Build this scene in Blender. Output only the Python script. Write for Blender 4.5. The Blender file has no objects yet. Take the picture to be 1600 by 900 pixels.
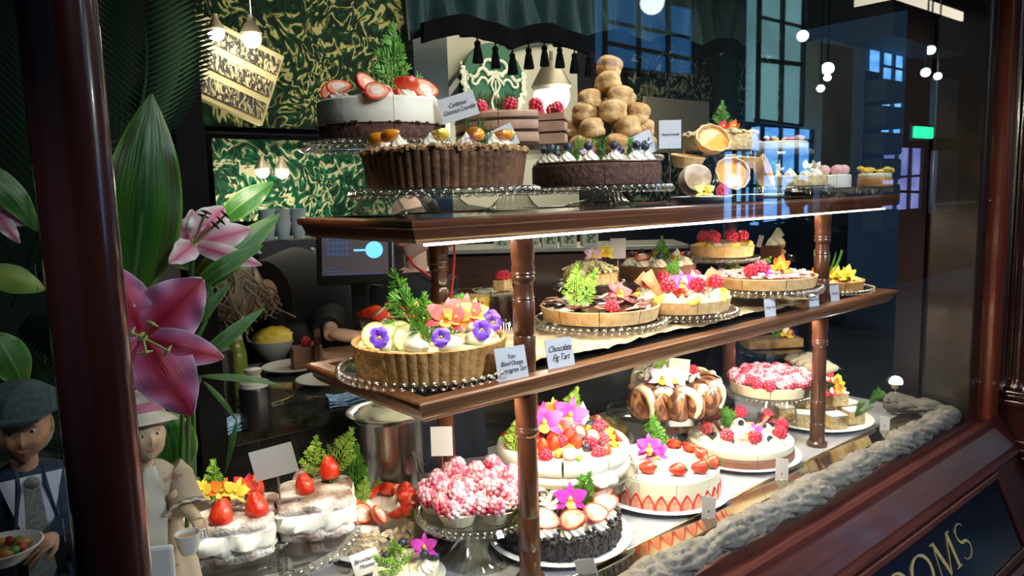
import bpy, math, random
from mathutils import Vector, Matrix, noise
PI = math.pi; R = math.radians
sc = bpy.context.scene
COL = sc.collection
random.seed(7)

# ------------------------------------------------------------------ camera, world, lights, exposure
EYE = Vector((0, 0, 1.45)); FPX = 1164.0
CX = Vector((0.7631, -0.6459, -0.0265)); CY = Vector((-0.1032, -0.0809, -0.9914)); CZ = Vector((0.6379, 0.7591, -0.1284))
_x = CX.normalized(); _z = (CZ - _x * CZ.dot(_x)).normalized(); _y = _z.cross(_x)   # right, forward, down
cam_d = bpy.data.cameras.new('camera'); cam = bpy.data.objects.new('camera', cam_d); COL.objects.link(cam)
cam_d.sensor_width = 36; cam_d.lens = FPX / 1600 * 36; cam_d.clip_start = 0.02; cam_d.clip_end = 100
m = Matrix((( _x.x, -_y.x, -_z.x, EYE.x), (_x.y, -_y.y, -_z.y, EYE.y), (_x.z, -_y.z, -_z.z, EYE.z), (0, 0, 0, 1)))
cam.matrix_world = m
sc.camera = cam
sc.view_settings.view_transform = 'Standard'; sc.view_settings.look = 'None'
sc.view_settings.gamma = 1; sc.view_settings.use_curve_mapping = False
sc.view_settings.exposure = 0.0
sc.cycles.transparent_max_bounces = 32; sc.cycles.max_bounces = 10
sc.cycles.caustics_reflective = False; sc.cycles.caustics_refractive = False
sc.cycles.sample_clamp_indirect = 4; sc.cycles.use_denoising = True
w = bpy.data.worlds.new('world'); sc.world = w; w.use_nodes = True
w.node_tree.nodes['Background'].inputs[0].default_value = (0.10, 0.22, 0.40, 1)
w.node_tree.nodes['Background'].inputs[1].default_value = 0.10

def lamp(name, kind, loc, power, col=(1, .86, .66), target=None, **kw):
    d = bpy.data.lights.new(name, kind); o = bpy.data.objects.new(name, d); COL.objects.link(o)
    o.location = loc; d.energy = power; d.color = col
    for k, v in kw.items(): setattr(d, k, v)
    if target is not None:
        o.rotation_euler = (Vector(target) - Vector(loc)).to_track_quat('-Z', 'Y').to_euler()
    return o
WARM = (1, .86, .64)
# LED strips on the undersides of the two stand shelves, at their front edge, thrown inwards
lamp('led_under_middle', 'AREA', (1.70, 1.185, 1.024), 21, WARM, (1.70, 1.20, .60), shape='RECTANGLE', size=1.9, size_y=.03)
lamp('led_under_top', 'AREA', (1.70, 1.185, 1.352), 12, WARM, (1.70, 1.17, 1.075), shape='RECTANGLE', size=1.9, size_y=.03)
# downlights in the ceiling of the window bay, plus an added front fill
lamp('bay_spot', 'SPOT', (.42, 1.22, 2.35), 150, WARM, (.62, 1.56, .70), spot_size=R(30), spot_blend=.6, shadow_soft_size=.05)
lamp('bay_spot', 'SPOT', (1.5, 1.75, 2.5), 26, (1, .9, .72), (1.4, 1.35, 1.45), spot_size=R(75), spot_blend=.8, shadow_soft_size=.08)
lamp('bay_fill', 'AREA', (1.6, .93, 2.25), 15, (.98, .94, .84), (1.4, 1.4, 1.3), shape='RECTANGLE', size=2.2, size_y=.2)  # extra fill brightening the fronts and cards of the top tier, no real fitting
# the room behind
lamp('room_light', 'AREA', (3.3, 3.2, 2.98), 46, (1, .9, .7), (2.9, 3.9, 1.6), shape='RECTANGLE', size=2.6, size_y=.8)
lamp('counter_light', 'SPOT', (1.1, 2.1, 2.6), 12, (1, .88, .66), (1.35, 2.62, 1.05), spot_size=R(50), spot_blend=.7, shadow_soft_size=.1)
# the arcade outside: cool evening light, then added fills from the street side
lamp('arcade_light', 'AREA', (3.5, -1.6, 3.6), 3, (.45, .66, 1.0), (2.2, .8, .8), shape='RECTANGLE', size=4, size_y=1)
lamp('street_fill', 'AREA', (1.7, -1.8, 3.0), 20, (.80, .88, 1.0), (1.65, 1.1, 1.1), shape='RECTANGLE', size=.8, size_y=.4, spread=R(50))  # added fill that brightens cards and cake fronts, stands for no street lamp
lamp('lily_light', 'SPOT', (-.35, .45, 1.9), 7.5, (.95, .9, 1.0), (.27, 1.1, 1.15), spot_size=R(24), spot_blend=.7, shadow_soft_size=.06)  # added spot that brightens the lily and the dolls

def _ray(px, py):
    return _x * (px - 800) + _y * (py - 450) + _z * FPX
def pz(px, py, z):          # the point of height z seen at a pixel of the 1600x900 photograph
    d = _ray(px, py); return EYE + d * ((z - EYE.z) / d.z)
def pY(px, py, Y):          # the point of depth Y seen there
    d = _ray(px, py); return EYE + d * (Y / d.y)

# ------------------------------------------------------------------ materials
MATS = {}
def _node(nt, t, **kw):
    n = nt.nodes.new(t)
    for k, v in kw.items():
        if k in n.inputs: n.inputs[k].default_value = v
        else: setattr(n, k, v)
    return n
def rgba(c): return (c[0], c[1], c[2], 1)
def M(name, c=(.8, .8, .8), rough=.5, c2=None, scale=30, lo=.4, hi=.6, bump=0, bscale=None, metal=0, coat=0, sss=0, emit=0,
      stretch=None, spec=.5, detail=4, c3=None, dist=0, trans=0):
    if name in MATS: return MATS[name]
    mt = bpy.data.materials.new(name); mt.use_nodes = True; nt = mt.node_tree; b = nt.nodes['Principled BSDF']
    b.inputs['Base Color'].default_value = rgba(c); b.inputs['Roughness'].default_value = rough
    b.inputs['Metallic'].default_value = metal; b.inputs['Specular IOR Level'].default_value = spec
    b.inputs['Coat Weight'].default_value = coat; b.inputs['Coat Roughness'].default_value = .08
    if sss:
        b.inputs['Subsurface Weight'].default_value = sss; b.inputs['Subsurface Radius'].default_value = (.01, .006, .004)
        b.inputs['Subsurface Scale'].default_value = .5
    if emit:
        b.inputs['Emission Color'].default_value = rgba(c); b.inputs['Emission Strength'].default_value = emit
    if trans: b.inputs['Transmission Weight'].default_value = trans
    tc = _node(nt, 'ShaderNodeTexCoord'); mp = _node(nt, 'ShaderNodeMapping')
    nt.links.new(tc.outputs['Object'], mp.inputs['Vector'])
    if stretch: mp.inputs['Scale'].default_value = stretch
    if c2 is not None:
        nz = _node(nt, 'ShaderNodeTexNoise', Scale=scale, Detail=detail, Distortion=dist)
        rp = _node(nt, 'ShaderNodeValToRGB'); e = rp.color_ramp.elements
        e[0].position = lo; e[0].color = rgba(c); e[1].position = hi; e[1].color = rgba(c2)
        if c3 is not None:
            q = e.new(min(.99, hi + .12)); q.color = rgba(c3)
        nt.links.new(mp.outputs[0], nz.inputs['Vector']); nt.links.new(nz.outputs['Fac'], rp.inputs[0])
        nt.links.new(rp.outputs[0], b.inputs['Base Color'])
        if emit: nt.links.new(rp.outputs[0], b.inputs['Emission Color'])
    if bump:
        n2 = _node(nt, 'ShaderNodeTexNoise', Scale=bscale or scale, Detail=5); bp = _node(nt, 'ShaderNodeBump', Strength=bump, Distance=.01)
        nt.links.new(mp.outputs[0], n2.inputs['Vector']); nt.links.new(n2.outputs['Fac'], bp.inputs['Height'])
        nt.links.new(bp.outputs[0], b.inputs['Normal'])
    MATS[name] = mt; return mt

def M_glass(name, tint, ior=1.5, rough=.02, edge=0, base=0):
    """thin clear glass: what passes straight through and what the surface mirrors, by Fresnel"""
    if name in MATS: return MATS[name]
    mt = bpy.data.materials.new(name); mt.use_nodes = True; nt = mt.node_tree; nt.nodes.clear()
    out = _node(nt, 'ShaderNodeOutputMaterial'); tr = _node(nt, 'ShaderNodeBsdfTransparent'); gl = _node(nt, 'ShaderNodeBsdfGlossy', Roughness=rough)
    tr.inputs[0].default_value = rgba(tint); gl.inputs[0].default_value = (1, 1, 1, 1)
    fr = _node(nt, 'ShaderNodeFresnel', IOR=ior); mx = _node(nt, 'ShaderNodeMixShader')
    ge = _node(nt, 'ShaderNodeNewGeometry'); mi = _node(nt, 'ShaderNodeMath', operation='MULTIPLY_ADD'); mi.inputs[1].default_value = 1 / ior - ior; mi.inputs[2].default_value = ior
    nt.links.new(ge.outputs['Backfacing'], mi.inputs[0]); nt.links.new(mi.outputs[0], fr.inputs['IOR'])
    if edge:
        lw = _node(nt, 'ShaderNodeLayerWeight', Blend=edge); ad = _node(nt, 'ShaderNodeMath', operation='MAXIMUM')
        mu = _node(nt, 'ShaderNodeMath', operation='MULTIPLY_ADD'); mu.inputs[1].default_value = .75; mu.inputs[2].default_value = base
        nt.links.new(lw.outputs['Facing'], mu.inputs[0]); nt.links.new(mu.outputs[0], ad.inputs[1]); nt.links.new(fr.outputs[0], ad.inputs[0])
        nt.links.new(ad.outputs[0], mx.inputs[0])
    else: nt.links.new(fr.outputs[0], mx.inputs[0])
    nt.links.new(tr.outputs[0], mx.inputs[1]); nt.links.new(gl.outputs[0], mx.inputs[2]); nt.links.new(mx.outputs[0], out.inputs[0])
    MATS[name] = mt; return mt

def M_uv(name, stops, rough=.4, axis=1, streak=.15, sss=.1, sscale=(6, 60, 1), bump=.0):
    """petals and leaves: colour runs across the blade (uv.y = 0 midrib .. 1 edge) or along it (uv.x)"""
    if name in MATS: return MATS[name]
    mt = bpy.data.materials.new(name); mt.use_nodes = True; nt = mt.node_tree; b = nt.nodes['Principled BSDF']
    b.inputs['Roughness'].default_value = rough; b.inputs['Subsurface Weight'].default_value = sss; b.inputs['Subsurface Scale'].default_value = .01
    tc = _node(nt, 'ShaderNodeTexCoord'); sp = _node(nt, 'ShaderNodeSeparateXYZ'); nt.links.new(tc.outputs['UV'], sp.inputs[0])
    mp = _node(nt, 'ShaderNodeMapping'); mp.inputs['Scale'].default_value = sscale; nt.links.new(tc.outputs['UV'], mp.inputs[0])
    nz = _node(nt, 'ShaderNodeTexNoise', Scale=1.0, Detail=3); nt.links.new(mp.outputs[0], nz.inputs['Vector'])
    ma = _node(nt, 'ShaderNodeMath', operation='MULTIPLY_ADD'); ma.inputs[1].default_value = streak * 2
    sb = _node(nt, 'ShaderNodeMath', operation='SUBTRACT'); sb.inputs[1].default_value = streak
    nt.links.new(nz.outputs['Fac'], ma.inputs[0]); nt.links.new(sp.outputs[axis], ma.inputs[2]); nt.links.new(ma.outputs[0], sb.inputs[0])
    rp = _node(nt, 'ShaderNodeValToRGB'); e = rp.color_ramp.elements
    e[0].position = stops[0][0]; e[0].color = rgba(stops[0][1]); e[1].position = stops[-1][0]; e[1].color = rgba(stops[-1][1])
    for p, c in stops[1:-1]: q = e.new(p); q.color = rgba(c)
    nt.links.new(sb.outputs[0], rp.inputs[0]); nt.links.new(rp.outputs[0], b.inputs['Base Color'])
    if bump:
        bp = _node(nt, 'ShaderNodeBump', Strength=bump, Distance=.004); nt.links.new(nz.outputs['Fac'], bp.inputs['Height']); nt.links.new(bp.outputs[0], b.inputs['Normal'])
    MATS[name] = mt; return mt

def M_paper(name, cream, green, dark, scale=6.5):
    """damask wallpaper: curling leaf shapes of two greens on cream"""
    if name in MATS: return MATS[name]
    mt = bpy.data.materials.new(name); mt.use_nodes = True; nt = mt.node_tree; b = nt.nodes['Principled BSDF']; b.inputs['Roughness'].default_value = .7; b.inputs['Specular IOR Level'].default_value = .2
    tc = _node(nt, 'ShaderNodeTexCoord'); nz = _node(nt, 'ShaderNodeTexNoise', Scale=scale, Detail=1.5, Distortion=2.6)
    nt.links.new(tc.outputs['Object'], nz.inputs['Vector'])
    vo = _node(nt, 'ShaderNodeTexVoronoi', Scale=scale * 1.5, feature='DISTANCE_TO_EDGE')
    mixv = _node(nt, 'ShaderNodeMixRGB', blend_type='ADD'); mixv.inputs[0].default_value = .35
    nt.links.new(tc.outputs['Object'], mixv.inputs[1]); nt.links.new(nz.outputs['Color'], mixv.inputs[2]); nt.links.new(mixv.outputs[0], vo.inputs['Vector'])
    wv = _node(nt, 'ShaderNodeTexWave', Scale=scale * .55, Distortion=9.0, Detail=2.0); wv.wave_type = 'RINGS'
    nt.links.new(mixv.outputs[0], wv.inputs['Vector'])
    r1 = _node(nt, 'ShaderNodeValToRGB'); r1.color_ramp.interpolation = 'LINEAR'
    e = r1.color_ramp.elements; e[0].position = .36; e[0].color = rgba(dark); e[1].position = .86; e[1].color = rgba(cream)
    q = e.new(.44); q.color = rgba(green); q = e.new(.80); q.color = rgba(green)
    nt.links.new(wv.outputs['Fac'], r1.inputs[0])
    r2 = _node(nt, 'ShaderNodeValToRGB'); e = r2.color_ramp.elements; e[0].position = .03; e[0].color = rgba(dark); e[1].position = .10; e[1].color = (1, 1, 1, 1)
    nt.links.new(vo.outputs['Distance'], r2.inputs[0])
    mu = _node(nt, 'ShaderNodeMixRGB', blend_type='MULTIPLY'); mu.inputs[0].default_value = .8
    nt.links.new(r1.outputs[0], mu.inputs[1]); nt.links.new(r2.outputs[0], mu.inputs[2]); nt.links.new(mu.outputs[0], b.inputs['Base Color'])
    MATS[name] = mt; return mt

wood = M('mahogany', (.066, .020, .009), .30, (.135, .042, .018), scale=9, lo=.3, hi=.75, stretch=(.6, 6, 14), coat=.6, bump=.05)
wood2 = M('walnut_shelf', (.085, .032, .012), .33, (.23, .092, .038), scale=10, lo=.3, hi=.72, stretch=(.5, 7, 14), coat=.35, bump=.05)
darkwood = M('dark_varnished_wood', (.030, .008, .008), .22, (.060, .015, .012), scale=8, lo=.3, hi=.7, stretch=(4, 4, .6), coat=.8)
black = M('black_lacquer', (.006, .006, .007), .25, coat=.3)
blackmatte = M('black_cloth', (.008, .008, .010), .8)
bchrome = M('chrome', (.8, .8, .78), .12, metal=1)
steel = M('brushed_steel', (.55, .53, .50), .24, metal=1, c2=(.7, .68, .64), scale=30, stretch=(1, 1, .05), lo=.3, hi=.7)
brass = M('polished_brass', (.95, .72, .32), .14, metal=1)
cream = M('whipped_cream', (.86, .83, .68), .45, sss=.15, bump=.1, bscale=60)
white = M('white_glaze', (.82, .81, .78), .25, coat=.4)
paperm = M('white_card', (.86, .87, .90), .6)
ink = M('black_ink', (.02, .02, .03), .6)
glassm = M_glass('clear_pressed_glass', (.965, .97, .95), 1.5, .05, edge=.36, base=.06)
jugglass = M_glass('jug_glass', (.96, .97, .96), 1.5, .04, edge=.35, base=.02)
pane = M_glass('window_glass', (.98, .99, .985), 1.5, 0.0)
sleeve = M_glass('plastic_sleeve', (.985, .985, .99), 1.30, .12, edge=.2, base=.02)
raspm = M('raspberry', (.50, .012, .035), .38, (.68, .05, .09), scale=120, sss=.1, coat=.2)
raspdust = M('sugar_dusted_raspberry', (.46, .025, .08), .65, (.90, .68, .72), scale=24, lo=.40, hi=.64, detail=1)
strawm = M('strawberry_skin', (.62, .02, .010), .25, (.75, .09, .02), scale=40, coat=.4, bump=.35, bscale=170)
strawin = M('strawberry_flesh', (.85, .22, .12), .35, (.93, .58, .42), scale=60, lo=.35, hi=.65)
strawcore = M('strawberry_core', (.93, .66, .52), .4, (.95, .80, .70), scale=90)
bluem = M('blueberry', (.010, .011, .028), .4, (.05, .06, .11), scale=60)
leafm = M('fern_green', (.04, .16, .010), .5, (.11, .32, .03), scale=50)
leafy = M('bright_fern_green', (.16, .36, .03), .5, (.38, .60, .10), scale=50)
leafd = M('rosemary_green', (.03, .10, .02), .5, (.08, .20, .05), scale=50)
calyx = M('calyx_green', (.10, .28, .03), .5)
crust = M('baked_crust', (.42, .19, .055), .6, (.68, .38, .13), scale=26, lo=.3, hi=.7, bump=.5, bscale=60)
crustdark = M('cocoa_crust', (.09, .038, .018), .55, (.19, .085, .035), scale=22, lo=.3, hi=.7, bump=.4, bscale=60)
pastry = M('pale_pastry', (.62, .36, .14), .6, (.80, .56, .28), scale=40, lo=.35, hi=.7, bump=.25, bscale=80)
crumb = M('crumble_topping', (.28, .13, .045), .8, (.60, .38, .17), scale=60, bump=.8, bscale=90)
choc = M('chocolate', (.035, .012, .007), .3, (.06, .022, .012), scale=30, coat=.4)
chocsp = M('chocolate_sponge', (.055, .022, .014), .8, (.11, .048, .030), scale=90, bump=.5)
chocmousse = M('chocolate_mousse', (.42, .25, .16), .6, (.50, .31, .21), scale=30, bump=.1)
blackcrumb = M('black_chocolate_crumb', (.012, .010, .014), .45, (.05, .045, .055), scale=60, lo=.45, hi=.65, bump=1.0, bscale=45)
mousse = M('white_mousse', (.84, .82, .72), .5, (.80, .76, .64), scale=14, bump=.15, bscale=25, sss=.1)
ivory = M('ivory_cheesecake', (.86, .76, .50), .5, (.90, .82, .60), scale=12, sss=.1)
sugar = M('icing_sugar', (.90, .88, .84), .9, (.50, .36, .25), scale=28, lo=.50, hi=.80, bump=.4, bscale=120)
sponge = M('sponge', (.62, .42, .16), .85, (.80, .62, .32), scale=90, bump=.6)
yellowm = M('mango_yellow', (.85, .52, .03), .3, (.92, .70, .12), scale=40, coat=.3)
orangem = M('mandarin_orange', (.90, .24, .01), .25, (.93, .36, .02), scale=60, coat=.5)
redjam = M('red_berry_jam', (.20, .008, .010), .15, (.34, .02, .02), scale=50, coat=.6, bump=.4)
custard = M('caramelised_custard', (.75, .36, .05), .3, (.20, .06, .015), scale=22, lo=.5, hi=.68, coat=.4)
lemonflesh = M('lemon_slice', (.85, .80, .42), .3, (.92, .90, .68), scale=80, coat=.4)
pinkm = M('pink_cream', (.85, .48, .50), .5)
skin = M('skin', (.62, .36, .25), .5, (.68, .42, .30), scale=14, sss=.15)
violet = M_uv('violet_petal', [(0, (.75, .65, .05)), (.12, (.05, .01, .12)), (.35, (.10, .02, .45)), (1, (.16, .05, .62))], axis=0)
purpet = M_uv('magenta_petal', [(0, (.85, .6, .75)), (.16, (.55, .05, .42)), (1, (.45, .02, .36))], axis=0)
lilacpet = M_uv('lilac_petal', [(0, (.95, .9, .95)), (.35, (.86, .66, .88)), (1, (.70, .32, .72))], axis=0)
redpet = M_uv('coral_petal', [(0, (.85, .50, .06)), (.25, (.75, .09, .05)), (1, (.66, .03, .09))], axis=0)
orpet = M_uv('orange_petal', [(0, (.85, .60, .05)), (.4, (.85, .26, .02)), (1, (.80, .10, .02))], axis=0)
yelpet = M_uv('yellow_petal', [(0, (.85, .6, .05)), (1, (.92, .80, .12))], axis=0)
whpet = M_uv('white_petal', [(0, (.85, .85, .6)), (1, (.93, .90, .85))], axis=0)

# ------------------------------------------------------------------ mesh builder
class G:
    def __init__(s): s.v = []; s.f = []; s.m = []; s.uv = []
    def add(s, vs, fs, m=0, T=None, uv=None):
        k = len(s.v)
        for i, p in enumerate(vs):
            p = Vector(p)
            s.v.append(T @ p if T is not None else p); s.uv.append(uv[i] if uv else (0, 0))
        for q in fs: s.f.append(tuple(i + k for i in q)); s.m.append(m)
        return s
    def box(s, c, d, m=0, rz=0, T=None):
        x, y, z = d[0] / 2, d[1] / 2, d[2] / 2
        vs = [(a * x, b * y, e * z) for a in (-1, 1) for b in (-1, 1) for e in (-1, 1)]
        t = Matrix.Translation(c) @ Matrix.Rotation(rz, 4, 'Z')
        if T is not None: t = T @ t
        return s.add(vs, [(0, 1, 3, 2), (4, 6, 7, 5), (0, 4, 5, 1), (2, 3, 7, 6), (0, 2, 6, 4), (1, 5, 7, 3)], m, t)
    def lathe(s, prof, n=48, fr=None, m=0, T=None, mf=None, a0=0, a1=2 * PI):
        full = abs(a1 - a0 - 2 * PI) < 1e-6; k = len(prof); vs = []; fs = []
        nn = n if full else n + 1
        for j in range(nn):
            a = a0 + (a1 - a0) * j / n
            for i, (r, z) in enumerate(prof):
                rr = r * (fr(a, i, z) if fr else 1); vs.append((rr * math.cos(a), rr * math.sin(a), z))
        base = len(s.f)
        for j in range(n):
            j2 = (j + 1) % nn
            for i in range(k - 1):
                if prof[i][0] < 1e-7 and prof[i + 1][0] < 1e-7: continue
                if prof[i][0] < 1e-7: fs.append((j * k + i, j2 * k + i + 1, j * k + i + 1))
                elif prof[i + 1][0] < 1e-7: fs.append((j * k + i, j2 * k + i, j * k + i + 1))
                else: fs.append((j * k + i, j2 * k + i, j2 * k + i + 1, j * k + i + 1))
        s.add(vs, fs, m, T)
        if mf:
            per = [i for i in range(k - 1)]
            c = 0
            for j in range(n):
                for i in per: s.m[base + c] = mf[i]; c += 1
        return s
    def tube(s, pts, r, n=8, m=0, T=None, cap=True):
        pts = [Vector(p) for p in pts]; k = len(pts); vs = []; fs = []
        up = Vector((0, 0, 1)); prev = None
        for i, p in enumerate(pts):
            t = (pts[min(i + 1, k - 1)] - pts[max(i - 1, 0)]).normalized()
            if prev is None:
                a = t.cross(up)
                if a.length < 1e-3: a = t.cross(Vector((1, 0, 0)))
            else: a = prev - t * prev.dot(t)
            a.normalize(); prev = a; b = t.cross(a)
            rr = r(i / (k - 1)) if callable(r) else r
            for j in range(n):
                q = 2 * PI * j / n; vs.append(p + a * math.cos(q) * rr + b * math.sin(q) * rr)
        for i in range(k - 1):
            for j in range(n):
                j2 = (j + 1) % n; fs.append((i * n + j, i * n + j2, (i + 1) * n + j2, (i + 1) * n + j))
        if cap: fs.append(tuple(range(n))[::-1]); fs.append(tuple((k - 1) * n + j for j in range(n)))
        return s.add(vs, fs, m, T)
    def ball(s, c, r, nu=12, nv=8, m=0, T=None, fn=None):
        vs = []; fs = []; rx, ry, rz = (r, r, r) if not isinstance(r, (tuple, list)) else r
        for i in range(nv + 1):
            th = PI * i / nv
            for j in range(nu):
                ph = 2 * PI * j / nu
                d = Vector((math.sin(th) * math.cos(ph), math.sin(th) * math.sin(ph), math.cos(th)))
                q = fn(d) if fn else 1
                p = Vector((d.x * rx, d.y * ry, d.z * rz)) * q if not isinstance(q, Vector) else q
                vs.append(p + Vector(c))
        for i in range(nv):
            for j in range(nu):
                j2 = (j + 1) % nu
                a, b, cc, d = i * nu + j, (i + 1) * nu + j, (i + 1) * nu + j2, i * nu + j2
                if i == 0: fs.append((a, b, cc))
                elif i == nv - 1: fs.append((a, b, d))
                else: fs.append((a, b, cc, d))
        return s.add(vs, fs, m, T)
    def sheet(s, fn, nu=10, nv=6, th=.001, m=0, T=None, m2=None):
        """fn(u 0..1, v -1..1) -> point; a blade with real thickness"""
        P = [[Vector(fn(i / nu, -1 + 2 * j / nv)) for j in range(nv + 1)] for i in range(nu + 1)]
        top = []; bot = []; uv = []
        for i in range(nu + 1):
            for j in range(nv + 1):
                du = P[min(i + 1, nu)][j] - P[max(i - 1, 0)][j]; dv = P[i][min(j + 1, nv)] - P[i][max(j - 1, 0)]
                n = du.cross(dv)
                if n.length < 1e-9:
                    ii = min(max(i, 1), nu - 1); n = (P[ii + 1][j] - P[ii - 1][j]).cross(P[ii][min(j + 1, nv)] - P[ii][max(j - 1, 0)])
                if n.length > 0: n.normalize()
                top.append(P[i][j] + n * th / 2); bot.append(P[i][j] - n * th / 2); uv.append((i / nu, abs(-1 + 2 * j / nv)))
        N = len(top); w = nv + 1; f1 = []; f2 = []
        for i in range(nu):
            for j in range(nv):
                a = i * w + j; f1.append((a, a + w, a + w + 1, a + 1)); f2.append((N + a, N + a + 1, N + a + w + 1, N + a + w))
        ed = [(i * w, (i + 1) * w) for i in range(nu)] + [((i + 1) * w + nv, i * w + nv) for i in range(nu)]
        ed += [(j + 1, j) for j in range(nv)] + [(nu * w + j, nu * w + j + 1) for j in range(nv)]
        f2 += [(a, N + a, N + b, b) for a, b in ed]
        s.add(top + bot, f1 + f2, m, T, uv + uv)
        return s
    def mesh(s, name, mats, smooth=True):
        me = bpy.data.meshes.new(name); me.from_pydata([tuple(v) for v in s.v], [], s.f)
        for mm in (mats if isinstance(mats, (list, tuple)) else [mats]): me.materials.append(mm)
        me.polygons.foreach_set('material_index', s.m)
        me.polygons.foreach_set('use_smooth', [bool(smooth)] * len(s.f))
        if any(u != (0, 0) for u in s.uv):
            lay = me.uv_layers.new(name='uv'); buf = []
            for f in s.f:
                for i in f: buf += list(s.uv[i])
            lay.data.foreach_set('uv', buf)
        me.update()
        if smooth and hasattr(me, 'set_sharp_from_angle'): me.set_sharp_from_angle(angle=R(42 if smooth is True else smooth))
        return me
    def build(s, name, mats, parent=None, loc=(0, 0, 0), rot=(0, 0, 0), smooth=True, bevel=0):
        return put(s.mesh(name, mats, smooth), name, parent, loc, rot, bevel=bevel)

def put(me, name, parent=None, loc=(0, 0, 0), rot=(0, 0, 0), scale=1, bevel=0):
    o = bpy.data.objects.new(name, me); COL.objects.link(o)
    o.location = loc; o.rotation_euler = rot
    o.scale = (scale,) * 3 if not isinstance(scale, (tuple, list)) else scale
    if parent is not None: o.parent = parent
    if bevel:
        b = o.modifiers.new('bevel', 'BEVEL'); b.width = bevel; b.segments = 2; b.limit_method = 'ANGLE'
    return o
def thing(name, label, cat, loc=(0, 0, 0), rz=0, group=None):
    o = bpy.data.objects.new(name, None); COL.objects.link(o); o.location = loc; o.rotation_euler = (0, 0, rz); o.empty_display_size = .02
    return tag(o, label, cat, group)
def tag(o, label, cat, group=None, kind=None):
    o['label'] = label; o['category'] = cat
    if group: o['group'] = group
    if kind: o['kind'] = kind
    return o
def struct(o): o['kind'] = 'structure'; return o
def smoothstep(x): x = max(0, min(1, x)); return x * x * (3 - 2 * x)
def blade(g, base, tip, facing, W, bow=0, fold=0, curl=0, th=.0012, nu=12, nv=6, prof=None, m=0, wave=0):
    base = Vector(base); a = Vector(tip) - base; n = Vector(facing); n = (n - a.normalized() * n.dot(a.normalized())).normalized(); sd = a.normalized().cross(n)
    prof = prof or (lambda u: math.sin(PI * u ** .8) ** .8 if 0 < u < 1 else 0.02)
    L = a.length
    def fn(u, v):
        w = W / 2 * max(prof(u), .02)
        return base + a * u + sd * (v * w) + n * (bow * L * math.sin(PI * u) - fold * (1 - abs(v)) * w - curl * L * u ** 3 + wave * W * math.sin(u * 17 + v * 2) * v * v * .2)
    return g.sheet(fn, nu, nv, th, m)

# ------------------------------------------------------------------ small food meshes, shared by all copies
LIB = {}
def lib(name, fn):
    if name not in LIB: LIB[name] = fn()
    return LIB[name]
def rasp_mesh(mat, key):
    def mk():
        g = G(); g.ball((0, 0, .0105), (.0108, .0108, .0118), 10, 7)
        rows = [(-.5, 7), (.0, 8), (.5, 7), (.86, 4), (1, 1)]
        for zz, n in rows:
            rr = math.sqrt(max(0, 1 - zz * zz))
            for k in range(n):
                a = 2 * PI * (k + .5 * (n % 2)) / n
                g.ball((.0108 * rr * math.cos(a), .0108 * rr * math.sin(a), .0105 + .0118 * zz), .0046, 7, 5)
        return g.mesh('raspberry', mat)
    return lib(key, mk)
def raspberry(parent, loc, s=1.0, dusted=False, name='raspberry'):
    me = rasp_mesh(raspdust, 'rd') if dusted else rasp_mesh(raspm, 'rf')
    return put(me, name, parent, loc, (random.uniform(-.5, .5), random.uniform(-.5, .5), random.uniform(0, 6)), s)
def straw_mesh():
    g = G(); prof = [(0, 0), (.006, .001), (.011, .008), (.0155, .018), (.0175, .028), (.016, .036), (.010, .041), (0, .042)]
    g.lathe(prof, 16, lambda a, i, z: 1 + .05 * math.sin(3 * a)); return g.mesh('strawberry', strawm)
def calyx_mesh():
    g = G()
    for k in range(7):
        a = 2 * PI * k / 7
        blade(g, (0, 0, .041), (.017 * math.cos(a), .017 * math.sin(a), .038 + .006 * (k % 2)), (0, 0, 1), .007, bow=.25, nu=4, nv=2, th=.0006)
    g.tube([(0, 0, .041), (.001, 0, .050)], .0012, 5); return g.mesh('calyx', calyx)
def strawberry(parent, loc, s=1.0, rot=(PI, 0, 0), leafy_top=True):
    o = put(lib('sw', straw_mesh), 'strawberry', parent, loc, rot, s)
    if leafy_top: put(lib('cx', calyx_mesh), 'calyx', o)
    return o
def half_mesh():           # half strawberry: round skin side down, cut face up (local z up, tip towards +x)
    g = G(); N = 18; L = .042
    def out(t):            # outline of the berry, blunt end at -x
        a = 2 * PI * t; x = math.cos(a); y = math.sin(a)
        return Vector((x * L * .5 , y * .0165 * (1 - .28 * x) , 0))
    ring = [out(k / N) for k in range(N)]
    vs = [p for p in ring] + [p * .82 + Vector((0, 0, -.008)) for p in ring] + [p * .42 + Vector((0, 0, -.0125)) for p in ring] + [Vector((0, 0, -.0135))]
    fs = []
    for q in range(2):
        for k in range(N): k2 = (k + 1) % N; fs.append((q * N + k, (q + 1) * N + k, (q + 1) * N + k2, q * N + k2))
    for k in range(N): fs.append((2 * N + k, 3 * N, 2 * N + (k + 1) % N))
    g.add(vs, fs, 0)
    for q, (a, b, mi) in enumerate(((1, .84, 0), (.84, .5, 1), (.5, 0, 2))):
        vs = [p * a + Vector((0, 0, .0008 * q)) for p in ring] + [p * b + Vector((0, 0, .0008 * (q + 1))) for p in ring]
        g.add(vs, [(k, (k + 1) % N, N + (k + 1) % N, N + k) for k in range(N)], mi)
    return g.mesh('strawberry_half', [strawm, strawin, strawcore])
def halfberry(parent, loc, s=1.0, rot=(0, 0, 0)): return put(lib('sh', half_mesh), 'strawberry_half', parent, loc, rot, s)
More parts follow.
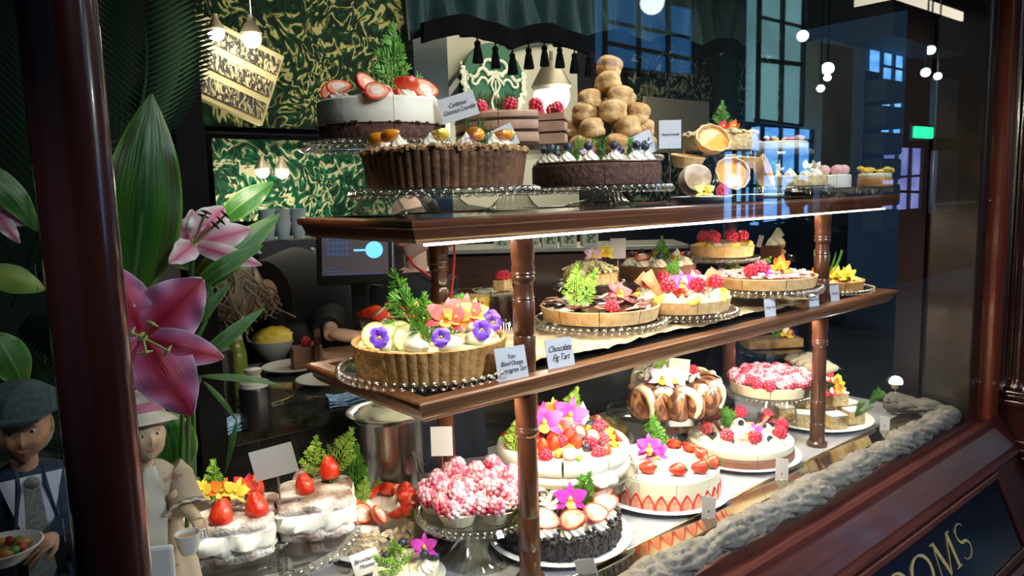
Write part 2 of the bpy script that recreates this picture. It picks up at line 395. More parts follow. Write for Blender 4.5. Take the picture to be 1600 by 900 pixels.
def slice_mesh():
    g = G(); N = 20
    def out(t): a = 2 * PI * t; return Vector((math.cos(a) * .021, math.sin(a) * .0155 * (1 - .25 * math.cos(a)), 0))
    ring = [out(k / N) for k in range(N)]; h = .003
    g.add([p + Vector((0, 0, -h)) for p in ring] + [p + Vector((0, 0, h)) for p in ring], [(k, (k + 1) % N, N + (k + 1) % N, N + k) for k in range(N)], 0)
    for sgn in (1, -1):
        for a, b, mi in ((1, .86, 0), (.86, .45, 1), (.45, 0, 2)):
            vs = [p * a + Vector((0, 0, sgn * h)) for p in ring] + [p * b + Vector((0, 0, sgn * h * (1 if b else 1.2))) for p in ring]
            g.add(vs, [(k, (k + 1) % N, N + (k + 1) % N, N + k)[::sgn] for k in range(N)], mi)
    return g.mesh('strawberry_slice', [strawm, strawin, strawcore])
def swslice(parent, loc, s=1.0, rot=(0, 0, 0)): return put(lib('ss', slice_mesh), 'strawberry_slice', parent, loc, rot, s)
def blue_mesh():
    g = G(); g.ball((0, 0, .008), .0082, 12, 9, fn=lambda d: 1 - .28 * smoothstep((d.z - .82) / .18))
    for k in range(5):
        a = 2 * PI * k / 5; g.ball((.0032 * math.cos(a), .0032 * math.sin(a), .0152), (.0012, .0012, .0014), 5, 4)
    return g.mesh('blueberry', bluem)
def blueberry(parent, loc, s=1.0): return put(lib('bb', blue_mesh), 'blueberry', parent, loc, (random.uniform(-.6, .6), random.uniform(-.6, .6), random.random() * 6), s)
def rosette_mesh():
    g = G(); prof = [(0, 0)] + [(.021 * (1 - (i / 11) ** 1.6) + .001, .026 * i / 11) for i in range(11)] + [(0, .030)]
    g.lathe(prof, 48, lambda a, i, z: 1 + .11 * math.cos(8 * (a + z * 60)))
    return g.mesh('cream_rosette', cream)
def rosette(parent, loc, s=1.0, mat=None):
    if mat is None: return put(lib('ro', rosette_mesh), 'cream_rosette', parent, loc, (0, 0, random.random() * 6), s)
    def mk():
        me = rosette_mesh(); me.materials.clear(); me.materials.append(mat); return me
    return put(lib('ro' + mat.name, mk), 'cream_rosette', parent, loc, (0, 0, random.random() * 6), s)
def mand_mesh(mat):
    def mk():
        g = G(); n = 12
        pts = [(.018 * math.cos(a), .018 * math.sin(a), 0) for a in [R(-70 + 140 * k / (n - 1)) for k in range(n)]]
        g.tube(pts, lambda s: .0085 * max(.25, math.sin(PI * s) ** .5), 10)
        return g.mesh('fruit_segment', mat)
    return lib('md' + mat.name, mk)
def segment(parent, loc, s=1.0, mat=None, rot=None, name='mandarin_segment'):
    return put(mand_mesh(mat or orangem), name, parent, loc, rot or (random.uniform(-.3, .3), random.uniform(-.3, .3), random.random() * 6), s)
def chunk(parent, loc, mat, s=1.0, name='mango_chunk'):
    def mk():
        g = G(); g.box((0, 0, .008), (.024, .018, .016)); return g.mesh(name, mat, False)
    o = put(lib('ck' + mat.name + name, mk), name, parent, loc, (random.uniform(-.5, .5), random.uniform(-.5, .5), random.random() * 6), s, bevel=.004); return o
def flower_mesh(kind, mats):
    def mk():
        g = G()
        if kind == 'orchid':      # three narrow sepals, two wide petals, a lip; faces +z
            for k in range(3):
                a = PI / 2 + k * 2 * PI / 3; blade(g, (0, 0, .003), (.030 * math.cos(a), .030 * math.sin(a), .006), (0, 0, 1), .012, bow=.1, nu=7, nv=4, th=.001)
            for sgn in (-1, 1):
                a = PI / 2 + sgn * 1.15; blade(g, (0, 0, .005), (.030 * math.cos(a), .030 * math.sin(a), .010), (0, 0, 1), .022, bow=.12, nu=8, nv=6, th=.001)
            blade(g, (0, 0, .006), (0, -.016, .018), (0, .6, 1), .015, bow=-.2, nu=6, nv=4, m=1)
            g.ball((0, .001, .010), (.004, .004, .005), 8, 6, m=1)
        elif kind == 'pansy':
            for k, (aa, L, W) in enumerate(((PI / 2 + .5, .020, .020), (PI / 2 - .5, .020, .020), (PI + .25, .017, .017), (-.25, .017, .017), (-PI / 2, .019, .024))):
                blade(g, (0, 0, .002 + .0012 * k), (L * math.cos(aa), L * math.sin(aa), .004 + .001 * k), (0, 0, 1), W, bow=.14, nu=7, nv=4, th=.0008, wave=.3, prof=lambda u: math.sin(PI * min(.97, u ** 1.3 * .93 + .04)) ** .6)
            g.ball((0, 0, .007), .003, 6, 5, m=1)
        else:                     # loose five-petalled bloom, cupped
            for k in range(6):
                a = 2 * PI * k / 6 + .2; t = .6 + .4 * (k % 2)
                blade(g, (0, 0, 0), (.026 * math.cos(a) * t, .026 * math.sin(a) * t, .016 + .008 * (1 - t)), (-math.cos(a) * .6, -math.sin(a) * .6, 1), .017, bow=-.15, curl=.1, nu=7, nv=4, th=.0009, wave=.4)
            g.tube([(0, 0, 0), (0, 0, .014)], .003, 6, m=1)
        return g.mesh(kind, mats)
    return mk
def flower(parent, loc, kind, mat, rot=(1.0, 0, -.7), s=1.0, heart=None, name=None):
    me = lib('fl' + kind + mat.name, flower_mesh(kind, [mat, heart or yellowm]))
    return put(me, name or {'orchid': 'orchid_flower', 'pansy': 'viola_flower', 'bloom': 'edible_flower'}[kind], parent, loc, rot, s)
def fern_mesh(seed, L, mat, dens=9, wide=.42):
    """flat scale-leaved cypress sprig in the xz plane: a stem, side branches, short blunt twigs on those"""
    def mk():
        rnd = random.Random(seed); g = G()
        def stick(p, d, l, r): g.tube([p, p + d * l * .6, p + d * l], lambda s: r * (1.05 - .7 * s), 5, cap=False)
        def branch(p, d, l, r):          # a side branch with twigs either side
            side = Vector((d.z, rnd.uniform(-.2, .2), -d.x)); n = max(3, int(l / .0070)); bend = rnd.uniform(-.2, .2)
            pts = [p + d * l * t / n + side * bend * l * (t / n) ** 2 for t in range(n + 1)]
            g.tube(pts, lambda s: r * (1 - .5 * s), 5, cap=False)
            for i in range(1, n + 1):
                for sg in (-1, 1):
                    dd = (d * .95 + side * sg * .62 + Vector((0, rnd.uniform(-.35, .35), 0))).normalized(); stick(pts[i], dd, (.0125 - .004 * i / n) * rnd.uniform(.8, 1.15), .0019)
            stick(pts[-1], d, .009, .0019)
        d0 = Vector((rnd.uniform(-.08, .08), 0, 1)).normalized(); n = dens + 1; bend = rnd.uniform(-.15, .15)
        pts = [Vector((bend * L * (t / n) ** 2, 0, L * .84 * t / n)) for t in range(n + 1)]
        g.tube(pts, lambda s: .0016 * (1 - .6 * s), 5, cap=False)
        for i in range(1, n + 1):
            for sg in (-1, 1):
                t = i / n; dd = Vector((sg * rnd.uniform(.55, .8), rnd.uniform(-.35, .35), .8)).normalized()
                branch(pts[i] - Vector((0, 0, L * .03 * (sg > 0))), dd, L * wide * (1.12 - t) * rnd.uniform(.75, 1.1), .0011)
        branch(pts[-1], d0, L * .16, .0011)
        return g.mesh('fern_sprig', mat, False)
    return lib('fern%s%.3f%s%d' % (seed, L, mat.name, dens), mk)
def fern(parent, loc, L=.09, rot=(0, 0, -.7), mat=None, seed=1, s=1.0, dens=7):
    return put(fern_mesh(seed % 6, .09, mat or leafm, 8), 'fern_sprig', parent, loc, rot, s * L / .09)
def rose_mesh(seed, mat, n=5):
    def mk():
        rnd = random.Random(seed); g = G()
        for k in range(n):
            d = Vector((rnd.uniform(-.45, .45), rnd.uniform(-.3, .3), 1)).normalized(); L = .07 * rnd.uniform(.7, 1)
            g.tube([(0, 0, 0), d * L * .5, d * L], .0009, 4)
            for i in range(26):
                t = .1 + .9 * i / 26; a = i * 2.4; p = d * L * t
                q = p + (d * .8 + Vector((math.cos(a), math.sin(a), 0)) * .7).normalized() * .013
                g.tube([p, (p + q) / 2, q], lambda s: .0009 * (1.1 - s * .8), 4, cap=False)
        return g.mesh('herb_sprig', mat, False)
    return lib('rose%d%s%d' % (seed, mat.name, n), mk)
def rosemary(parent, loc, s=1.0, rot=(0, 0, 0), seed=1, mat=None, n=5):
    return put(rose_mesh(seed, mat or leafd, n), 'herb_sprig', parent, loc, rot, s)
def spiky(parent, loc, s=1.0, n=9, mat=None):
    def mk():
        g = G(); rnd = random.Random(4)
        for k in range(n):
            a = 2 * PI * k / n; t = rnd.uniform(.25, .8)
            blade(g, (0, 0, 0), (.06 * t * math.cos(a), .06 * t * math.sin(a), .07), (-math.cos(a), -math.sin(a), .3), .007, bow=-.1, nu=6, nv=2, fold=.4)
        return g.mesh('leaf_tuft', mat or leafm)
    return put(lib('spk', mk), 'leaf_tuft', parent, loc, (0, 0, 0), s)
def choc_stick(parent, loc, L=.06, rot=(0, .9, 0), mat=None):
    g = G(); g.box((0, 0, L / 2), (.010, .004, L)); return g.build('chocolate_stick', mat or choc, parent, loc, rot, False, bevel=.0008)
def shavings(parent, loc, r, n, mat, L=.03, name='chocolate_shavings', seed=1, hgt=.02):
    rnd = random.Random(seed); g = G()
    for k in range(n):
        a = rnd.random() * 6.28; rr = r * math.sqrt(rnd.random()); z = hgt * (1 - rr / r) + rnd.random() * .004
        l = L * rnd.uniform(.5, 1); T = Matrix.Translation((rr * math.cos(a), rr * math.sin(a), z)) @ Matrix.Rotation(rnd.random() * 6.28, 4, 'Z') @ Matrix.Rotation(rnd.uniform(-.5, .5), 4, 'Y')
        cc = rnd.uniform(.2, .5)
        g.sheet(lambda u, v: (l * (u - .5), v * .006 , cc * l * math.sin(PI * u) + .003 * v * v), 4, 2, .0012, 0, T)
    return g.build(name, mat, parent, loc)

# ------------------------------------------------------------------ plates, stands
def bead_ring(g, r, z, br, n, m=0):
    for k in range(n):
        a = 2 * PI * k / n; g.ball((r * math.cos(a), r * math.sin(a), z), br, 8, 6, m=m)
def glass_plate(x, y, z, r, label, group=None, beads=True, lift=.012):
    t = thing('glass_plate', label, 'plate', (x, y, z), 0, group)
    g = G(); g.lathe([(0, 0), (r * .5, 0), (r * .62, .002), (r * .9, lift), (r, lift + .002), (r, lift + .005), (r * .9, lift + .003), (r * .62, .006), (0, .005)], 64)
    g.build('plate_dish', glassm, t)
    if beads:
        g = G(); br = PI * r / 62; bead_ring(g, r + br * .6, lift + .003, br * 1.02, 62); g.build('beaded_rim', glassm, t)
    return t
def glass_stand(x, y, z, h, r, label, beads=True, group=None, fr=.42, ribs=24, skirt=.016):
    """pressed glass cake stand: foot + stem, plate with a hanging beaded skirt; h = height of the plate surface"""
    t = thing('cake_stand', label, 'cake stand', (x, y, z), 0, group)
    f = r * fr; g = G()
    g.lathe([(0, 0), (f, 0), (f, .004), (f * .82, .012), (f * .42, h * .38), (f * .27, h * .62), (f * .30, h * .8), (f * .5, h - .008), (0, h - .006)], 72, lambda a, i, zz: 1 + .05 * math.cos(ribs * a) * (1 if i in (2, 3, 4, 5, 6) else 0))
    g.build('pedestal', glassm, t)
    g = G(); g.lathe([(0, h - .006), (r * .93, h - .006), (r, h - skirt), (r + .002, h - skirt), (r + .001, h + .005), (r * .96, h + .004), (r * .93, h), (0, h)], 72, lambda a, i, zz: 1 + (.012 * math.cos(36 * a) if i in (2, 3) else 0))
    g.build('stand_plate', glassm, t)
    if beads:
        g = G(); n = 54; br = PI * r / n; bead_ring(g, r + br * .3, h - .006, br, n); g.build('beaded_skirt', glassm, t)
    return t
def white_plate(x, y, z, r, label, group=None, mat=None):
    t = thing('white_plate', label, 'plate', (x, y, z), 0, group)
    g = G(); g.lathe([(0, .002), (r * .55, .002), (r * .6, 0), (r * .64, .001), (r * .72, .006), (r, .016), (r + .001, .018), (r - .001, .019), (r * .72, .010), (r * .62, .006), (0, .006)], 64)
    g.build('plate_dish', mat or white, t); return t

# ------------------------------------------------------------------ cake bodies
def wedges(g, r, z0, z1, n, gap=.0012, start=0, m=0, skip=(), seg=10, edge=.004, mtop=None, bulge=0):
    for k in range(n):
        if k in skip: continue
        a0 = start + 2 * PI * k / n; a1 = start + 2 * PI * (k + 1) / n; am = (a0 + a1) / 2
        off = Vector((math.cos(am), math.sin(am), 0)) * gap * .5 / max(.2, math.sin((a1 - a0) / 2))
        outer = [a0 + (a1 - a0) * i / seg for i in range(seg + 1)]
        rings = [(r - edge * .3, z0), (r, z0 + edge * .4), (r + bulge, (z0 + z1) / 2), (r, z1 - edge), (r - edge, z1)]
        vs = []
        for rr, z in rings: vs += [Vector((rr * math.cos(a), rr * math.sin(a), z)) + off for a in outer]
        w = seg + 1; c0 = len(vs); vs += [Vector((0, 0, z0)) + off, Vector((0, 0, z1)) + off]
        fs = [(q * w + i, q * w + i + 1, (q + 1) * w + i + 1, (q + 1) * w + i) for q in range(4) for i in range(seg)]
        fs += [(c0, i + 1, i) for i in range(seg)]
        fs.append((c0, *[q * w for q in range(5)], c0 + 1)); fs.append((c0 + 1, *[q * w + seg for q in range(4, -1, -1)], c0))
        g.add(vs, fs, m)
        top = [(c0 + 1, 4 * w + i, 4 * w + i + 1) for i in range(seg)]
        g.add(vs, top, m if mtop is None else mtop)
    return g
def layer(parent, name, r, z0, z1, mat, n=12, start=0, skip=(), top=None, bulge=0, gap=.0012, edge=.004):
    g = G(); wedges(g, r, z0, z1, n, gap, start, 0, skip, mtop=None if top is None else 1, bulge=bulge, edge=edge)
    return g.build(name, [mat] if top is None else [mat, top], parent)
def bumps(g, r0, r1, z, n, size, seed=1, m=0, zj=.004, a0=0, a1=6.283):
    rnd = random.Random(seed)
    for k in range(n):
        a = rnd.uniform(a0, a1); rr = math.sqrt(rnd.uniform(r0 * r0, r1 * r1)); s = size * rnd.uniform(.5, 1.2)
        g.ball((rr * math.cos(a), rr * math.sin(a), z + rnd.uniform(0, zj)), (s * rnd.uniform(.7, 1.3), s * rnd.uniform(.7, 1.3), s * .8), 6, 4, m=m, fn=lambda d: 1 + .25 * math.sin(d.x * 5 + k) * math.cos(d.y * 4))
    return g
def fluted_case(parent, r, h, mat, flutes=44, taper=.94, thick=.010, name='pastry_case', depth=.008):
    g = G(); k = 8
    out = [(r * (taper + (1 - taper) * i / 5), h * i / 5) for i in range(6)]
    prof = [(0, 0)] + out + [(r - thick * .6, h + .002), (r - thick, h - .001), (r - thick - .001, h - depth), (0, h - depth)]
    g.lathe(prof, flutes * 6, lambda a, i, z: 1 + (.020 * (abs(math.cos(flutes * a / 2)) - .5) if 1 <= i <= 6 else 0))
    return g.build(name, mat, parent)
def plain_case(parent, r, h, mat, thick=.007, depth=.006, cuts=8, start=.2, name='pastry_case'):
    g = G()
    for k in range(cuts):
        a0 = start + 2 * PI * k / cuts + .006; a1 = start + 2 * PI * (k + 1) / cuts - .006
        g.lathe([(0, 0), (r * .95, 0), (r, h), (r - thick * .4, h + .001), (r - thick, h), (r - thick - .002, h - depth), (0, h - depth)], 10, None, 0, None, None, a0, a1)
    return g.build(name, mat, parent)
def ring(n, r, a0=0): return [(r * math.cos(a0 + 2 * PI * k / n), r * math.sin(a0 + 2 * PI * k / n)) for k in range(n)]

# ------------------------------------------------------------------ price cards
def card(loc, w, h, label, lines='', rz=-.62, tilt=-.15, size=.012, clip='stand', roll=0, blank=False, zlift=0, border=.006):
    t = thing('price_card', label, 'price card', loc, rz)
    T = Matrix.Translation((0, 0, zlift)) @ Matrix.Rotation(tilt, 4, 'X') @ Matrix.Rotation(roll, 4, 'Y')
    g = G(); g.box((0, 0, h / 2), (w, .0012, h), T=T); g.build('paper', paperm, t, smooth=False)
    if border:
        g = G(); g.box((0, -.0012, h / 2), (w + border * 2, .0008, h + border * 2), T=T); g.build('plastic_sleeve', sleeve, t, smooth=False)
    if lines:
        c = bpy.data.curves.new('lettering', 'FONT'); c.body = lines; c.size = size; c.align_x = 'CENTER'; c.align_y = 'CENTER'; c.shear = .45; c.extrude = .0001
        c.space_line = 1.0; c.space_character = .92; c.materials.append(ink)
        tmp = bpy.data.objects.new('lettering', c); me = bpy.data.meshes.new_from_object(tmp); bpy.data.objects.remove(tmp); me.name = 'lettering'
        wx = max(abs(v.co.x) for v in me.vertices); fx = min(1.0, w * .46 / wx)
        for v in me.vertices: v.co.x *= fx; v.co.y *= (1 if fx > .8 else .92)
        o = bpy.data.objects.new('lettering', me); COL.objects.link(o); o.parent = t
        o.matrix_local = T @ Matrix.Translation((0, -.0020, h / 2)) @ Matrix.Rotation(PI / 2, 4, 'X')
    if clip == 'rod':
        g = G(); g.tube([(0, .004, 0), (0, .004, zlift + .01)], .0022, 8); g.lathe([(0, 0), (.018, 0), (.018, .003), (.006, .006), (0, .007)], 20, T=Matrix.Translation((0, .004, 0))); g.build('card_holder', bchrome, t)
    elif clip == 'clip':
        g = G(); g.lathe([(0, 0), (.013, 0), (.014, .004), (.008, .010), (.004, .012), (.004, .020), (.007, .022), (.007, .030), (0, .031)], 16, T=Matrix.Translation((.0, .008, -.002))); g.build('card_holder', bchrome, t)
    return t

# ================================================================== THE SETTING
DECK = .60; MID = 1.075; TOP = 1.405; CNT = .85
def prism_x(name, prof, x0, x1, mat, smooth=False, m=None):
    g = G(); n = len(prof)
    g.add([(x0, y, z) for y, z in prof] + [(x1, y, z) for y, z in prof], [(i, (i + 1) % n, n + (i + 1) % n, n + i) for i in range(n)] + [tuple(range(n))[::-1], tuple(range(n, 2 * n))])
    return g.build(name, mat, smooth=smooth)
def slab(name, c, d, mat, bevel=0): g = G(); g.box((0, 0, 0), d); return g.build(name, mat, None, c, smooth=False, bevel=bevel)
def pbox(name, px0, py0, px1, py1, Y, th, mat, bevel=0, parent=None):
    """a board at depth Y whose face is seen between two corners of the photograph"""
    a = pY(px0, py0, Y); b = pY(px1, py1, Y); c = (a + b) / 2
    g = G(); g.box((0, 0, 0), (abs(b.x - a.x), th, abs(a.z - b.z))); return g.build(name, mat, parent, (c.x, Y + th / 2, c.z), smooth=False, bevel=bevel)

floor_m = M('dark_floor', (.03, .028, .027), .4, (.05, .045, .04), scale=4)
struct(slab('floor', (3.5, 3.0, -.05), (14, 13, .1), floor_m))
struct(slab('ceiling', (2.6, 2.75, 3.10), (10, 3.7, .1), M('dark_green_ceiling', (.02, .04, .03), .7)))
darkwall = M('dark_green_wall', (.006, .012, .010), .9, spec=.1)
struct(slab('wall_back', (3.5, 4.60, 1.5), (12, .1, 3.2), M('dark_panelling', (.018, .012, .009), .5, (.03, .02, .015), scale=5)))
struct(slab('wall_left', (-1.55, 2.75, 1.5), (.1, 3.7, 3.2), darkwall))
struct(slab('wall_behind_palm', (-.52, 2.32, 1.5), (2.0, .06, 3.2), darkwall))
# stallriser and sill of the shop window, one long moulding
struct(prism_x('trim_1', [(1.05, .585), (.905, .585), (.90, .60), (.868, .612), (.856, .606), (.852, .592), (.846, .588), (.802, .520), (.800, .512), (.790, .506), (.786, .498), (.80, .47), (.90, .46), (1.05, .46)], -1.4, 2.99, M('mahogany_sill', (.038, .008, .007), .34, (.070, .018, .012), scale=9, lo=.3, hi=.75, stretch=(.6, 6, 8), coat=.12, spec=.3)))
struct(prism_x('trim_2', [(.80, .50), (1.0, .50), (1.0, 0), (.72, 0), (.72, .16), (.66, .165), (.655, .19), (.668, .205), (.662, .225), (.675, .240), (.690, .235)], -1.4, 2.99, M('mahogany_sill')))
struct(slab('floor_of_window', (1.4, 1.50, .575), (3.0, .82, .05), M('pale_marble', (.30, .30, .33), .25, (.46, .45, .48), scale=5, lo=.3, hi=.7, dist=1.5, coat=.2)))
# black glass name panel on the sloping stallriser
t = thing('name_panel', 'black glass panel with gold lettering on the mahogany front below the window', 'sign', (1.2, .7935, .495))
sl = math.atan2(.1035, .245)
Tn = Matrix.Rotation(-sl, 4, 'X')
g = G(); g.box((0, -.004, -.135), (3.0, .006, .225), T=Tn); g.build('panel', M('black_panel_glass', (.004, .006, .012), .12, coat=.6), t, smooth=False)
g = G()
for zz in (-.016, -.254): g.box((0, -.006, zz), (3.04, .016, .018), T=Tn)
g.box((1.51, -.006, -.135), (.02, .016, .25), T=Tn); g.build('panel_frame', M('mahogany_sill'), t, smooth=False, bevel=.003)
gold = M('gold_leaf', (.80, .60, .26), .35, metal=.7)
def stroke(g, pts, w, T):
    """flat pen stroke in x,z on the panel; width w(s)"""
    P = [Vector((p[0], 0, p[1])) for p in pts]; n = len(P); vs = []
    for i, p in enumerate(P):
        tt = (P[min(i + 1, n - 1)] - P[max(i - 1, 0)]).normalized(); nn = Vector((tt.z, 0, -tt.x))
        ww = w(i / (n - 1)) if callable(w) else w
        for yy in (-.0008, .0004): vs += [p + nn * ww / 2 + Vector((0, yy, 0)), p - nn * ww / 2 + Vector((0, yy, 0))]
    fs = []
    for i in range(n - 1):
        a = i * 4; fs += [(a, a + 1, a + 5, a + 4), (a + 2, a + 6, a + 7, a + 3), (a, a + 4, a + 6, a + 2), (a + 1, a + 3, a + 7, a + 5)]
    g.add(vs, fs, 0, T)
def arc(cx, cz, rx, rz, a0, a1, n=24): return [(cx + rx * math.cos(R(a0 + (a1 - a0) * i / n)), cz + rz * math.sin(R(a0 + (a1 - a0) * i / n))) for i in range(n + 1)]
def letter(ch, x, W, H):
    g = G(); T = Tn @ Matrix.Translation((x, -.0085, -.108 - H / 2)); k = W * .12; th = W * .035
    if ch == 'O': stroke(g, arc(W / 2, H / 2, W / 2, H / 2, 90, 450, 40), lambda s: th + (k - th) * abs(math.sin(2 * PI * s)) , T)
    if ch == 'S': stroke(g, arc(W / 2, H * .74, W * .42, H * .26, 35, 270, 18) + arc(W / 2, H * .25, W * .46, H * .25, 90, -150, 18)[1:], lambda s: th + (k - th) * math.sin(PI * s) ** 3, T)
    if ch == 'M':
        stroke(g, [(W * .06, 0), (W * .14, H)], th, T); stroke(g, [(W * .14, H), (W * .5, 0)], k, T); stroke(g, [(W * .5, 0), (W * .86, H)], th, T); stroke(g, [(W * .86, H), (W * .94, 0)], k, T)
        for a, b in ((-.04, .16), (.80, 1.08)): stroke(g, [(W * a, 0), (W * b, 0)], th * .8, T)
        stroke(g, [(0, H), (W * .18, H)], th * .8, T); stroke(g, [(W * .82, H), (W, H)], th * .8, T)
    if ch in 'RTEA':
        if ch != 'A' and ch != 'T': stroke(g, [(W * .15, 0), (W * .15, H)], k, T)
        if ch == 'R': stroke(g, [(W * .15, H)] + arc(W * .45, H * .75, W * .35, H * .25, 90, -90, 14) + [(W * .15, H * .5)], lambda s: th + (k - th) * math.sin(PI * s), T); stroke(g, [(W * .45, H * .5), (W * .95, 0)], k, T)
        if ch == 'T': stroke(g, [(W * .5, 0), (W * .5, H)], k, T); stroke(g, [(0, H), (W, H)], th, T)
        if ch == 'E':
            for q, e in ((0, .8), (.5, .65), (1, .8)): stroke(g, [(W * .15, H * q), (W * e, H * q)], th, T)
        if ch == 'A': stroke(g, [(0, 0), (W * .5, H)], th, T); stroke(g, [(W * .5, H), (W, 0)], k, T); stroke(g, [(W * .2, H * .35), (W * .78, H * .35)], th, T)
    return g.build('gold_letter', gold, t)
xx = 1.192
for ch, W in (('S', .075), ('M', .135), ('O', .115), ('O', .115), ('R', .095)):
    xx -= W + .028; letter(ch, xx, W, .098)
# the round engaged column between the two panes (left) and the corner posts on the right
t = thing('window_column', 'tall round dark mahogany column between the two window panes', 'column', (.155, .865, 0))
g = G(); g.lathe([(0, 0), (.050, 0), (.050, .60), (.037, .62), (.036, 1.0), (.035, 1.6), (.035, 2.7), (0, 2.7)], 40); g.build('shaft', darkwood, t)
g = G(); g.box((0, .03, 1.35), (.060, .05, 2.7)); g.build('glazing_bar', darkwood, t, smooth=False, bevel=.006)
struct(slab('trim_3', (2.870, .985, 1.75), (.085, .16, 2.34), M('black_painted_wood', (.012, .009, .008), .35, coat=.3), .008))
redw = M('red_mahogany', (.16, .028, .014), .3, (.24, .05, .022), scale=8, lo=.3, hi=.7, stretch=(5, 5, .5), coat=.6)
struct(slab('trim_4', (2.945, .905, 1.30), (.085, .08, 3.2), redw, .006))
t = thing('door_pilaster', 'fluted dark column on a stepped plinth at the right end of the window', 'column', (3.045, .83, 0))
g = G(); g.lathe([(0, .70), (.052, .70), (.056, .715), (.048, .73), (.043, .75), (.043, 2.6), (0, 2.6)], 96, lambda a, i, z: 1 + (.05 * math.cos(16 * a) if i in (4, 5) else 0)); g.build('fluted_shaft', darkwood, t)
g = G()
for w_, z0, z1 in ((.128, .690, .705), (.112, .672, .690), (.136, .650, .672), (.104, .530, .650), (.120, .505, .530), (.150, .480, .505), (.170, 0, .480)): g.box((0, 0, (z0 + z1) / 2), (w_, w_, z1 - z0))
g.build('plinth', darkwood, t, smooth=False, bevel=.004)
struct(slab('wall_right', (3.75, 1.25, 1.5), (1.2, .10, 3.2), M('dark_red_wall', (.020, .006, .006), .5)))
struct(slab('trim_5', (3.20, 1.12, 1.5), (.06, .16, 3.2), darkwood, .01))
# glass
g = G(); g.box((0, 0, 0), (2.66, .006, 2.0)); o = g.build('window_1', pane, None, (1.515, .885, 1.60), smooth=False); struct(o)
g = G(); g.box((0, 0, 0), (1.50, .006, 2.0)); o = g.build('window_2', pane, None, (-.635, .885, 1.60), smooth=False); struct(o)

# linen draught roll lying along the foot of the pane
def bolster():
    g = G(); pts = [(.22 + 2.52 * i / 560, .945, .640) for i in range(561)] + [(2.74 + .055 * math.sin(R(3.0 * k)), 1.0 - .055 * math.cos(R(3.0 * k)), .641) for k in range(1, 31)] + [(2.795 - .012 * k / 36, 1.0 + .17 * k / 36, .641) for k in range(1, 37)]
    n = 40; vs = []; fs = []
    for i, p in enumerate(pts):
        p = Vector(p); tt = (Vector(pts[min(i + 1, len(pts) - 1)]) - Vector(pts[max(i - 1, 0)])).normalized(); sd = tt.cross(Vector((0, 0, 1))).normalized(); up = sd.cross(tt)
        s = i * .0045
        fat = 1 + .10 * math.sin(s * 21) + .07 * math.sin(s * 47 + 1) + .08 * math.sin(s * 9)
        for j in range(n):
            a = 2 * PI * j / n; q = Vector((s * 14 + math.sin(a) * 1.1, math.cos(a) * 1.1, math.sin(a) * 1.1 + s * 2))
            cr = 1 - abs(noise.noise(q)) * 3.2; cr2 = 1 - abs(noise.noise(Vector((s * 31 - math.cos(a) * 1.5, math.cos(a) * 2, math.sin(a) * 2)))) * 3
            r = .037 * fat * (.97 - .26 * max(0, cr) ** 2 - .13 * max(0, cr2) ** 2) * (1 if 2 < i < len(pts) - 3 else .8)
            vs.append(p + sd * math.cos(a) * r * 1.12 + up * math.sin(a) * r * (1 if math.sin(a) > 0 else .9))
    for i in range(len(pts) - 1):
        for j in range(n): j2 = (j + 1) % n; fs.append((i * n + j, (i + 1) * n + j, (i + 1) * n + j2, i * n + j2))
    fs.append(tuple(range(n))); fs.append(tuple((len(pts) - 1) * n + j for j in range(n))[::-1]); g.add(vs, fs)
    return g.build('cloth_bolster', M('grey_linen', (.10, .090, .078), .9, (.165, .148, .128), scale=20, bump=.25, bscale=160), smooth=80)
tag(bolster(), 'long rumpled grey linen roll lying along the foot of the window', 'bolster')
# brass-edged mirror strip between roll and marble
t = thing('brass_strip', 'polished brass edging strip between the marble and the linen roll', 'trim strip', (1.5, 1.050, DECK))
g = G(); g.add([(-1.27, -.05, .034), (1.27, -.05, .034), (1.27, .055, .006), (-1.27, .055, .006), (-1.27, -.05, .0), (1.27, -.05, .0), (1.27, .055, .0), (-1.27, .055, .0)], [(0, 1, 2, 3), (7, 6, 5, 4), (0, 4, 5, 1), (1, 5, 6, 2), (2, 6, 7, 3), (3, 7, 4, 0)])
g.build('mirror_face', M('brass_mirror', (.80, .66, .38), .10, metal=1), t, smooth=False)
g = G(); g.box((0, -.054, .020), (2.56, .008, .040)); g.box((0, .058, .004), (2.56, .006, .008)); g.build('brass_edge', brass, t, smooth=False, bevel=.0015)

# ------------------------------------------------------------------ the tiered mahogany stand
SX0, SX1, SY0, SY1 = .705, 2.69, 1.105, 1.575
st = thing('display_stand', 'tiered mahogany display stand of two framed shelves on turned legs', 'display stand', (0, 0, DECK))
def shelf(name, z, mat):
    prof = [(.036, 0), (.005, 0), (.001, -.003), (0, -.008), (.002, -.015), (.008, -.018), (.010, -.023), (.012, -.030), (.020, -.040), (.026, -.044), (.050, -.045), (.050, -.020), (.036, -.020)]
    g = G(); k = len(prof); vs = []
    for cx, cy, sx, sy in ((SX0, SY0, 1, 1), (SX1, SY0, -1, 1), (SX1, SY1, -1, -1), (SX0, SY1, 1, -1)):
        vs += [(cx + sx * d, cy + sy * d, z + h) for d, h in prof]
    fs = [(c * k + i, ((c + 1) % 4) * k + i, ((c + 1) % 4) * k + (i + 1) % k, c * k + (i + 1) % k) for c in range(4) for i in range(k)]
    g.add(vs, fs); sh = g.build(name, mat, st, (0, 0, -DECK), smooth=30)
    g = G(); g.box(((SX0 + SX1) / 2, (SY0 + SY1) / 2, z - .012), (SX1 - SX0 - .070, SY1 - SY0 - .070, .016)); g.build('shelf_panel', M('dark_shelf_panel', (.018, .015, .014), .12, coat=.3), sh, smooth=False)
    return sh
shelf('middle_shelf', MID, wood2); shelf('top_shelf', TOP, wood)
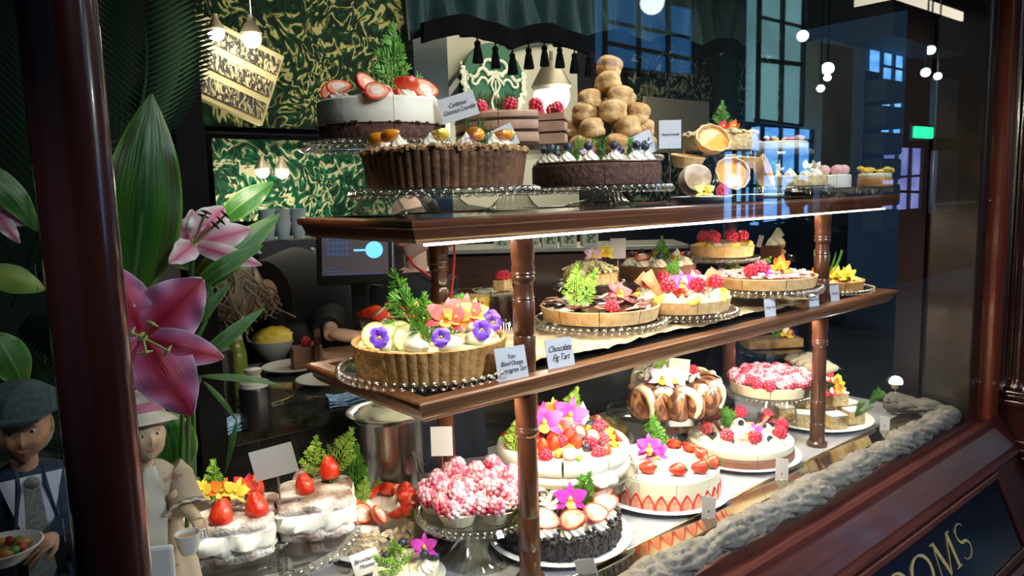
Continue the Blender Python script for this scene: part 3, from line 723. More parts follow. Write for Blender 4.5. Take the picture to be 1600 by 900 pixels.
def leg_prof(z0, z1, base):
    h = z1 - z0; p = []
    if base: p += [(0, z0), (.032, z0), (.032, z0 + .012), (.025, z0 + .018)]
    else: p += [(0, z0), (.022, z0)]
    p += [(.0235, z0 + .03), (.0235, z0 + .075), (.0215, z0 + .078), (.0235, z0 + .082), (.0235, z0 + .15), (.0215, z0 + .153), (.0235, z0 + .157)]
    p += [(.0215, z1 - .125), (.0205, z1 - .108), (.0195, z1 - .100), (.0245, z1 - .094), (.0255, z1 - .088), (.0235, z1 - .083), (.0255, z1 - .078), (.0235, z1 - .073), (.0250, z1 - .068), (.0225, z1 - .060), (.0245, z1 - .048), (.0250, z1), (0, z1)]
    return p
for lx, ly in ((1.01, 1.165), (2.265, 1.165), (1.03, 1.50), (2.265, 1.50)):
    g = G(); g.lathe(leg_prof(0, MID - .045 - DECK, True), 28); g.lathe(leg_prof(MID - .002 - DECK, TOP - .045 - DECK, False), 28); g.build('leg', M('dark_turned_wood', (.046, .015, .007), .30, (.095, .030, .013), scale=9, lo=.3, hi=.75, stretch=(6, 6, .8), coat=.6), st, (lx, ly, 0))
led = M('led_strip', (1, .93, .78), emit=5)
for z, yy in ((TOP - .047, 1.142), (MID - .036, 1.168)):
    g = G(); g.box(((SX0 + SX1) / 2, yy, z - DECK), (SX1 - SX0 - .10, .010, .006)); g.build('led_strip', led, st, smooth=False)
g = G(); pts = [Vector((1.045 + .02 * math.sin(k), 1.475 - .0 * k, 1.36 - .3 * k / 12 - DECK)) for k in range(13)]
g.tube([(.985, 1.47, 1.352 - DECK), (1.0, 1.455, 1.335 - DECK), (1.03, 1.45, 1.325 - DECK), (1.05, 1.455, 1.345 - DECK), (1.058, 1.472, 1.355 - DECK), (1.058, 1.474, 1.29 - DECK), (1.045, 1.470, 1.22 - DECK), (1.03, 1.468, 1.17 - DECK)], .003, 6); g.build('power_cord', M('red_cable', (.55, .04, .03), .4), st)

# ------------------------------------------------------------------ the room behind
wpA = M_paper('green_damask_paper', (.50, .46, .18), (.010, .085, .026), (.004, .026, .011), 5.2)
wpB = M_paper('emerald_damask_paper', (.60, .56, .34), (.012, .19, .080), (.008, .07, .035), 5.2)
wpC = M_paper('dim_damask_paper', (.34, .32, .18), (.020, .080, .055), (.008, .028, .022), scale=4.5)
YB = 4.3
struct(pbox('wall_paper_upper', 285, -60, 645, 208, YB, .03, wpA)); struct(pbox('wall_paper_lower', 330, 216, 620, 335, YB, .03, wpB))
struct(pbox('trim_6', 300, 204, 700, 219, YB - .08, .1, black)); struct(pbox('trim_7', 640, -60, 708, 330, YB - .1, .12, M('dark_teal_post', (.010, .020, .024), .3, coat=.4)))
struct(pbox('wall_paper_right', 985, -40, 1215, 330, YB, .03, wpC)); struct(pbox('trim_8', 1128, -40, 1150, 330, YB - .1, .1, M('dark_teal_post'))); struct(pbox('trim_9', 1190, -40, 1212, 330, YB - .1, .1, M('dark_teal_post')))
struct(pbox('wall_cream', 655, 40, 905, 320, YB + .02, .03, M('cream_plaster', (.58, .56, .44), .7)))
o = pbox('picture_frame', 1008, 150, 1108, 240, YB - .032, .03, M('cream_board', (.42, .36, .25), .6), .004); tag(o, 'pale framed board on the green wallpaper behind the scone tower', 'picture')
# dark arch over the cream wall
g = G(); c = pY(880, 300, YB); r0 = (pY(880, 300, YB) - pY(655, 260, YB)).length
vs = []; N = 24
g.tube([(c.x + (r0) * math.cos(R(170 - 75 * k / N)), YB - .02, c.z + r0 * .86 * math.sin(R(170 - 75 * k / N))) for k in range(N + 1)], .05, 8); struct(g.build('trim_10', M('dark_teal_post')))
# the round green medallion with its white ribbon bow and garlands
mc = pY(770, 132, YB - .06); t = thing('wall_medallion', 'round green wall medallion with white ribbon bow and leaf garlands', 'wall ornament', mc)
k_ = (mc - EYE).dot(_z) / FPX; rr = 62 * k_
g = G(); g.lathe([(0, 0), (rr, 0), (rr, .02), (0, .02)], 48, T=Matrix.Rotation(PI / 2, 4, 'X')); g.build('disc', M('medallion_green', (.02, .13, .06), .5), t)
def ornament(pts, w): g = G(); g.tube([Vector((a * k_ * 1.25, -.03, -b * k_)) for a, b in pts], w, 6); g.build('bow_ribbon', M('white_plaster', (.80, .82, .68), .5), t)
def curl(cx, cz, r, a0, a1, k1=1.0): return [(cx + r * (1 - (1 - k1) * q / 12) * math.cos(R(a0 + (a1 - a0) * q / 12)), cz - r * (1 - (1 - k1) * q / 12) * math.sin(R(a0 + (a1 - a0) * q / 12))) for q in range(13)]
for s_ in (-1, 1):
    ornament([(s_ * a, b) for a, b in curl(9, -26, 10, -120, 200)], .012)
    ornament([(s_ * a, b) for a, b in [(2, -16), (12, -13)] + curl(20, -14, 8, 180, -10, .9) + curl(36, -14, 8, 180, 330, .7)], .013)
    ornament([(s_ * a, b) for a, b in [(3, -12), (10, -4)] + curl(20, -2, 7, 200, 20, .8)[::2] + curl(33, -2, 6, 180, 420, .5)], .010)
    ornament([(s_ * 1.5, -12), (s_ * 7, 2), (s_ * 2, 14), (s_ * 7, 28), (s_ * 3, 44)], .009)
ornament([(0, -20), (0, -8)], .020); ornament([(0, -6), (0, 50)], .007)
for s_ in (-1, 1):
    g = G()
    for q in range(34):
        a = R(-90 + s_ * (14 + q * 2.9)); r_ = 1.02 - .10 * math.sin(PI * q / 33); p = Vector((r_ * rr * math.cos(a), -.03, r_ * rr * math.sin(a)))
        g.ball(p + Vector((random.uniform(-.012, .012), 0, random.uniform(-.012, .012))), (.022, .008, .013), 6, 4)
        g.ball(p + Vector((random.uniform(-.03, .03), -.004, random.uniform(-.03, .03))), (.010, .006, .016), 6, 4)
    g.build('garland', M('white_plaster'), t)
# lamps in the room: small, bright, real
glow = M('lamp_glow', (1, .95, .82), emit=22)
def room_lamp(px, py, Y, r, label, watts=0, flat=1.0, grp=None):
    p = pY(px, py, Y); t = thing('ceiling_spotlight', label, 'lamp', p, 0, grp)
    g = G(); g.ball((0, 0, 0), (r, r, r * flat), 16, 10); g.build('bulb', glow, t)
    g = G(); g.lathe([(r * .9, r * .2 * flat), (r * 1.15, r * .5), (r * .6, r * 1.5), (.012, r * 1.9), (.012, r * 2.4), (0, r * 2.4)], 20); g.build('housing', M('lamp_housing', (.25, .22, .16), .4, metal=.5), t)
    if watts: lamp('room_lamp_light', 'POINT', p + Vector((0, -.12, -.05)), watts, (1, .9, .68), shadow_soft_size=.06)
room_lamp(338, 52, YB - .5, .038, 'left one of two lit spotlights above the striped board', 5)
room_lamp(393, 60, YB - .5, .048, 'right one of two lit spotlights above the striped board', 5)
room_lamp(410, 268, YB - .3, .036, 'left lamp of the pair glaring on the lower green wallpaper', 5)
room_lamp(441, 269, YB - .3, .036, 'right lamp of the pair glaring on the lower green wallpaper', 5)
room_lamp(862, 150, YB - .6, .120, 'large glaring lamp left of the scone tower', 34)
# striped board of dark baskets hanging below the spotlights
c = pY(352, 108, YB - .35); t = thing('hanging_sign', 'tilted cream board with dark scribbled bands high on the left wall', 'sign', c)
g = G(); g.tube([(-.15, 0, .2), (-.15, 0, 3.05 - c.z)], .006, 6); g.tube([(.15, 0, .1), (.15, 0, 3.05 - c.z)], .006, 6); g.build('hanging_rods', bchrome, t)
T = Matrix.Rotation(R(22), 4, 'Y'); g = G(); g.box((0, 0, 0), (.52, .05, .40), T=T); g.build('board', M('sign_cream', (.45, .38, .20), .6), t, smooth=False, bevel=.006)
for q in range(3): g = G(); g.box((0, -.029, .125 - .125 * q), (.48, .010, .085), T=T); g.build('scribbled_band', M('scribble', (.012, .010, .008), .7, (.42, .36, .20), scale=38, lo=.48, hi=.60, stretch=(1, 1, .5), dist=2), t, smooth=False)
# valance with tassels across the top of the bay
def valance():
    a = pY(640, 0, 2.0); b = pY(1215, 0, 2.0); n = 150; t = thing('fabric_valance', 'dark teal swagged fabric valance across the top of the window bay', 'valance', (a.x, 2.0, 0))
    Lx = b.x - a.x
    def low(x):
        u = x / Lx; px = 640 + 575 * u; base = pY(px, 62 + 30 * u, 2.0).z
        return base + .035 * abs(math.sin(u * PI * 6)) 
    def fn(u, v):
        x = Lx * u; z0 = low(x); z1 = a.z + .35; s = (v + 1) / 2
        return (x, .03 * math.sin(x * 34 + s * 2) + .02 * math.sin(x * 91) * (1 - s) + .05 * math.sin(u * PI * 6) ** 2 * math.sin(PI * s), z0 + (z1 - z0) * s)
    g = G(); g.sheet(fn, n * 2, 10, .004); g.build('swag', M('teal_velvet', (.010, .036, .036), .7, (.018, .062, .060), scale=6, bump=.2), t)
    g = G(); g.sheet(lambda u, v: (Lx * u, -.062 + .012 * math.sin(Lx * u * 34), low(Lx * u) + .030 * v + .010), n, 2, .014); g.build('fringe', M('black_fringe', (.003, .003, .003), .95, spec=.1, bump=.8, bscale=90), t)
    def tm():
        g = G(); g.tube([(0, 0, 0), (0, 0, -.022)], .0022, 5); g.ball((0, 0, -.026), .0085, 8, 6)
        g.lathe([(0, -.030), (.006, -.031), (.0085, -.040), (.012, -.062), (.013, -.072), (0, -.072)], 20, lambda a, i, z: 1 + .12 * math.cos(9 * a)); return g.mesh('tassel', M('black_fringe'))
    me = tm()
    for q in range(26):
        x = Lx * (.10 + .87 * q / 25); put(me, 'tassel', t, (x, -.062, low(x) - .008), (0, 0, q), 1.3)
valance()

# back cabinet with tea boxes, black stone counter
struct(slab('counter_front', (1.55, 1.945, .42), (4.1, .06, .84), M('counter_black', (.012, .012, .014), .2, coat=.4)))
o = slab('stone_counter', (1.55, 2.28, CNT - .02), (4.2, .76, .04), M('black_green_stone', (.012, .018, .014), .12, (.06, .075, .06), scale=7, lo=.45, hi=.75, dist=2, coat=.5), .004); tag(o, 'black polished stone counter behind the window display', 'counter')
c0 = pY(880, 386, 3.0); RZ = -.72
t = thing('back_cabinet', 'dark brown wooden cabinet behind the counter carrying small boxes', 'cabinet', (c0.x, c0.y, 0), RZ)
g = G(); g.box((0, .2, c0.z / 2 - .02), (1.35, .4, c0.z - .04)); g.build('carcass', M('brown_cabinet', (.045, .016, .008), .4, (.07, .026, .012), scale=6, stretch=(1, 6, 6), coat=.3), t, smooth=False)
g = G(); g.box((0, .19, c0.z - .012), (1.39, .44, .024)); g.build('top_board', M('steel_edge', (.45, .45, .40), .3, metal=.6), t, smooth=False, bevel=.003)
zt = c0.z
def box_mesh():
    g = G(); g.box((0, 0, .05), (.088, .07, .10)); g.box((0, -.036, .05), (.062, .004, .062), m=1); return g.mesh('tea_box', [M('pale_box', (.55, .56, .42), .6), M('box_print', (.05, .10, .04), .6, (.45, .48, .33), scale=55, lo=.46, hi=.56)], False)
bm_ = box_mesh()
where = ['left of the left front leg', 'right behind the left front leg', 'second right of the left front leg', 'third right of the left front leg', 'at the right end of the row']
ax = Vector((math.cos(RZ), math.sin(RZ), 0)); dep = Vector((-math.sin(RZ), math.cos(RZ), 0))
for q, dx in enumerate((-.345, -.175, -.075, .03, .15)):
    p = Vector((c0.x, c0.y, zt)) + ax * dx + dep * .05; o = put(bm_, 'tea_box', None, p, (0, 0, RZ + .04 * q), 1.0, .002); tag(o, 'small pale box with green print, ' + where[q], 'box', 'printed boxes on the back cabinet')

# ------------------------------------------------------------------ outside: the arcade opposite, seen only mirrored in the pane
YV = 4.8; YO = 2 * .882 - YV
def obox(name, px0, py0, px1, py1, mat, d=.1, Yv=YV, bevel=0):
    a = pY(px0, py0, Yv); b = pY(px1, py1, Yv); c = (a + b) / 2; yo = 2 * .882 - Yv
    g = G(); g.box((0, 0, 0), (abs(b.x - a.x), d, abs(a.z - b.z))); return g.build(name, mat, None, (c.x, yo - d / 2 - (.16 if name == 'lit_shopfront' else 0), c.z), smooth=False, bevel=bevel)
struct(slab('wall_arcade', (9, YO - .50, 2.5), (22, .1, 5.5), M('arcade_dark', (.010, .010, .012), .7)))
bl = M('blue_lit_glass', (.06, .26, .75), emit=5.5, c2=(.20, .52, .95), scale=2.2, lo=.35, hi=.7, stretch=(1, 1, 3))
bl2 = M('teal_haze_glow', (.12, .26, .28), emit=3.6, c2=(.16, .36, .40), scale=1.2)
bl3 = M('violet_lit_glass', (.20, .25, .75), emit=2.2, c2=(.35, .40, .9), scale=2)
bl4 = M('deep_blue_glass', (.02, .13, .36), emit=2.6, c2=(.03, .17, .42), scale=1.5)
def lit(name, a, mat, label, nx=3, nz=4):
    o = obox(name, *a, mat); tag(o, label, 'window'); w_ = abs(pY(a[0], a[1], YV).x - pY(a[2], a[1], YV).x); h_ = abs(pY(a[0], a[1], YV).z - pY(a[0], a[3], YV).z); rnd = random.Random(nx + nz)
    g = G()
    for k in range(nx + 1): g.box((-w_ / 2 + w_ * k / nx + rnd.uniform(-.03, .03), .08, 0), (.022 + .02 * rnd.random(), .05, h_ + .05))
    g.build('mullions', M('mullion_dark', (.03, .035, .045), .5), o, smooth=False)
    g = G()
    for k in range(nz): g.box((0, .07, -h_ / 2 + h_ * (k + rnd.random() * .6) / nz), (w_, .04, .02 + .03 * rnd.random()), T=Matrix.Rotation(rnd.uniform(-.04, .04), 4, 'Y'))
    g.build('glazing_bars', M('mullion_dark'), o, smooth=False)
lit('lit_shopfront', (1206, 196, 1284, 345), bl, 'bright blue lit shopfront of the arcade, mirrored beside the pink meringue cake')
lit('lit_shopfront', (1164, 235, 1202, 345), bl, 'blue lit shopfront mirrored above the fern right of the pastry tarts')
lit('lit_shopfront', (1200, -30, 1270, 192), bl2, 'pale teal glowing panel added for the haze mirrored high above the right end of the shelf', nx=2, nz=3)  # glowing panel put in for the teal haze in the pane
lit('lit_shopfront', (1390, 60, 1426, 225), bl, 'narrow blue lit bay mirrored left of the green exit light', nx=2, nz=3)
lit('lit_shopfront', (1390, 228, 1455, 325), bl3, 'violet lit bay mirrored low right beside the white notices', nx=3, nz=2)
lit('lit_shopfront', (962, -30, 1104, 112), bl4, 'deep blue lit screen mirrored behind the top of the scone tower')
stone = M('arcade_stone', (.34, .33, .27), .8, (.44, .43, .36), scale=3)
o = obox('stone_pier', 1288, 60, 1345, 330, stone, .3); tag(o, 'pale smooth stone pier of the arcade, mirrored behind the far cakes', 'pier')
t = thing('banded_pier', 'dark banded stone pier mirrored between two blue bays', 'pier', (pY(1377, 300, YV).x, YO, 0))
for q in range(6): g = G(); g.box((0, 0, .9 + q * .36), (.62, .3, .30)); g.build('stone_block', M('pier_block', (.16, .17, .18), .8), t, smooth=False, bevel=.03)
g = G(); g.box((0, -.2, 1.8), (.55, .1, 2.4)); g.build('pier_core', M('arcade_dark'), t, smooth=False)
t = thing('exit_light', 'small green lit exit light mirrored near the right window post', 'light', pY(1443, 207, YV) * 1); t.location.y = YO
g = G(); g.box((0, 0, 0), (.62, .06, .17)); g.build('diffuser', M('green_glow', (.02, .75, .35), emit=5), t, smooth=False); g = G(); g.box((0, -.05, 0), (.7, .05, .24)); g.build('casing', black, t, smooth=False)
for q, (a, lb) in enumerate((((1466, 120, 1494, 215), 'upper white notice mirrored beside the black window post'), ((1466, 235, 1494, 330), 'lower white notice mirrored beside the black window post'))):
    o = obox('white_notice', *a, M('notice_paper', (.45, .47, .45), .7)); tag(o, lb, 'notice')
for q, (px, py, r, lb) in enumerate(((1255, 56, .07, 'lamp mirrored just under the dark valance corner'), (1294, 107, .08, 'lamp mirrored on the stone pier'), (1455, 78, .07, 'highest lamp mirrored beside the black window post'), (1447, 113, .07, 'left one of two close lamps mirrored by the window post'), (1466, 119, .06, 'right one of two close lamps mirrored by the window post'), (1283, 138, .05, 'lamp mirrored at the edge of the tall blue shopfront'), (1020, 3, .12, 'lamp mirrored at the top edge above the scone tower'))):
    p = pY(px, py, YV - .9); r *= .8; p.y = 2 * .882 - p.y; t = thing('arcade_lamp', 'small bright arcade ' + lb, 'lamp', p, 0, 'lamps of the arcade outside')
    g = G(); g.ball((0, 0, 0), r, 12, 8); g.build('globe', M('arcade_globe', (.85, .95, 1), emit=9), t); g = G(); g.tube([(0, 0, r * .9), (0, 0, 1.0)], .012, 6); g.build('rod', black, t)
    if q == 1: lamp('pier_fill', 'POINT', p - Vector((0, 0, r + .03)), 60, (.9, .95, .85), shadow_soft_size=.03)  # extra point light added under this globe to brighten the stone pier
t = thing('canopy_light', 'long warm lit canopy panel mirrored at the top right of the pane', 'light', (0, 0, 0))
a = pY(1425, 15, YV - .4); t.location = (a.x, 2 * .882 - a.y, a.z); g = G(); g.box((0, 0, 0), (2.2, .5, .12)); g.build('panel', M('canopy_glow', (1, .88, .68), emit=3.0), t, smooth=False); g = G(); g.box((0, -.02, -.30), (2.4, .6, .42)); g.build('fascia', M('dark_fascia', (.06, .03, .02), .5), t, smooth=False)

# ================================================================== TOP SHELF
def fl(v=-.7): return (0, 0, v)
FACE = -.70            # turn of a thing that faces the street corner
def onrim(parent, n, r, z, fn, a0=0, skip=()):
    for k, (x, y) in enumerate(ring(n, r, a0)):
        if k not in skip: fn(parent, (x, y, z), k)
# chocolate fluted tart with mandarins
p = pY(697, 298, 1.31); T1 = (p.x, p.y)
glass_stand(p.x, p.y, TOP, p.z - TOP + .002, .190, 'low beaded glass stand under the cocoa tart with mandarin segments', skirt=.010, fr=.55)
t = thing('mandarin_tart', 'deep fluted cocoa tart with crumble rim, cream rosettes and mandarin segments', 'tart', (p.x, p.y, p.z + .004), .3)
fluted_case(t, .172, .073, crustdark, 58, .94); g = G(); g.lathe([(0, .066), (.160, .066), (.150, .071), (0, .072)], 40); g.build('filling', M('caramel_filling', (.42, .22, .08), .5, (.55, .33, .14), scale=30), t)
g = G(); bumps(g, .146, .172, .073, 420, .0085, 3, zj=.007); o = g.build('crumble_topping', crumb, t); o['kind'] = 'stuff'
for k, (x, y) in enumerate(ring(11, .125, .15)):
    if y + .5 * x > .085: continue
    rosette(t, (x, y, .072), 1.25); segment(t, (x, y, .110), 1.45, yellowm if k % 3 == 0 else orangem, (random.uniform(-.4, .4), .2, random.random() * 6))
rosemary(t, (-.03, -.11, .072), 1.0, seed=2, n=6); rosemary(t, (-.015, -.12, .072), .8, seed=3, n=5)
flower(t, (-.075, -.12, .085), 'bloom', lilacpet, (1.1, 0, -.9), .6)
# white coconut mousse cake behind
p = pY(588, 226, 1.52)
glass_stand(p.x, p.y, TOP, p.z - TOP, .162, 'tall beaded glass stand under the white mousse cake with strawberries', skirt=.014)
t = thing('coconut_mousse_cake', 'tall white mousse cake on chocolate base topped with sliced strawberries', 'cake', (p.x + .015, p.y, p.z + .003), .2)
layer(t, 'chocolate_base', .140, 0, .034, chocsp, 8, .25); g = G(); bumps(g, .134, .142, .034, 150, .005, 4, zj=.003); g.build('crumb_line', choc, t)
layer(t, 'white_mousse', .140, .036, .092, mousse, 8, .25)
for k, (x, y) in enumerate(ring(8, .105, .6)):
    rosette(t, (x, y, .090), 1.15)
    halfberry(t, (x, y - .004, .120), 1.35, (random.uniform(.3, .9), random.uniform(-.3, .3), random.random() * 6)) if k % 2 else swslice(t, (x, y, .118), 1.5, (1.1, .2, random.random() * 3 - 1.5))
for k in range(4): halfberry(t, (-.10 + .04 * k, -.105 + .015 * (k % 2), .100), 1.3, (1.0, .2 * k, FACE + .3 * k))
fern(t, (.01, -.03, .088), .165, (0, .03, FACE), M('mid_green_fern', (.08, .26, .03), .5, (.16, .42, .06), scale=50), 3)
card(tuple(pY(722, 186, 1.34)), .082, .056, 'slanted card reading Caribbean Coconut Crumble beside the white mousse cake', 'Caribbean\nCoconut Crumble', rz=FACE, tilt=-.2, roll=-.28, size=.0150, clip='', zlift=0)
# chocolate layer cake behind the tart
p = pY(800, 236, 1.475)
glass_stand(p.x, p.y, TOP, p.z - TOP, .150, 'plain glass stand under the striped chocolate mousse cake', beads=False)
t = thing('chocolate_layer_cake', 'brown mousse layer cake with dark chocolate stripes and raspberries on its rim', 'cake', (p.x, p.y, p.z + .003), 0)
for k, (z0, z1, mt_) in enumerate(((0, .010, choc), (.011, .036, chocmousse), (.0365, .041, choc), (.0415, .066, chocmousse), (.0665, .069, choc), (.0695, .086, chocmousse))):
    layer(t, 'mousse_layer' if mt_ is chocmousse else 'chocolate_layer', .141 - .0015 * (k % 2), z0, z1, mt_, 9, .3, skip=(6,), gap=.002)
for k, (x, y) in enumerate(ring(10, .118, .2)): raspberry(t, (x, y, .086), 1.25)
for k in range(5): rosemary(t, (random.uniform(-.06, .06), random.uniform(-.05, .06), .084), .95, (0, 0, k), 3 + k, M('olive_herb', (.05, .08, .02), .6, (.10, .14, .04), scale=40), 5)
card(tuple(pY(790, 234, 1.27)), .070, .050, 'slanted card reading Apricot Pistachio in front of the striped chocolate cake', 'Apricot\nPistachio', rz=FACE, tilt=-.15, roll=-.42, size=.0165, clip='')
# dark chocolate cake with blueberries
p = pY(937, 292, 1.30)
glass_stand(p.x, p.y, TOP, p.z - TOP, .172, 'low beaded glass stand under the dark blueberry chocolate cake', skirt=.010, fr=.5)
t = thing('blueberry_chocolate_cake', 'dark chocolate cake with cream rosettes, blueberries and lilac petals', 'cake', (p.x - .012, p.y, p.z + .003), .1)
layer(t, 'chocolate_sponge', .158, 0, .052, chocsp, 10, .15); layer(t, 'chocolate_glaze', .156, .052, .058, choc, 10, .15)
for k, (x, y) in enumerate(ring(14, .128, .1)):
    rosette(t, (x, y, .057), .95); blueberry(t, (x, y, .082), 1.3)
    if k % 4 == 0: flower(t, (x * .85, y * .85 + .01, .080), 'bloom', lilacpet, (1.2, 0, FACE), .8)
for k, (x, y) in enumerate(((-.09, -.04), (-.02, -.11), (.02, .0), (-.05, .02))): rosemary(t, (x, y, .056), .95, (0, 0, k), 8 + k, leafm, 4)
# the scone tower
ps = pY(950, 246, 1.485); s0 = ps.z
glass_stand(ps.x, ps.y, TOP, s0 - TOP, .150, 'tall glass stand carrying the pyramid of scones')
def scone_mesh(seed):
    rnd = random.Random(seed); g = G(); o1 = Vector((rnd.random() * 9, rnd.random() * 9, 0))
    prof = [(0, 0), (.024, 0), (.030, .005), (.0325, .014), (.0322, .020), (.0312, .023), (.0330, .028), (.0330, .036), (.030, .044), (.022, .050), (.011, .053), (0, .0535)]
    g.lathe(prof, 28, lambda a, i, z: 1 + .16 * noise.noise(Vector((math.cos(a) * 1.5, math.sin(a) * 1.5, z * 45)) + o1) - (.05 * max(0, math.sin(a * 2 + seed)) if i == 5 else 0))
    me = g.mesh('scone', M('scone_crust', (.38, .18, .045), .75, (.66, .44, .20), scale=22, lo=.35, hi=.62, bump=.9, bscale=45), 70); return me
sm = [scone_mesh(k) for k in range(5)]
rowsn = [(7, .105, 0), (6, .098, .046), (5, .078, .090), (4, .058, .132), (2, .032, .178), (1, 0, .224)]
place = ['in the lowest ring', 'in the second ring from below', 'in the third ring', 'in the fourth ring', 'in the pair under the top', 'crowning the tower']
side = ['facing the pane', 'at its right front', 'at its right', 'at its back right', 'at its back', 'at its back left', 'at its left']
q = 0
for L_, (n, r, z) in enumerate(rowsn):
    for k, (x, y) in enumerate(ring(n, r, -2.2 + .45 * (L_ % 2))):
        o = put(sm[q % 5], 'scone', None, (ps.x + x, ps.y + y, s0 + z + .004), (random.uniform(-.22, .22), random.uniform(-.22, .22), q * 1.3), random.uniform(1.02, 1.14))
        sd_ = side[int(round(k * 7 / n)) % 7]
        tag(o, 'golden scone ' + place[L_] + ('' if n < 2 else ' of the pile, ' + (('left one' if k else 'right one') if n == 2 else sd_)), 'scone', 'scones piled in a tower'); q += 1
card(tuple(pY(1012, 242, 1.20)), .058, .056, 'tilted card reading Ricotta and Blueberry left of the strudel card', 'Ricotta &\nBlueberry', rz=FACE, tilt=-.1, roll=-.4, size=.0115, clip='')
pc = pY(1047, 296, 1.16); card((pc.x, pc.y, TOP), .054, .068, 'upright card reading Apple Strudel on a tall chrome rod', 'Apple Strudel', rz=FACE, tilt=0, size=.0085, clip='rod', zlift=pY(1047, 232, 1.16).z - TOP)
# custard tarts and dusted pastry on white plates
p = pY(1095, 296, 1.225); W1 = white_plate(p.x, p.y, TOP, .085, 'white plate at the shelf edge under the dusted pastry and yellow flower')
def tart_shell(x, y, z, label, rot=(0, 0, 0), s=1.0, dust=False):
    t = thing('custard_tart', label, 'tart', (x, y, z), 0, 'custard tarts on the top shelf'); t.rotation_euler = rot
    g = G(); g.lathe([(0, 0), (.030, 0), (.042, .026), (.044, .030), (.040, .031), (.036, .022), (0, .021)], 48, lambda a, i, z: 1 + (.03 * math.sin(a * 11) * (i in (2, 3, 4))) + .02 * math.sin(a * 3)); g.build('pastry_shell', pastry if not dust else M('dusted_pastry', (.70, .52, .34), .8, (.88, .82, .74), scale=40), t)
    g = G(); g.lathe([(0, .029), (.020, .028), (.036, .025), (.036, .022), (0, .022)], 32, lambda a, i, z: 1 + .04 * math.sin(a * 5)); g.build('custard', custard, t); t.scale = (s, s, s); return t
b = pY(1110, 296, 1.25)
zp = TOP + .018
for lb, px, py, Y, rot, s in (('custard tart tipped on edge on top of the pile, open side left', 1108, 228, 1.27, (.75, -.55, 0), 1.15), ('caramelised custard tart leaning open towards the pane below the tipped one', 1138, 278, 1.235, (1.15, 0, -.55), 1.15), ('custard tart standing on edge at the right end of the pile', 1183, 272, 1.22, (1.25, 0, .35), 1.15), ('custard tart lying behind the dusted pastry', 1072, 262, 1.30, (.2, 0, 0), 1.1), ('custard tart lying at the back of the right plate', 1165, 262, 1.31, (.1, 0, 0), 1.1)):
    q_ = pY(px, py, Y); tart_shell(q_.x, q_.y, q_.z, lb, rot, s)
q_ = pY(1086, 288, 1.20); t = thing('dusted_pastry', 'round sugar dusted pastry standing on its side behind a yellow flower', 'pastry', (q_.x, q_.y, TOP + .016), FACE)
g = G(); g.lathe([(0, 0), (.036, 0), (.040, .01), (.040, .045), (.034, .056), (0, .058)], 28, lambda a, i, z: 1 + .04 * math.sin(a * 3), T=Matrix.Translation((0, .03, .040)) @ Matrix.Rotation(1.35, 4, 'X')); g.build('pastry_body', M('sugared_crust', (.45, .28, .15), .8, (.80, .72, .62), scale=26, lo=.4, hi=.7), t)
q_ = pY(1100, 291, 1.155); o = flower(None, (q_.x, q_.y, TOP + .030), 'orchid', yelpet, (1.2, 0, FACE), .95, name='yellow_flower'); tag(o, 'yellow flower lying before the sugar dusted pastry', 'flower')
q_ = pY(1128, 291, 1.165); o = raspberry(None, (q_.x, q_.y, TOP + .019), 1.2); tag(o, 'single raspberry on the white plate right of the yellow flower', 'raspberry')
p = pY(1180, 296, 1.225); white_plate(p.x, p.y, TOP, .080, 'white plate at the shelf edge under the right custard tarts')
# crumble topped cake with flowers
p = pY(1125, 238, 1.48); glass_stand(p.x, p.y, TOP, p.z - TOP, .120, 'glass stand under the crumble cake behind the custard tarts', beads=False)
t = thing('crumble_cake', 'pale crumble topped cake with pink and orange flowers', 'cake', (p.x, p.y, p.z + .002), 0)
layer(t, 'sponge', .118, 0, .05, sponge, 8); g = G(); bumps(g, 0, .120, .052, 420, .009, 6, zj=.010); o = g.build('crumble_topping', M('pale_crumble', (.66, .46, .22), .8, (.80, .64, .38), scale=50), t); o['kind'] = 'stuff'
for k, (x, y, m_) in enumerate(((-.03, -.03, redpet), (.0, -.05, orpet), (.02, -.02, purpet))): flower(t, (x, y, .072), 'bloom', m_, (.9, 0, FACE), 1.1)
fern(t, (.0, .0, .06), .10, (0, 0, FACE), leafm, 5); rosemary(t, (-.06, -.09, .02), .9, (0, .5, 0), 12, leafm)
q_ = pY(1188, 252, 1.30); o = fern(None, (q_.x - .02, q_.y, TOP + .03), .10, (0, .5, FACE - .3), leafm, 6); tag(o, 'thick green fern sprig leaning right of the custard tarts', 'fern sprig')
q_ = pY(1200, 258, 1.33); o = rosemary(None, (q_.x, q_.y, TOP + .04), 1.0, (0, .3, 0), 14, leafm, 9); tag(o, 'feathery green herb tuft right of the fern sprig', 'herb')
# far cakes: pale meringue plate, pink meringue cake, mandarin cake
p = pY(1240, 292, 1.33); glass_stand(p.x, p.y, TOP, .035, .12, 'low glass stand under the petal covered cake')
t = thing('petal_cake', 'pale cake slices strewn with pink and white petals', 'cake', (p.x, p.y, TOP + .038), 0); layer(t, 'cake_body', .105, 0, .035, sponge, 8)
for k in range(9): x, y = ring(9, .075)[k]; rosette(t, (x, y, .034), .9); (flower(t, (x, y, .058), 'bloom', lilacpet if k % 2 else whpet, (.8, 0, k), 1.0) if k % 2 == 0 else None)
p = pY(1212, 236, 1.50); glass_stand(p.x, p.y, TOP, p.z - TOP, .125, 'tall glass stand at the back right of the top shelf')
t = thing('glazed_fruit_cake', 'white cake with small pink and yellow fruits behind the petal cake', 'cake', (p.x, p.y, p.z + .002), 0); layer(t, 'cake_body', .11, 0, .03, mousse, 8)
for k, (x, y) in enumerate(ring(10, .085)): segment(t, (x, y, .040), .9, (yellowm, strawm, pinkm)[k % 3], None, 'fruit_slice')
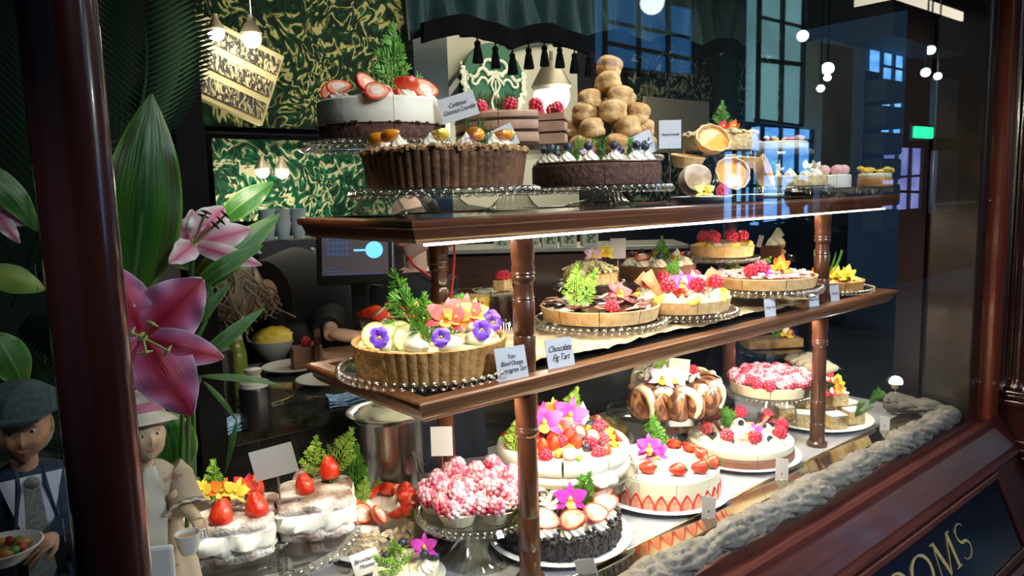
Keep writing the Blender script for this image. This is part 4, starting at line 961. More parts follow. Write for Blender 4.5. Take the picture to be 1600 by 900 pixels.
glass_stand(2.50, 1.265, TOP, .025, .078, 'low glass stand under the pink meringue cake')
t = thing('pink_meringue_cake', 'white cake with pale pink meringue domes behind the reflections', 'cake', (2.50, 1.265, TOP + .028), 0); layer(t, 'cake_body', .066, 0, .045, mousse, 8)
for k, (x, y) in enumerate(ring(6, .042)): g = G(); g.ball((0, 0, .018), (.020, .020, .018), 12, 8); g.build('meringue_dome', pinkm, t, (x, y, .042))
glass_stand(2.615, 1.165, TOP, .025, .058, 'low glass stand at the right end of the top shelf', fr=.5)
t = thing('mandarin_cream_cake', 'brown cake with cream and yellow mandarin slices at the right end of the top shelf', 'cake', (2.615, 1.165, TOP + .028), 0); layer(t, 'cake_body', .054, 0, .032, crust, 6); layer(t, 'cream_layer', .052, .032, .046, cream, 6)
for k, (x, y) in enumerate(ring(6, .032)): segment(t, (x, y, .056), 1.1, yellowm, None, 'mandarin_segment')

# ================================================================== MIDDLE SHELF
# yuzu, blood orange and lemongrass tart at the corner
p = pz(657, 566, MID + .016); X0, Y0 = .868, 1.312
pl = glass_plate(X0, Y0, MID, .186, 'bubble-edged glass plate under the fluted viola tart at the shelf corner', lift=.010)
t = thing('viola_tart', 'golden fluted tart with violas, orchids, lime slices and fern on the shelf corner', 'tart', (X0 + .004, Y0 + .004, MID + .008), .1)
fluted_case(t, .164, .062, crust, 48, .93, depth=.010)
g = G(); g.lathe([(0, .052), (.152, .052), (.150, .057), (.08, .060), (0, .061)], 40); g.build('lemon_filling', M('pale_lemon_cream', (.86, .78, .48), .35, (.90, .85, .62), scale=14, coat=.3), t)
for k, (x, y) in enumerate(ring(11, .118, -1.9)):
    g = G(); g.ball((0, 0, .008), (.027, .022, .015), 14, 9, fn=lambda d: 1 + .06 * math.sin(4 * d.x + k)); g.build('cream_quenelle', cream, t, (x, y, .060), (0, 0, 1.1 * k))
for k, (x, y, r) in enumerate(((-.122, -.022, .3), (-.10, -.052, .1), (-.085, -.008, -.2), (-.125, .02, .4))):
    g = G(); g.lathe([(0, -.0016), (.026, -.0016), (.0275, 0), (.026, .0016), (0, .0016)], 24); o = g.build('lime_slice', lemonflesh, t, (x, y, .083), (1.25, r, FACE))
    g = G(); g.lathe([(.0255, -.0019), (.0285, -.0017), (.0285, .0017), (.0255, .0019)], 24); g.build('rind', M('lime_rind', (.45, .50, .10), .4), o)
for x, y, r in ((-.145, -.02, .2), (-.075, -.128, -.1), (.030, -.130, .1), (.105, -.088, 0), (.138, -.045, .3), (.143, -.02, -.3), (-.06, .02, 0), (.04, .10, 0)):
    flower(t, (x, y, .086), 'pansy', violet, (1.05 + r, 0, FACE + r), 1.15)
for x, y, s_, m_ in ((-.022, -.080, 1.5, redpet), (.052, -.055, 1.5, redpet), (-.008, -.095, 1.1, orpet), (.065, -.070, 1.1, yelpet), (.0, .02, 1.3, orpet)):
    flower(t, (x, y, .112), 'orchid', m_, (1.1, .2, FACE), s_)
fern(t, (-.035, -.02, .060), .155, (.15, -.50, FACE), leafm, 2, dens=9); fern(t, (-.03, -.03, .060), .10, (.1, .12, FACE), leafm, 4, dens=9); fern(t, (.0, -.02, .060), .105, (-.1, .55, FACE), leafm, 9, dens=9); fern(t, (-.05, -.06, .060), .075, (.5, -.6, FACE), leafm, 11, dens=9)
for k in range(3): halfberry(t, (.01 + .03 * k, .07, .088), 1.2, (.6, .2, k))
# cards at the front edge
cp = pz(803, 592, MID + .001); card((cp.x, cp.y, MID), .074, .066, 'card reading Yuzu, Blood Orange, Lemongrass Tart', 'Yuzu\nBlood Orange,\nLemongrass Tart', rz=-.10, tilt=-.22, size=.0150, clip='')
cp = pz(878, 573, MID + .001); card((cp.x, cp.y, MID), .072, .062, 'card reading Chocolate Fig Tart', 'Chocolate\nFig Tart', rz=-.10, tilt=-.22, size=.0190, clip='')
# passion fruit jug and glass bowl behind
JX, JY = 1.115, 1.492
t = thing('glass_jug', 'clear glass jug of yellow passion fruit curd beside the rear leg', 'jug', (JX, JY, MID), .2); t.scale = (1.08, 1.08, 1.32)
g = G(); g.lathe([(0, 0), (.036, 0), (.046, .02), (.050, .07), (.052, .098), (.050, .098), (.047, .07), (.043, .02), (.034, .004), (0, .004)], 40, lambda a, i, z: 1 + (.18 * math.exp(-((a - PI / 2 - 1.2) / .22) ** 2) + .035 * abs(math.sin(4 * a)) if i in (4, 5) else (.02 * math.cos(16 * a) if i in (1, 2) else 0))); g.build('jug_body', jugglass, t)
g = G(); g.tube([(.048, 0, .085), (.075, 0, .088), (.080, 0, .06), (.070, 0, .035), (.046, 0, .03)], .005, 8); g.build('handle', jugglass, t)
g = G(); g.lathe([(0, .006), (.033, .006), (.042, .02), (.0475, .088), (0, .090)], 32); o = g.build('passion_fruit_curd', M('passion_curd', (.85, .46, .02), .15, (.92, .62, .05), scale=18, coat=.5), t)
g = G(); rnd = random.Random(3)
for k in range(90):
    a = rnd.random() * 6.28; z = rnd.uniform(.012, .086); r_ = .0385 + .009 * z / .088 + .0010; g.ball((r_ * math.cos(a), r_ * math.sin(a), z), (.0022, .0022, .003), 6, 4)
o2 = g.build('passion_fruit_seeds', M('seed_black', (.02, .012, .01), .3), o); o2['kind'] = 'stuff'
t = thing('glass_bowl', 'small glass dessert bowl of strawberries held behind the viola tart', 'bowl', (.885, 1.525, MID), 0); t.scale = (1.25, 1.25, 1.3)
g = G(); g.lathe([(0, 0), (.024, 0), (.020, .006), (.040, .04), (.047, .075), (.045, .075), (.038, .041), (0, .012)], 36, lambda a, i, z: 1 + .02 * math.cos(12 * a)); g.build('bowl_body', jugglass, t)
g = G(); g.ball((0, 0, .050), (.040, .040, .028), 18, 10, fn=lambda d: 1 + .08 * math.sin(5 * d.x + 3 * d.y)); g.build('cream_dessert', cream, t)
for k, (x, y) in enumerate(ring(5, .028)): halfberry(t, (x, y, .080), 1.2, (.5, .2, k * 1.3))
# crumpled parchment runner
g = G(); g.sheet(lambda u, v: (.98 + 1.25 * u, 1.33 + .165 * v + .01 * math.sin(u * 20), MID + .002 + .006 * (1 + noise.noise(Vector((u * 30, v * 4, 0)))) + .004 * (1 + noise.noise(Vector((u * 70, v * 11, 3))))), 90, 26, .001)
tag(g.build('paper_runner', M('crumpled_parchment', (.48, .34, .20), .6, (.66, .52, .34), scale=24, bump=.5, bscale=60), None), 'crumpled brown parchment runner under the stands of the middle shelf', 'paper')
# chocolate fig tart on its stand
p = pY(937, 497, 1.345); glass_stand(p.x, p.y, MID + .010, p.z - MID - .010, .170, 'beaded glass stand under the chocolate fig tart', fr=.38)
t = thing('fig_tart', 'flat chocolate tart with fig slices, icing sugar and a red orchid', 'tart', (p.x, p.y, p.z + .004), .2)
plain_case(t, .158, .034, pastry, cuts=9)
layer(t, 'chocolate_filling', .149, .028, .034, choc, 9, .2)
rnd = random.Random(5)
figm = M('fig_slice', (.10, .018, .022), .4, (.42, .20, .16), scale=50, lo=.4, hi=.65)
for k in range(34):
    a = rnd.random() * 6.28; r_ = .138 * math.sqrt(rnd.random()); g = G(); g.lathe([(0, 0), (.017, 0), (.019, .002), (.016, .005), (0, .006)], 14, lambda a_, i, z: 1 + .12 * math.sin(2 * a_ + k)); g.build('fig_slice', figm if k % 3 else sugar, t, (r_ * math.cos(a), r_ * math.sin(a), .036 + .003 * (k % 3)), (rnd.uniform(-.3, .3), rnd.uniform(-.3, .3), k))
for dx in (0, .018): flower(t, (.008 + dx, -.055 + dx, .062), 'orchid', redpet, (1.0, .3, FACE), 1.15)
fern(t, (-.115, .0, .030), .115, (0, -.05, FACE), leafy, 6, dens=9); fern(t, (-.095, -.005, .030), .105, (0, .2, FACE), leafy, 8, dens=9)
raspberry(t, (-.10, -.09, .036), 1.2)
# mango and raspberry tart, on a beaded plate at the edge
p = pz(1115, 503, MID + .030); X1, Y1 = 1.685, 1.275
pl = glass_stand(X1, Y1, MID + .010, .028, .150, 'low beaded glass stand under the mango and raspberry tart', fr=.6, skirt=.010)
t = thing('mango_raspberry_tart', 'tart with upright raspberries on cream, mango slices and wafer fans at the front edge', 'tart', (X1, Y1, MID + .041), 0)
plain_case(t, .138, .032, pastry, cuts=8); layer(t, 'custard_filling', .130, .026, .034, ivory, 8, .2)
for k, (x, y) in enumerate(ring(8, .098, -2.05)):
    rosette(t, (x, y, .032), 1.15); raspberry(t, (x, y, .060), 1.45)
    segment(t, (x * 1.08 + y * .22, y * 1.08 - x * .22, .040), 1.3, yellowm, (.5, .3, math.atan2(y, x)), 'mango_slice')
for k, (x, y) in enumerate(ring(6, .045, .3)): halfberry(t, (x, y, .048), 1.2, (.6, .2, k)); 
for k, (x, y) in enumerate(((-.055, -.045), (-.03, -.065))): flower(t, (x, y, .075), 'orchid', lilacpet if k else purpet, (1.1, 0, FACE), 1.25)
wafer = M('toasted_wafer', (.40, .22, .10), .6, (.58, .38, .20), scale=30)
for x, y, r in ((.01, -.035, .75), (.035, -.02, .95), (.02, -.05, .6), (-.06, .02, -.8), (-.075, .0, -.6)):
    g = G(); g.sheet(lambda u, v: (v * (.006 + .014 * u), .002 * math.sin(3 * v), .085 * u), 5, 4, .003); g.build('wafer', wafer, t, (x, y, .034), (0, r, FACE))
q_ = pY(1045, 452, 1.36); o = fern(None, (q_.x, q_.y, q_.z - .01), .105, (.1, .1, FACE), leafm, 12, dens=9); tag(o, 'dense green fern sprig between the fig tart and the mango tart', 'fern sprig')
# back row: white petal mound, framed card, chocolate cake, small fruit tart, cake slices
p = pY(922, 442, 1.515); glass_stand(p.x, p.y, MID, p.z - MID, .105, 'glass stand under the pale yellow petal mound', beads=False)
t = thing('citrus_cake', 'pale yellow mound of cream curls with petals, glowing in the light', 'cake', (p.x, p.y, p.z + .002), 0)
layer(t, 'cake_body', .078, 0, .03, sponge, 8); shavings(t, (0, 0, .028), .075, 110, M('pale_lemon_curls', (.88, .84, .52), .5), .034, 'cream_curls', 3, .032)['kind'] = 'stuff'
for k, (x, y) in enumerate(((-.02, -.03), (.02, -.04), (.05, -.01))): flower(t, (x, y, .082), 'orchid', (lilacpet, yelpet, yelpet)[k], (1.1, 0, FACE), .95)
q_ = pY(966, 440, 1.475); card((q_.x, q_.y, MID), .046, .060, 'blank glaring white card on a silver holder above the middle shelf', '', rz=FACE, tilt=0, clip='rod', zlift=pY(966, 404, 1.475).z - MID)
p = pY(1028, 437, 1.53); glass_stand(p.x, p.y, MID, p.z - MID, .125, 'glass stand under the cocoa cake with cream tufts', beads=False)
t = thing('cocoa_cream_cake', 'low cocoa cake with cream tufts and strawberries behind the fern', 'cake', (p.x, p.y, p.z + .002), 0)
layer(t, 'chocolate_sponge', .118, 0, .050, M('milk_chocolate', (.16, .065, .035), .5, (.24, .11, .06), scale=30), 10)
for k, (x, y) in enumerate(ring(10, .088, .1)): rosette(t, (x, y, .049), 1.1); (halfberry(t, (x, y, .078), 1.1, (.6, 0, k)) if k % 2 else blueberry(t, (x, y, .074), 1.3))
fern(t, (-.025, -.03, .05), .085, (0, 0, FACE), leafm, 5); rosette(t, (.06, -.03, .05), 1.6)
p = pY(1190, 446, 1.25); glass_stand(p.x, p.y, MID, p.z - MID, .172, 'wide glass stand under the almond raspberry tart', fr=.42)
t = thing('almond_tart', 'flat tart covered with sugared flaked almonds, orange flower on top', 'tart', (p.x, p.y, p.z + .003), 0)
plain_case(t, .162, .032, pastry, cuts=8); layer(t, 'jam_filling', .154, .026, .031, redjam, 8)
g = G(); rnd = random.Random(8)
for k in range(420):
    a = rnd.random() * 6.28; r_ = .153 * math.sqrt(rnd.random()); T_ = Matrix.Translation((r_ * math.cos(a), r_ * math.sin(a), .033 + rnd.random() * .006)) @ Matrix.Rotation(rnd.random() * 6, 4, 'Z') @ Matrix.Rotation(rnd.uniform(-.5, .5), 4, 'X'); g.lathe([(0, 0), (.0085, 0), (.0085, .0012), (0, .0012)], 7, T=T_ @ Matrix.Diagonal((1, .65, 1, 1)))
g.build('flaked_almonds', M('sugared_almond', (.78, .66, .60), .6, (.55, .34, .30), scale=60, lo=.45, hi=.65), t)['kind'] = 'stuff'
flower(t, (.0, -.06, .055), 'bloom', orpet, (.8, 0, FACE), 1.5); flower(t, (-.09, -.06, .055), 'bloom', purpet, (.8, 0, FACE), 1.0)
for k, (x, y) in enumerate(((-.115, -.03), (-.10, -.055))): raspberry(t, (x, y, .040 + .01 * (k % 2)), 1.4)
p = pY(1128, 400, 1.44); glass_stand(p.x, p.y, MID, p.z - MID, .115, 'tall glass stand under the small mango and raspberry tart at the back')
t = thing('small_fruit_tart', 'small tart with raspberries and yellow mango at the back of the middle shelf', 'tart', (p.x, p.y, p.z + .003), 0)
plain_case(t, .104, .034, pastry, cuts=7); layer(t, 'custard_filling', .098, .026, .034, ivory, 7)
for k, (x, y) in enumerate(ring(8, .070, .2)): raspberry(t, (x, y, .050), 1.3); segment(t, (x * .9, y * 1.1, .038), 1.1, yellowm, None, 'mango_slice'); rosette(t, (x * .6, y * .6, .03), .9)
q_ = pY(1136, 418, 1.46); o = fern(None, (q_.x - .02, q_.y - .05, q_.z - .03), .085, (.4, -.3, FACE), leafy, 4, dens=9); tag(o, 'pale glowing fern sprig above the almond tart, left', 'fern sprig')
q_ = pY(1150, 418, 1.46); o = fern(None, (q_.x + .03, q_.y - .05, q_.z - .03), .085, (.4, .5, FACE), leafy, 7, dens=9); tag(o, 'pale glowing fern sprig above the almond tart, right', 'fern sprig')
p = pY(1200, 402, 1.52); p.x += .02; glass_stand(p.x, p.y, MID, p.z - MID, .085, 'glass stand under the chocolate slice and cream puff', beads=False)
t = thing('chocolate_slice', 'dark chocolate cake slice with pale top at the back right', 'cake slice', (p.x - .04, p.y - .01, p.z + .002), .2)
g = G(); wedges(g, .075, 0, .045, 7, 0, -1.6, 0, skip=(1, 2, 3, 4, 5, 6)); g.build('slice_body', M('cocoa_slice', (.14, .06, .03), .6), t, (-.02, .02, 0)); rosette(t, (.01, -.01, .045), .9)
t = thing('cream_puff', 'split cream puff with white cream and almond shards on top', 'pastry', (p.x + .035, p.y, p.z + .002), 0)
for z, s_ in ((.014, 1), (.040, .9)): g = G(); g.ball((0, 0, 0), (.036 * s_, .036 * s_, .016), 16, 8, fn=lambda d: 1 + .06 * math.sin(6 * d.x)); g.build('choux_bun', pastry, t, (0, 0, z))
rosette(t, (0, 0, .046), 1.5)
for k in range(4):
    g = G(); g.box((.012, 0, 0), (.045, .016, .002)); g.build('almond_shard', whpet, t, (-.015 + .008 * k, -.01 + .008 * k, .066 + .004 * k), (.3, -.5 - .12 * k, FACE + .4), False)
q_ = pY(1185, 386, 1.44); card((q_.x, q_.y, q_.z - .0), .018, .042, 'narrow upright card sticking up before the cream puff', '', rz=-1.5, tilt=-.15, roll=.2, clip='', border=.002)
# pear tart on its plate at the far right, with a leaf tuft
p = pz(1338, 460, MID + .016); PX, PY_ = 2.50, 1.27
glass_plate(PX, PY_, MID, .150, 'clear glass plate under the glazed pear tart', lift=.010)
t = thing('pear_tart', 'golden glazed pear tart with yellow flowers and a spiky leaf tuft', 'tart', (PX, PY_, MID + .008), 0)
plain_case(t, .125, .035, crust, cuts=8)
for k, (x, y) in enumerate(ring(9, .08)): segment(t, (x, y, .034), 2.0, M('baked_pear', (.55, .26, .06), .3, (.75, .45, .14), scale=30, coat=.5), (.2, .1, math.atan2(y, x) + PI / 2), 'pear_slice')
for k, (x, y, m_) in enumerate(((-.085, -.01, orpet), (-.05, -.06, yelpet), (-.02, -.085, yelpet), (-.07, -.03, orpet))): flower(t, (x, y, .055), 'bloom', m_, (.8, 0, FACE), 1.35)
spiky(t, (-.055, -.02, .04), 1.45)
# cards at the right of the front edge
for px, py, w_, h_, tx, lb in ((1204, 503, .046, .052, 'Mango Tart', 'card reading Mango Tart at the right of the mango tart'), (1272, 484, .048, .050, 'Almond\nRaspberry Tart', 'small two-line white card just left of the pear tart card'), (1305, 475, .046, .052, 'Pear Tart', 'card reading Pear Tart below the pear tart')):
    q_ = pY(px, py, 1.135); card((q_.x, q_.y, MID), w_, h_, lb, tx, rz=-.15, tilt=-.12, size=.0095, clip='', border=.004)
# small plates with single slices behind the rear left leg
q_ = pY(772, 456, 1.52); glass_stand(q_.x + .03, q_.y, MID, q_.z - MID, .080, 'small glass stand with a red topped slice beside the passion fruit jug', beads=False)
t = thing('cake_slice', 'small pastry slice with red berries right of the passion fruit jug', 'cake slice', (q_.x + .03, q_.y, q_.z + .002), .4); g = G(); g.box((0, 0, .014), (.05, .035, .028)); g.build('slice_body', sponge, t, smooth=False, bevel=.003)
for k in range(3): raspberry(t, (-.014 + .014 * k, 0, .028), 1.0)

# ================================================================== WINDOW FLOOR
# steel bucket of whipped cream
bt = pY(612, 655, 1.70); t = thing('cream_bucket', 'tall flared steel bucket heaped with whipped cream', 'bucket', (1.015, 1.745, DECK), 0)
hb = bt.z - DECK + .01
g = G(); g.lathe([(0, .0), (.080, 0), (.085, .01), (.088, hb * .6), (.091, hb - .02), (.102, hb - .006), (.118, hb), (.118, hb + .003), (.102, hb - .003), (.089, hb - .018), (.080, .012), (0, .010)], 56); g.build('steel_vessel', steel, t)
g = G(); g.ball((0, 0, hb - .010), (.092, .092, .030), 40, 20, fn=lambda d: 1 + .16 * noise.noise(d * 2.6) + .05 * noise.noise(d * 7)); g.build('whipped_cream', M('pale_clotted_cream', (.80, .80, .58), .5, (.86, .86, .68), scale=20, sss=.1), t)
g = G(); g.ball((.0, .0, hb + .012), (.046, .040, .030), 24, 12, fn=lambda d: 1 + .25 * noise.noise(d * 3 + Vector((4, 0, 0)))); g.build('cream_peak', M('pale_clotted_cream'), t)
# jug of red sauce with a spoon handle
t = thing('glass_jug', 'small glass jug of red berry sauce between the bucket and the raspberry tartlets', 'jug', (1.055, 1.60, DECK), .4)
g = G(); g.lathe([(0, 0), (.034, 0), (.040, .06), (.046, .13), (.044, .13), (.038, .06), (.031, .005), (0, .005)], 36); g.build('jug_body', jugglass, t)
g = G(); g.lathe([(0, .006), (.031, .006), (.037, .06), (.039, .085), (0, .086)], 32); g.build('berry_sauce', redjam, t)
g = G(); g.tube([(.0, 0, .03), (-.04, .01, .12), (-.06, .02, .19)], .003, 6); g.build('spoon', bchrome, t)
q_ = pY(692, 740, 1.44); card((q_.x, q_.y, DECK), .052, .072, 'upright blank glaring card in a plastic frame below the shelf corner', '', rz=FACE, tilt=-.05, clip='rod', zlift=pY(692, 712, 1.44).z - DECK, border=.008)
# navy apron shape seen beyond: dark cloth over the counter front
g = G(); g.sheet(lambda u, v: (1.28 + .16 * v, 1.885 - .012 * math.sin(9 * v) - .02 * u, CNT - .03 - .235 * u), 10, 14, .006)
tag(g.build('folded_apron', M('navy_cloth', (.010, .016, .035), .8, bump=.3), None), 'dark navy cloth hanging in front of the counter behind the raspberry tartlets', 'cloth')
# raspberry tartlets on the tall stand
BX, BY = .985, 1.315; zb = pY(736, 795, 1.335).z
glass_stand(BX + .01, BY + .02, DECK, zb - DECK, .135, 'tall ribbed glass stand carrying the sugared raspberry tartlets', fr=.68, ribs=30, skirt=.020)
names = ['nearest the card', 'at the front', 'at the right front', 'at the right beside the leg', 'at the back right', 'at the back left', 'in the middle']
def tartlet(x, y, z, label, s=1.0, rnd=random, nb=13, grp='sugared raspberry tartlets on the tall stand'):
    t = thing('raspberry_tartlet', label, 'tartlet', (x, y, z), rnd.random() * 6, grp)
    g = G(); g.lathe([(0, 0), (.034, 0), (.047, .026), (.049, .030), (.045, .031), (.040, .024), (0, .023)], 48, lambda a, i, z_: 1 + (.03 * math.cos(18 * a) if i in (2, 3) else 0) + .02 * math.cos(3 * a)); g.build('pastry_shell', M('cream_pastry', (.80, .68, .42), .55, (.90, .82, .60), scale=20), t)
    g = G(); g.ball((0, 0, .026), (.040, .040, .012), 20, 8); g.build('cream_filling', cream, t)
    pts = ring(7, .035, rnd.random()) + ring(3, .014, 1)
    for k, (a, b) in enumerate(pts): raspberry(t, (a, b, .028 + (.014 if k >= 7 else 0)), 1.5, True)
    raspberry(t, (0, 0, .058), 1.5, True); t.scale = (s, s, s); return t
for k, (x, y) in enumerate(ring(6, .088, 3.6) + [(0, 0)]): tartlet(BX + .01 + x, BY + .02 + y, zb + .002 + (.016 if k == 6 else 0), 'sugared raspberry tartlet ' + names[k] + ' of the tall glass stand', .98)
q_ = pY(794, 808, 1.22); o = fern(None, (q_.x, q_.y, q_.z - .03), .07, (.2, .5, FACE), leafm, 3, dens=8); tag(o, 'green fern sprig hanging at the front leg below the raspberry tartlets', 'fern sprig')
# dark chocolate bars on the marble below
for k, (dx, dz, lb) in enumerate(((0, 0, 'lower dark chocolate bar cake under the raspberry stand'), (.0, .034, 'upper dark chocolate bar cake under the raspberry stand'))):
    q_ = pz(690, 846, DECK); g = G(); g.box((0, 0, .015), (.15, .06, .03)); o = g.build('chocolate_bar_cake', M('glazed_chocolate', (.030, .008, .006), .15, (.07, .016, .010), scale=8, coat=.6), None, (q_.x - .01, q_.y + .02, DECK + dz), (0, 0, -.35 + .12 * k), False, bevel=.004); tag(o, lb, 'cake')
# big platter with two dusted sponge slabs, bottom left
c = pz(420, 864, .705); PX5, PY5 = .590, 1.585; PZ5 = .695
glass_stand(PX5, PY5, DECK, PZ5 - DECK, .196, 'large low glass platter carrying the two dusted sponge slabs', fr=.5, skirt=.010)
def slabcake(x, y, rz, L, W, label):
    t = thing('sponge_slab', label, 'cake', (x, y, PZ5 + .002), rz, 'dusted cream sponge slabs')
    def rough(z0, z1, grow, mt, nm, amp=.006, top=False):
        g = G(); N = 48; prof = []
        for i, (s_, z) in enumerate(((.0, z0), (.97, z0), (1.0, z0 + (z1 - z0) * .3), (1.0, z0 + (z1 - z0) * .7), (.965, z1), (.6, z1 + .002), (0, z1 + .001))): prof.append((s_, z))
        def fr(a, i, z):
            ca, sa = abs(math.cos(a)), abs(math.sin(a)); r_ = 1 / max((ca ** 6 + sa ** 6) ** (1 / 6), 1e-3)
            return r_ * (1 + amp / .05 * noise.noise(Vector((math.cos(a) * 4, math.sin(a) * 4, z * 90 + x * 9))))
        g.lathe([(s_, z) for s_, z in prof], N, fr, T=Matrix.Diagonal((L / 2 + grow, W / 2 + grow, 1, 1))); return g.build(nm, mt, t, smooth=70)
    choc_top = M('dusted_chocolate_sponge', (.22, .13, .10), .9, (.88, .85, .82), scale=16, lo=.36, hi=.66, bump=.7, bscale=130)
    rough(0, .022, 0, choc_top, 'bottom_sponge'); rough(.020, .062, .004, M('bright_cream', (.90, .88, .80), .5, sss=.1), 'cream_layer', .012); rough(.060, .082, 0, choc_top, 'top_sponge')
    return t
s1 = slabcake(.515, 1.590, -.50, .190, .180, 'left sugar dusted sponge slab with strawberries and flowers')
s2 = slabcake(.700, 1.560, -.45, .165, .175, 'right sugar dusted sponge slab with two strawberries')
for x, y in ((.000, -.052), (.058, -.030)): strawberry(s1, (x, y, .130), 1.4, (PI * .93, .15, x * 20))
strawberry(s1, (-.09, .06, .120), 1.2, (PI * .85, 0, 2)); strawberry(s1, (.05, .06, .135), 1.3, (PI, .2, 1))
for x, y, m_ in ((-.01, .0, orpet), (.02, -.01, yelpet), (.035, .015, redpet), (-.055, .02, yelpet)): flower(s1, (x, y, .125), 'orchid', m_, (1.1, .3, FACE + .45), 1.05)
fern(s1, (-.03, .02, .085), .10, (0, -.05, FACE + .45), leafy, 5, dens=8); fern(s1, (-.045, .03, .080), .08, (0, -.5, FACE + .45), leafy, 6, dens=8)
strawberry(s2, (-.025, -.005, .128), 1.25, (PI * .95, 0, 1)); strawberry(s2, (.035, .045, .145), 1.35, (PI, .1, 2))
fern(s2, (.04, .06, .085), .125, (0, .35, FACE + .45), leafy, 7, dens=8); fern(s2, (.0, .065, .085), .10, (0, -.05, FACE + .45), leafy, 8, dens=8)
t = thing('sponge_slab', 'small crumbly sponge piece behind the right dusted slab', 'cake', (.735, 1.665, PZ5 + .002), 0); g = G(); g.ball((0, 0, .05), (.045, .04, .05), 20, 12, fn=lambda d: 1 + .12 * noise.noise(d * 5)); g.build('sponge_body', M('dusted_chocolate_sponge'), t)
q_ = pY(446, 775, 1.47); card((q_.x + .01, q_.y + .06, PZ5), .098, .066, 'blank glaring white card standing over the two sponge slabs', '', rz=-.75, tilt=-.1, roll=-.25, clip='rod', zlift=pY(446, 758, 1.47).z - PZ5, border=.010)
# strawberry mousse cake
CX6, CY6 = .870, 1.560; white_plate(CX6, CY6, DECK, .148, 'pale plate under the almond crusted strawberry mousse cake')
t = thing('strawberry_mousse_cake', 'strawberry mousse cake with flaked almond sides and halved strawberries on top', 'cake', (CX6, CY6, DECK + .012), 0)
layer(t, 'mousse', .118, 0, .070, mousse, 8, .2, skip=(5,)); g = G(); rnd = random.Random(2)
for k in range(420):
    a = rnd.uniform(0, 2 * PI); z = rnd.uniform(.004, .068); T_ = Matrix.Rotation(a, 4, 'Z') @ Matrix.Translation((.119, 0, z)) @ Matrix.Rotation(PI / 2 + rnd.uniform(-.5, .5), 4, 'Y') @ Matrix.Rotation(rnd.random() * 6, 4, 'Z'); g.lathe([(0, 0), (.008, 0), (.008, .0014), (0, .0014)], 6, T=T_ @ Matrix.Diagonal((1.2, .7, 1, 1)))
g.build('flaked_almonds', M('toasted_almond', (.62, .42, .22), .6, (.84, .70, .50), scale=40), t)['kind'] = 'stuff'
for k, (x, y) in enumerate(ring(11, .080, .2)): halfberry(t, (x, y, .092), 1.5, (random.uniform(.3, 1.0), .3, k * 1.9)); (rosette(t, (x * .6, y * .6, .069), .8) if k % 3 == 0 else None)
for k, (x, y) in enumerate(((.02, -.07), (.05, -.06), (.03, -.04), (.06, -.03))): strawberry(t, (x, y, .105), 1.2, (PI * .6, .3 * k, k), True)
q_ = pY(575, 860, 1.42); card((q_.x, q_.y, DECK + .012), .062, .050, 'card reading Strawberry Mousse leaning on the almond crusted cake', 'Strawberry\nMousse', rz=-.62, tilt=-.25, roll=-.28, size=.0135, clip='', border=0)
q_ = pY(556, 790, 1.62); o = fern(None, q_, .15, (0, .05, FACE), leafm, 3, dens=8); tag(o, 'tall fern sprig standing before the steel bucket', 'fern sprig')
q_ = pY(562, 795, 1.60); o = fern(None, q_, .08, (0, .15, FACE), leafy, 7, dens=8); tag(o, 'short bright fern sprig at the foot of the tall one by the bucket', 'fern sprig')
# small cake at the bottom edge
q_ = pz(640, 908, DECK); white_plate(q_.x, q_.y, DECK, .080, 'small pale plate at the bottom edge of the picture')
t = thing('small_cream_cake', 'small pale cake with bright fern, orchid and blueberries at the bottom edge', 'cake', (q_.x, q_.y, DECK + .010), 0)
layer(t, 'cake_body', .066, 0, .035, ivory, 6)
fern(t, (-.03, -.02, .035), .085, (.3, -.15, FACE), leafy, 9, dens=9); fern(t, (-.045, -.03, .03), .075, (.3, -.5, FACE), leafy, 10, dens=9)
flower(t, (.03, -.02, .065), 'orchid', purpet, (1.0, 0, FACE), 1.1)
for x, y in ((.0, .03), (.05, .0), (.01, -.05), (-.06, .0), (.045, -.03)): rosette(t, (x, y, .034), .9) if x < .04 else None; blueberry(t, (x, y, .058 if x < .04 else .035), 1.3)
q_ = pz(466, 905, DECK); o = blueberry(None, (q_.x, q_.y - .05, DECK + .035), 1.3)
COL.objects.unlink(o); bpy.data.objects.remove(o)
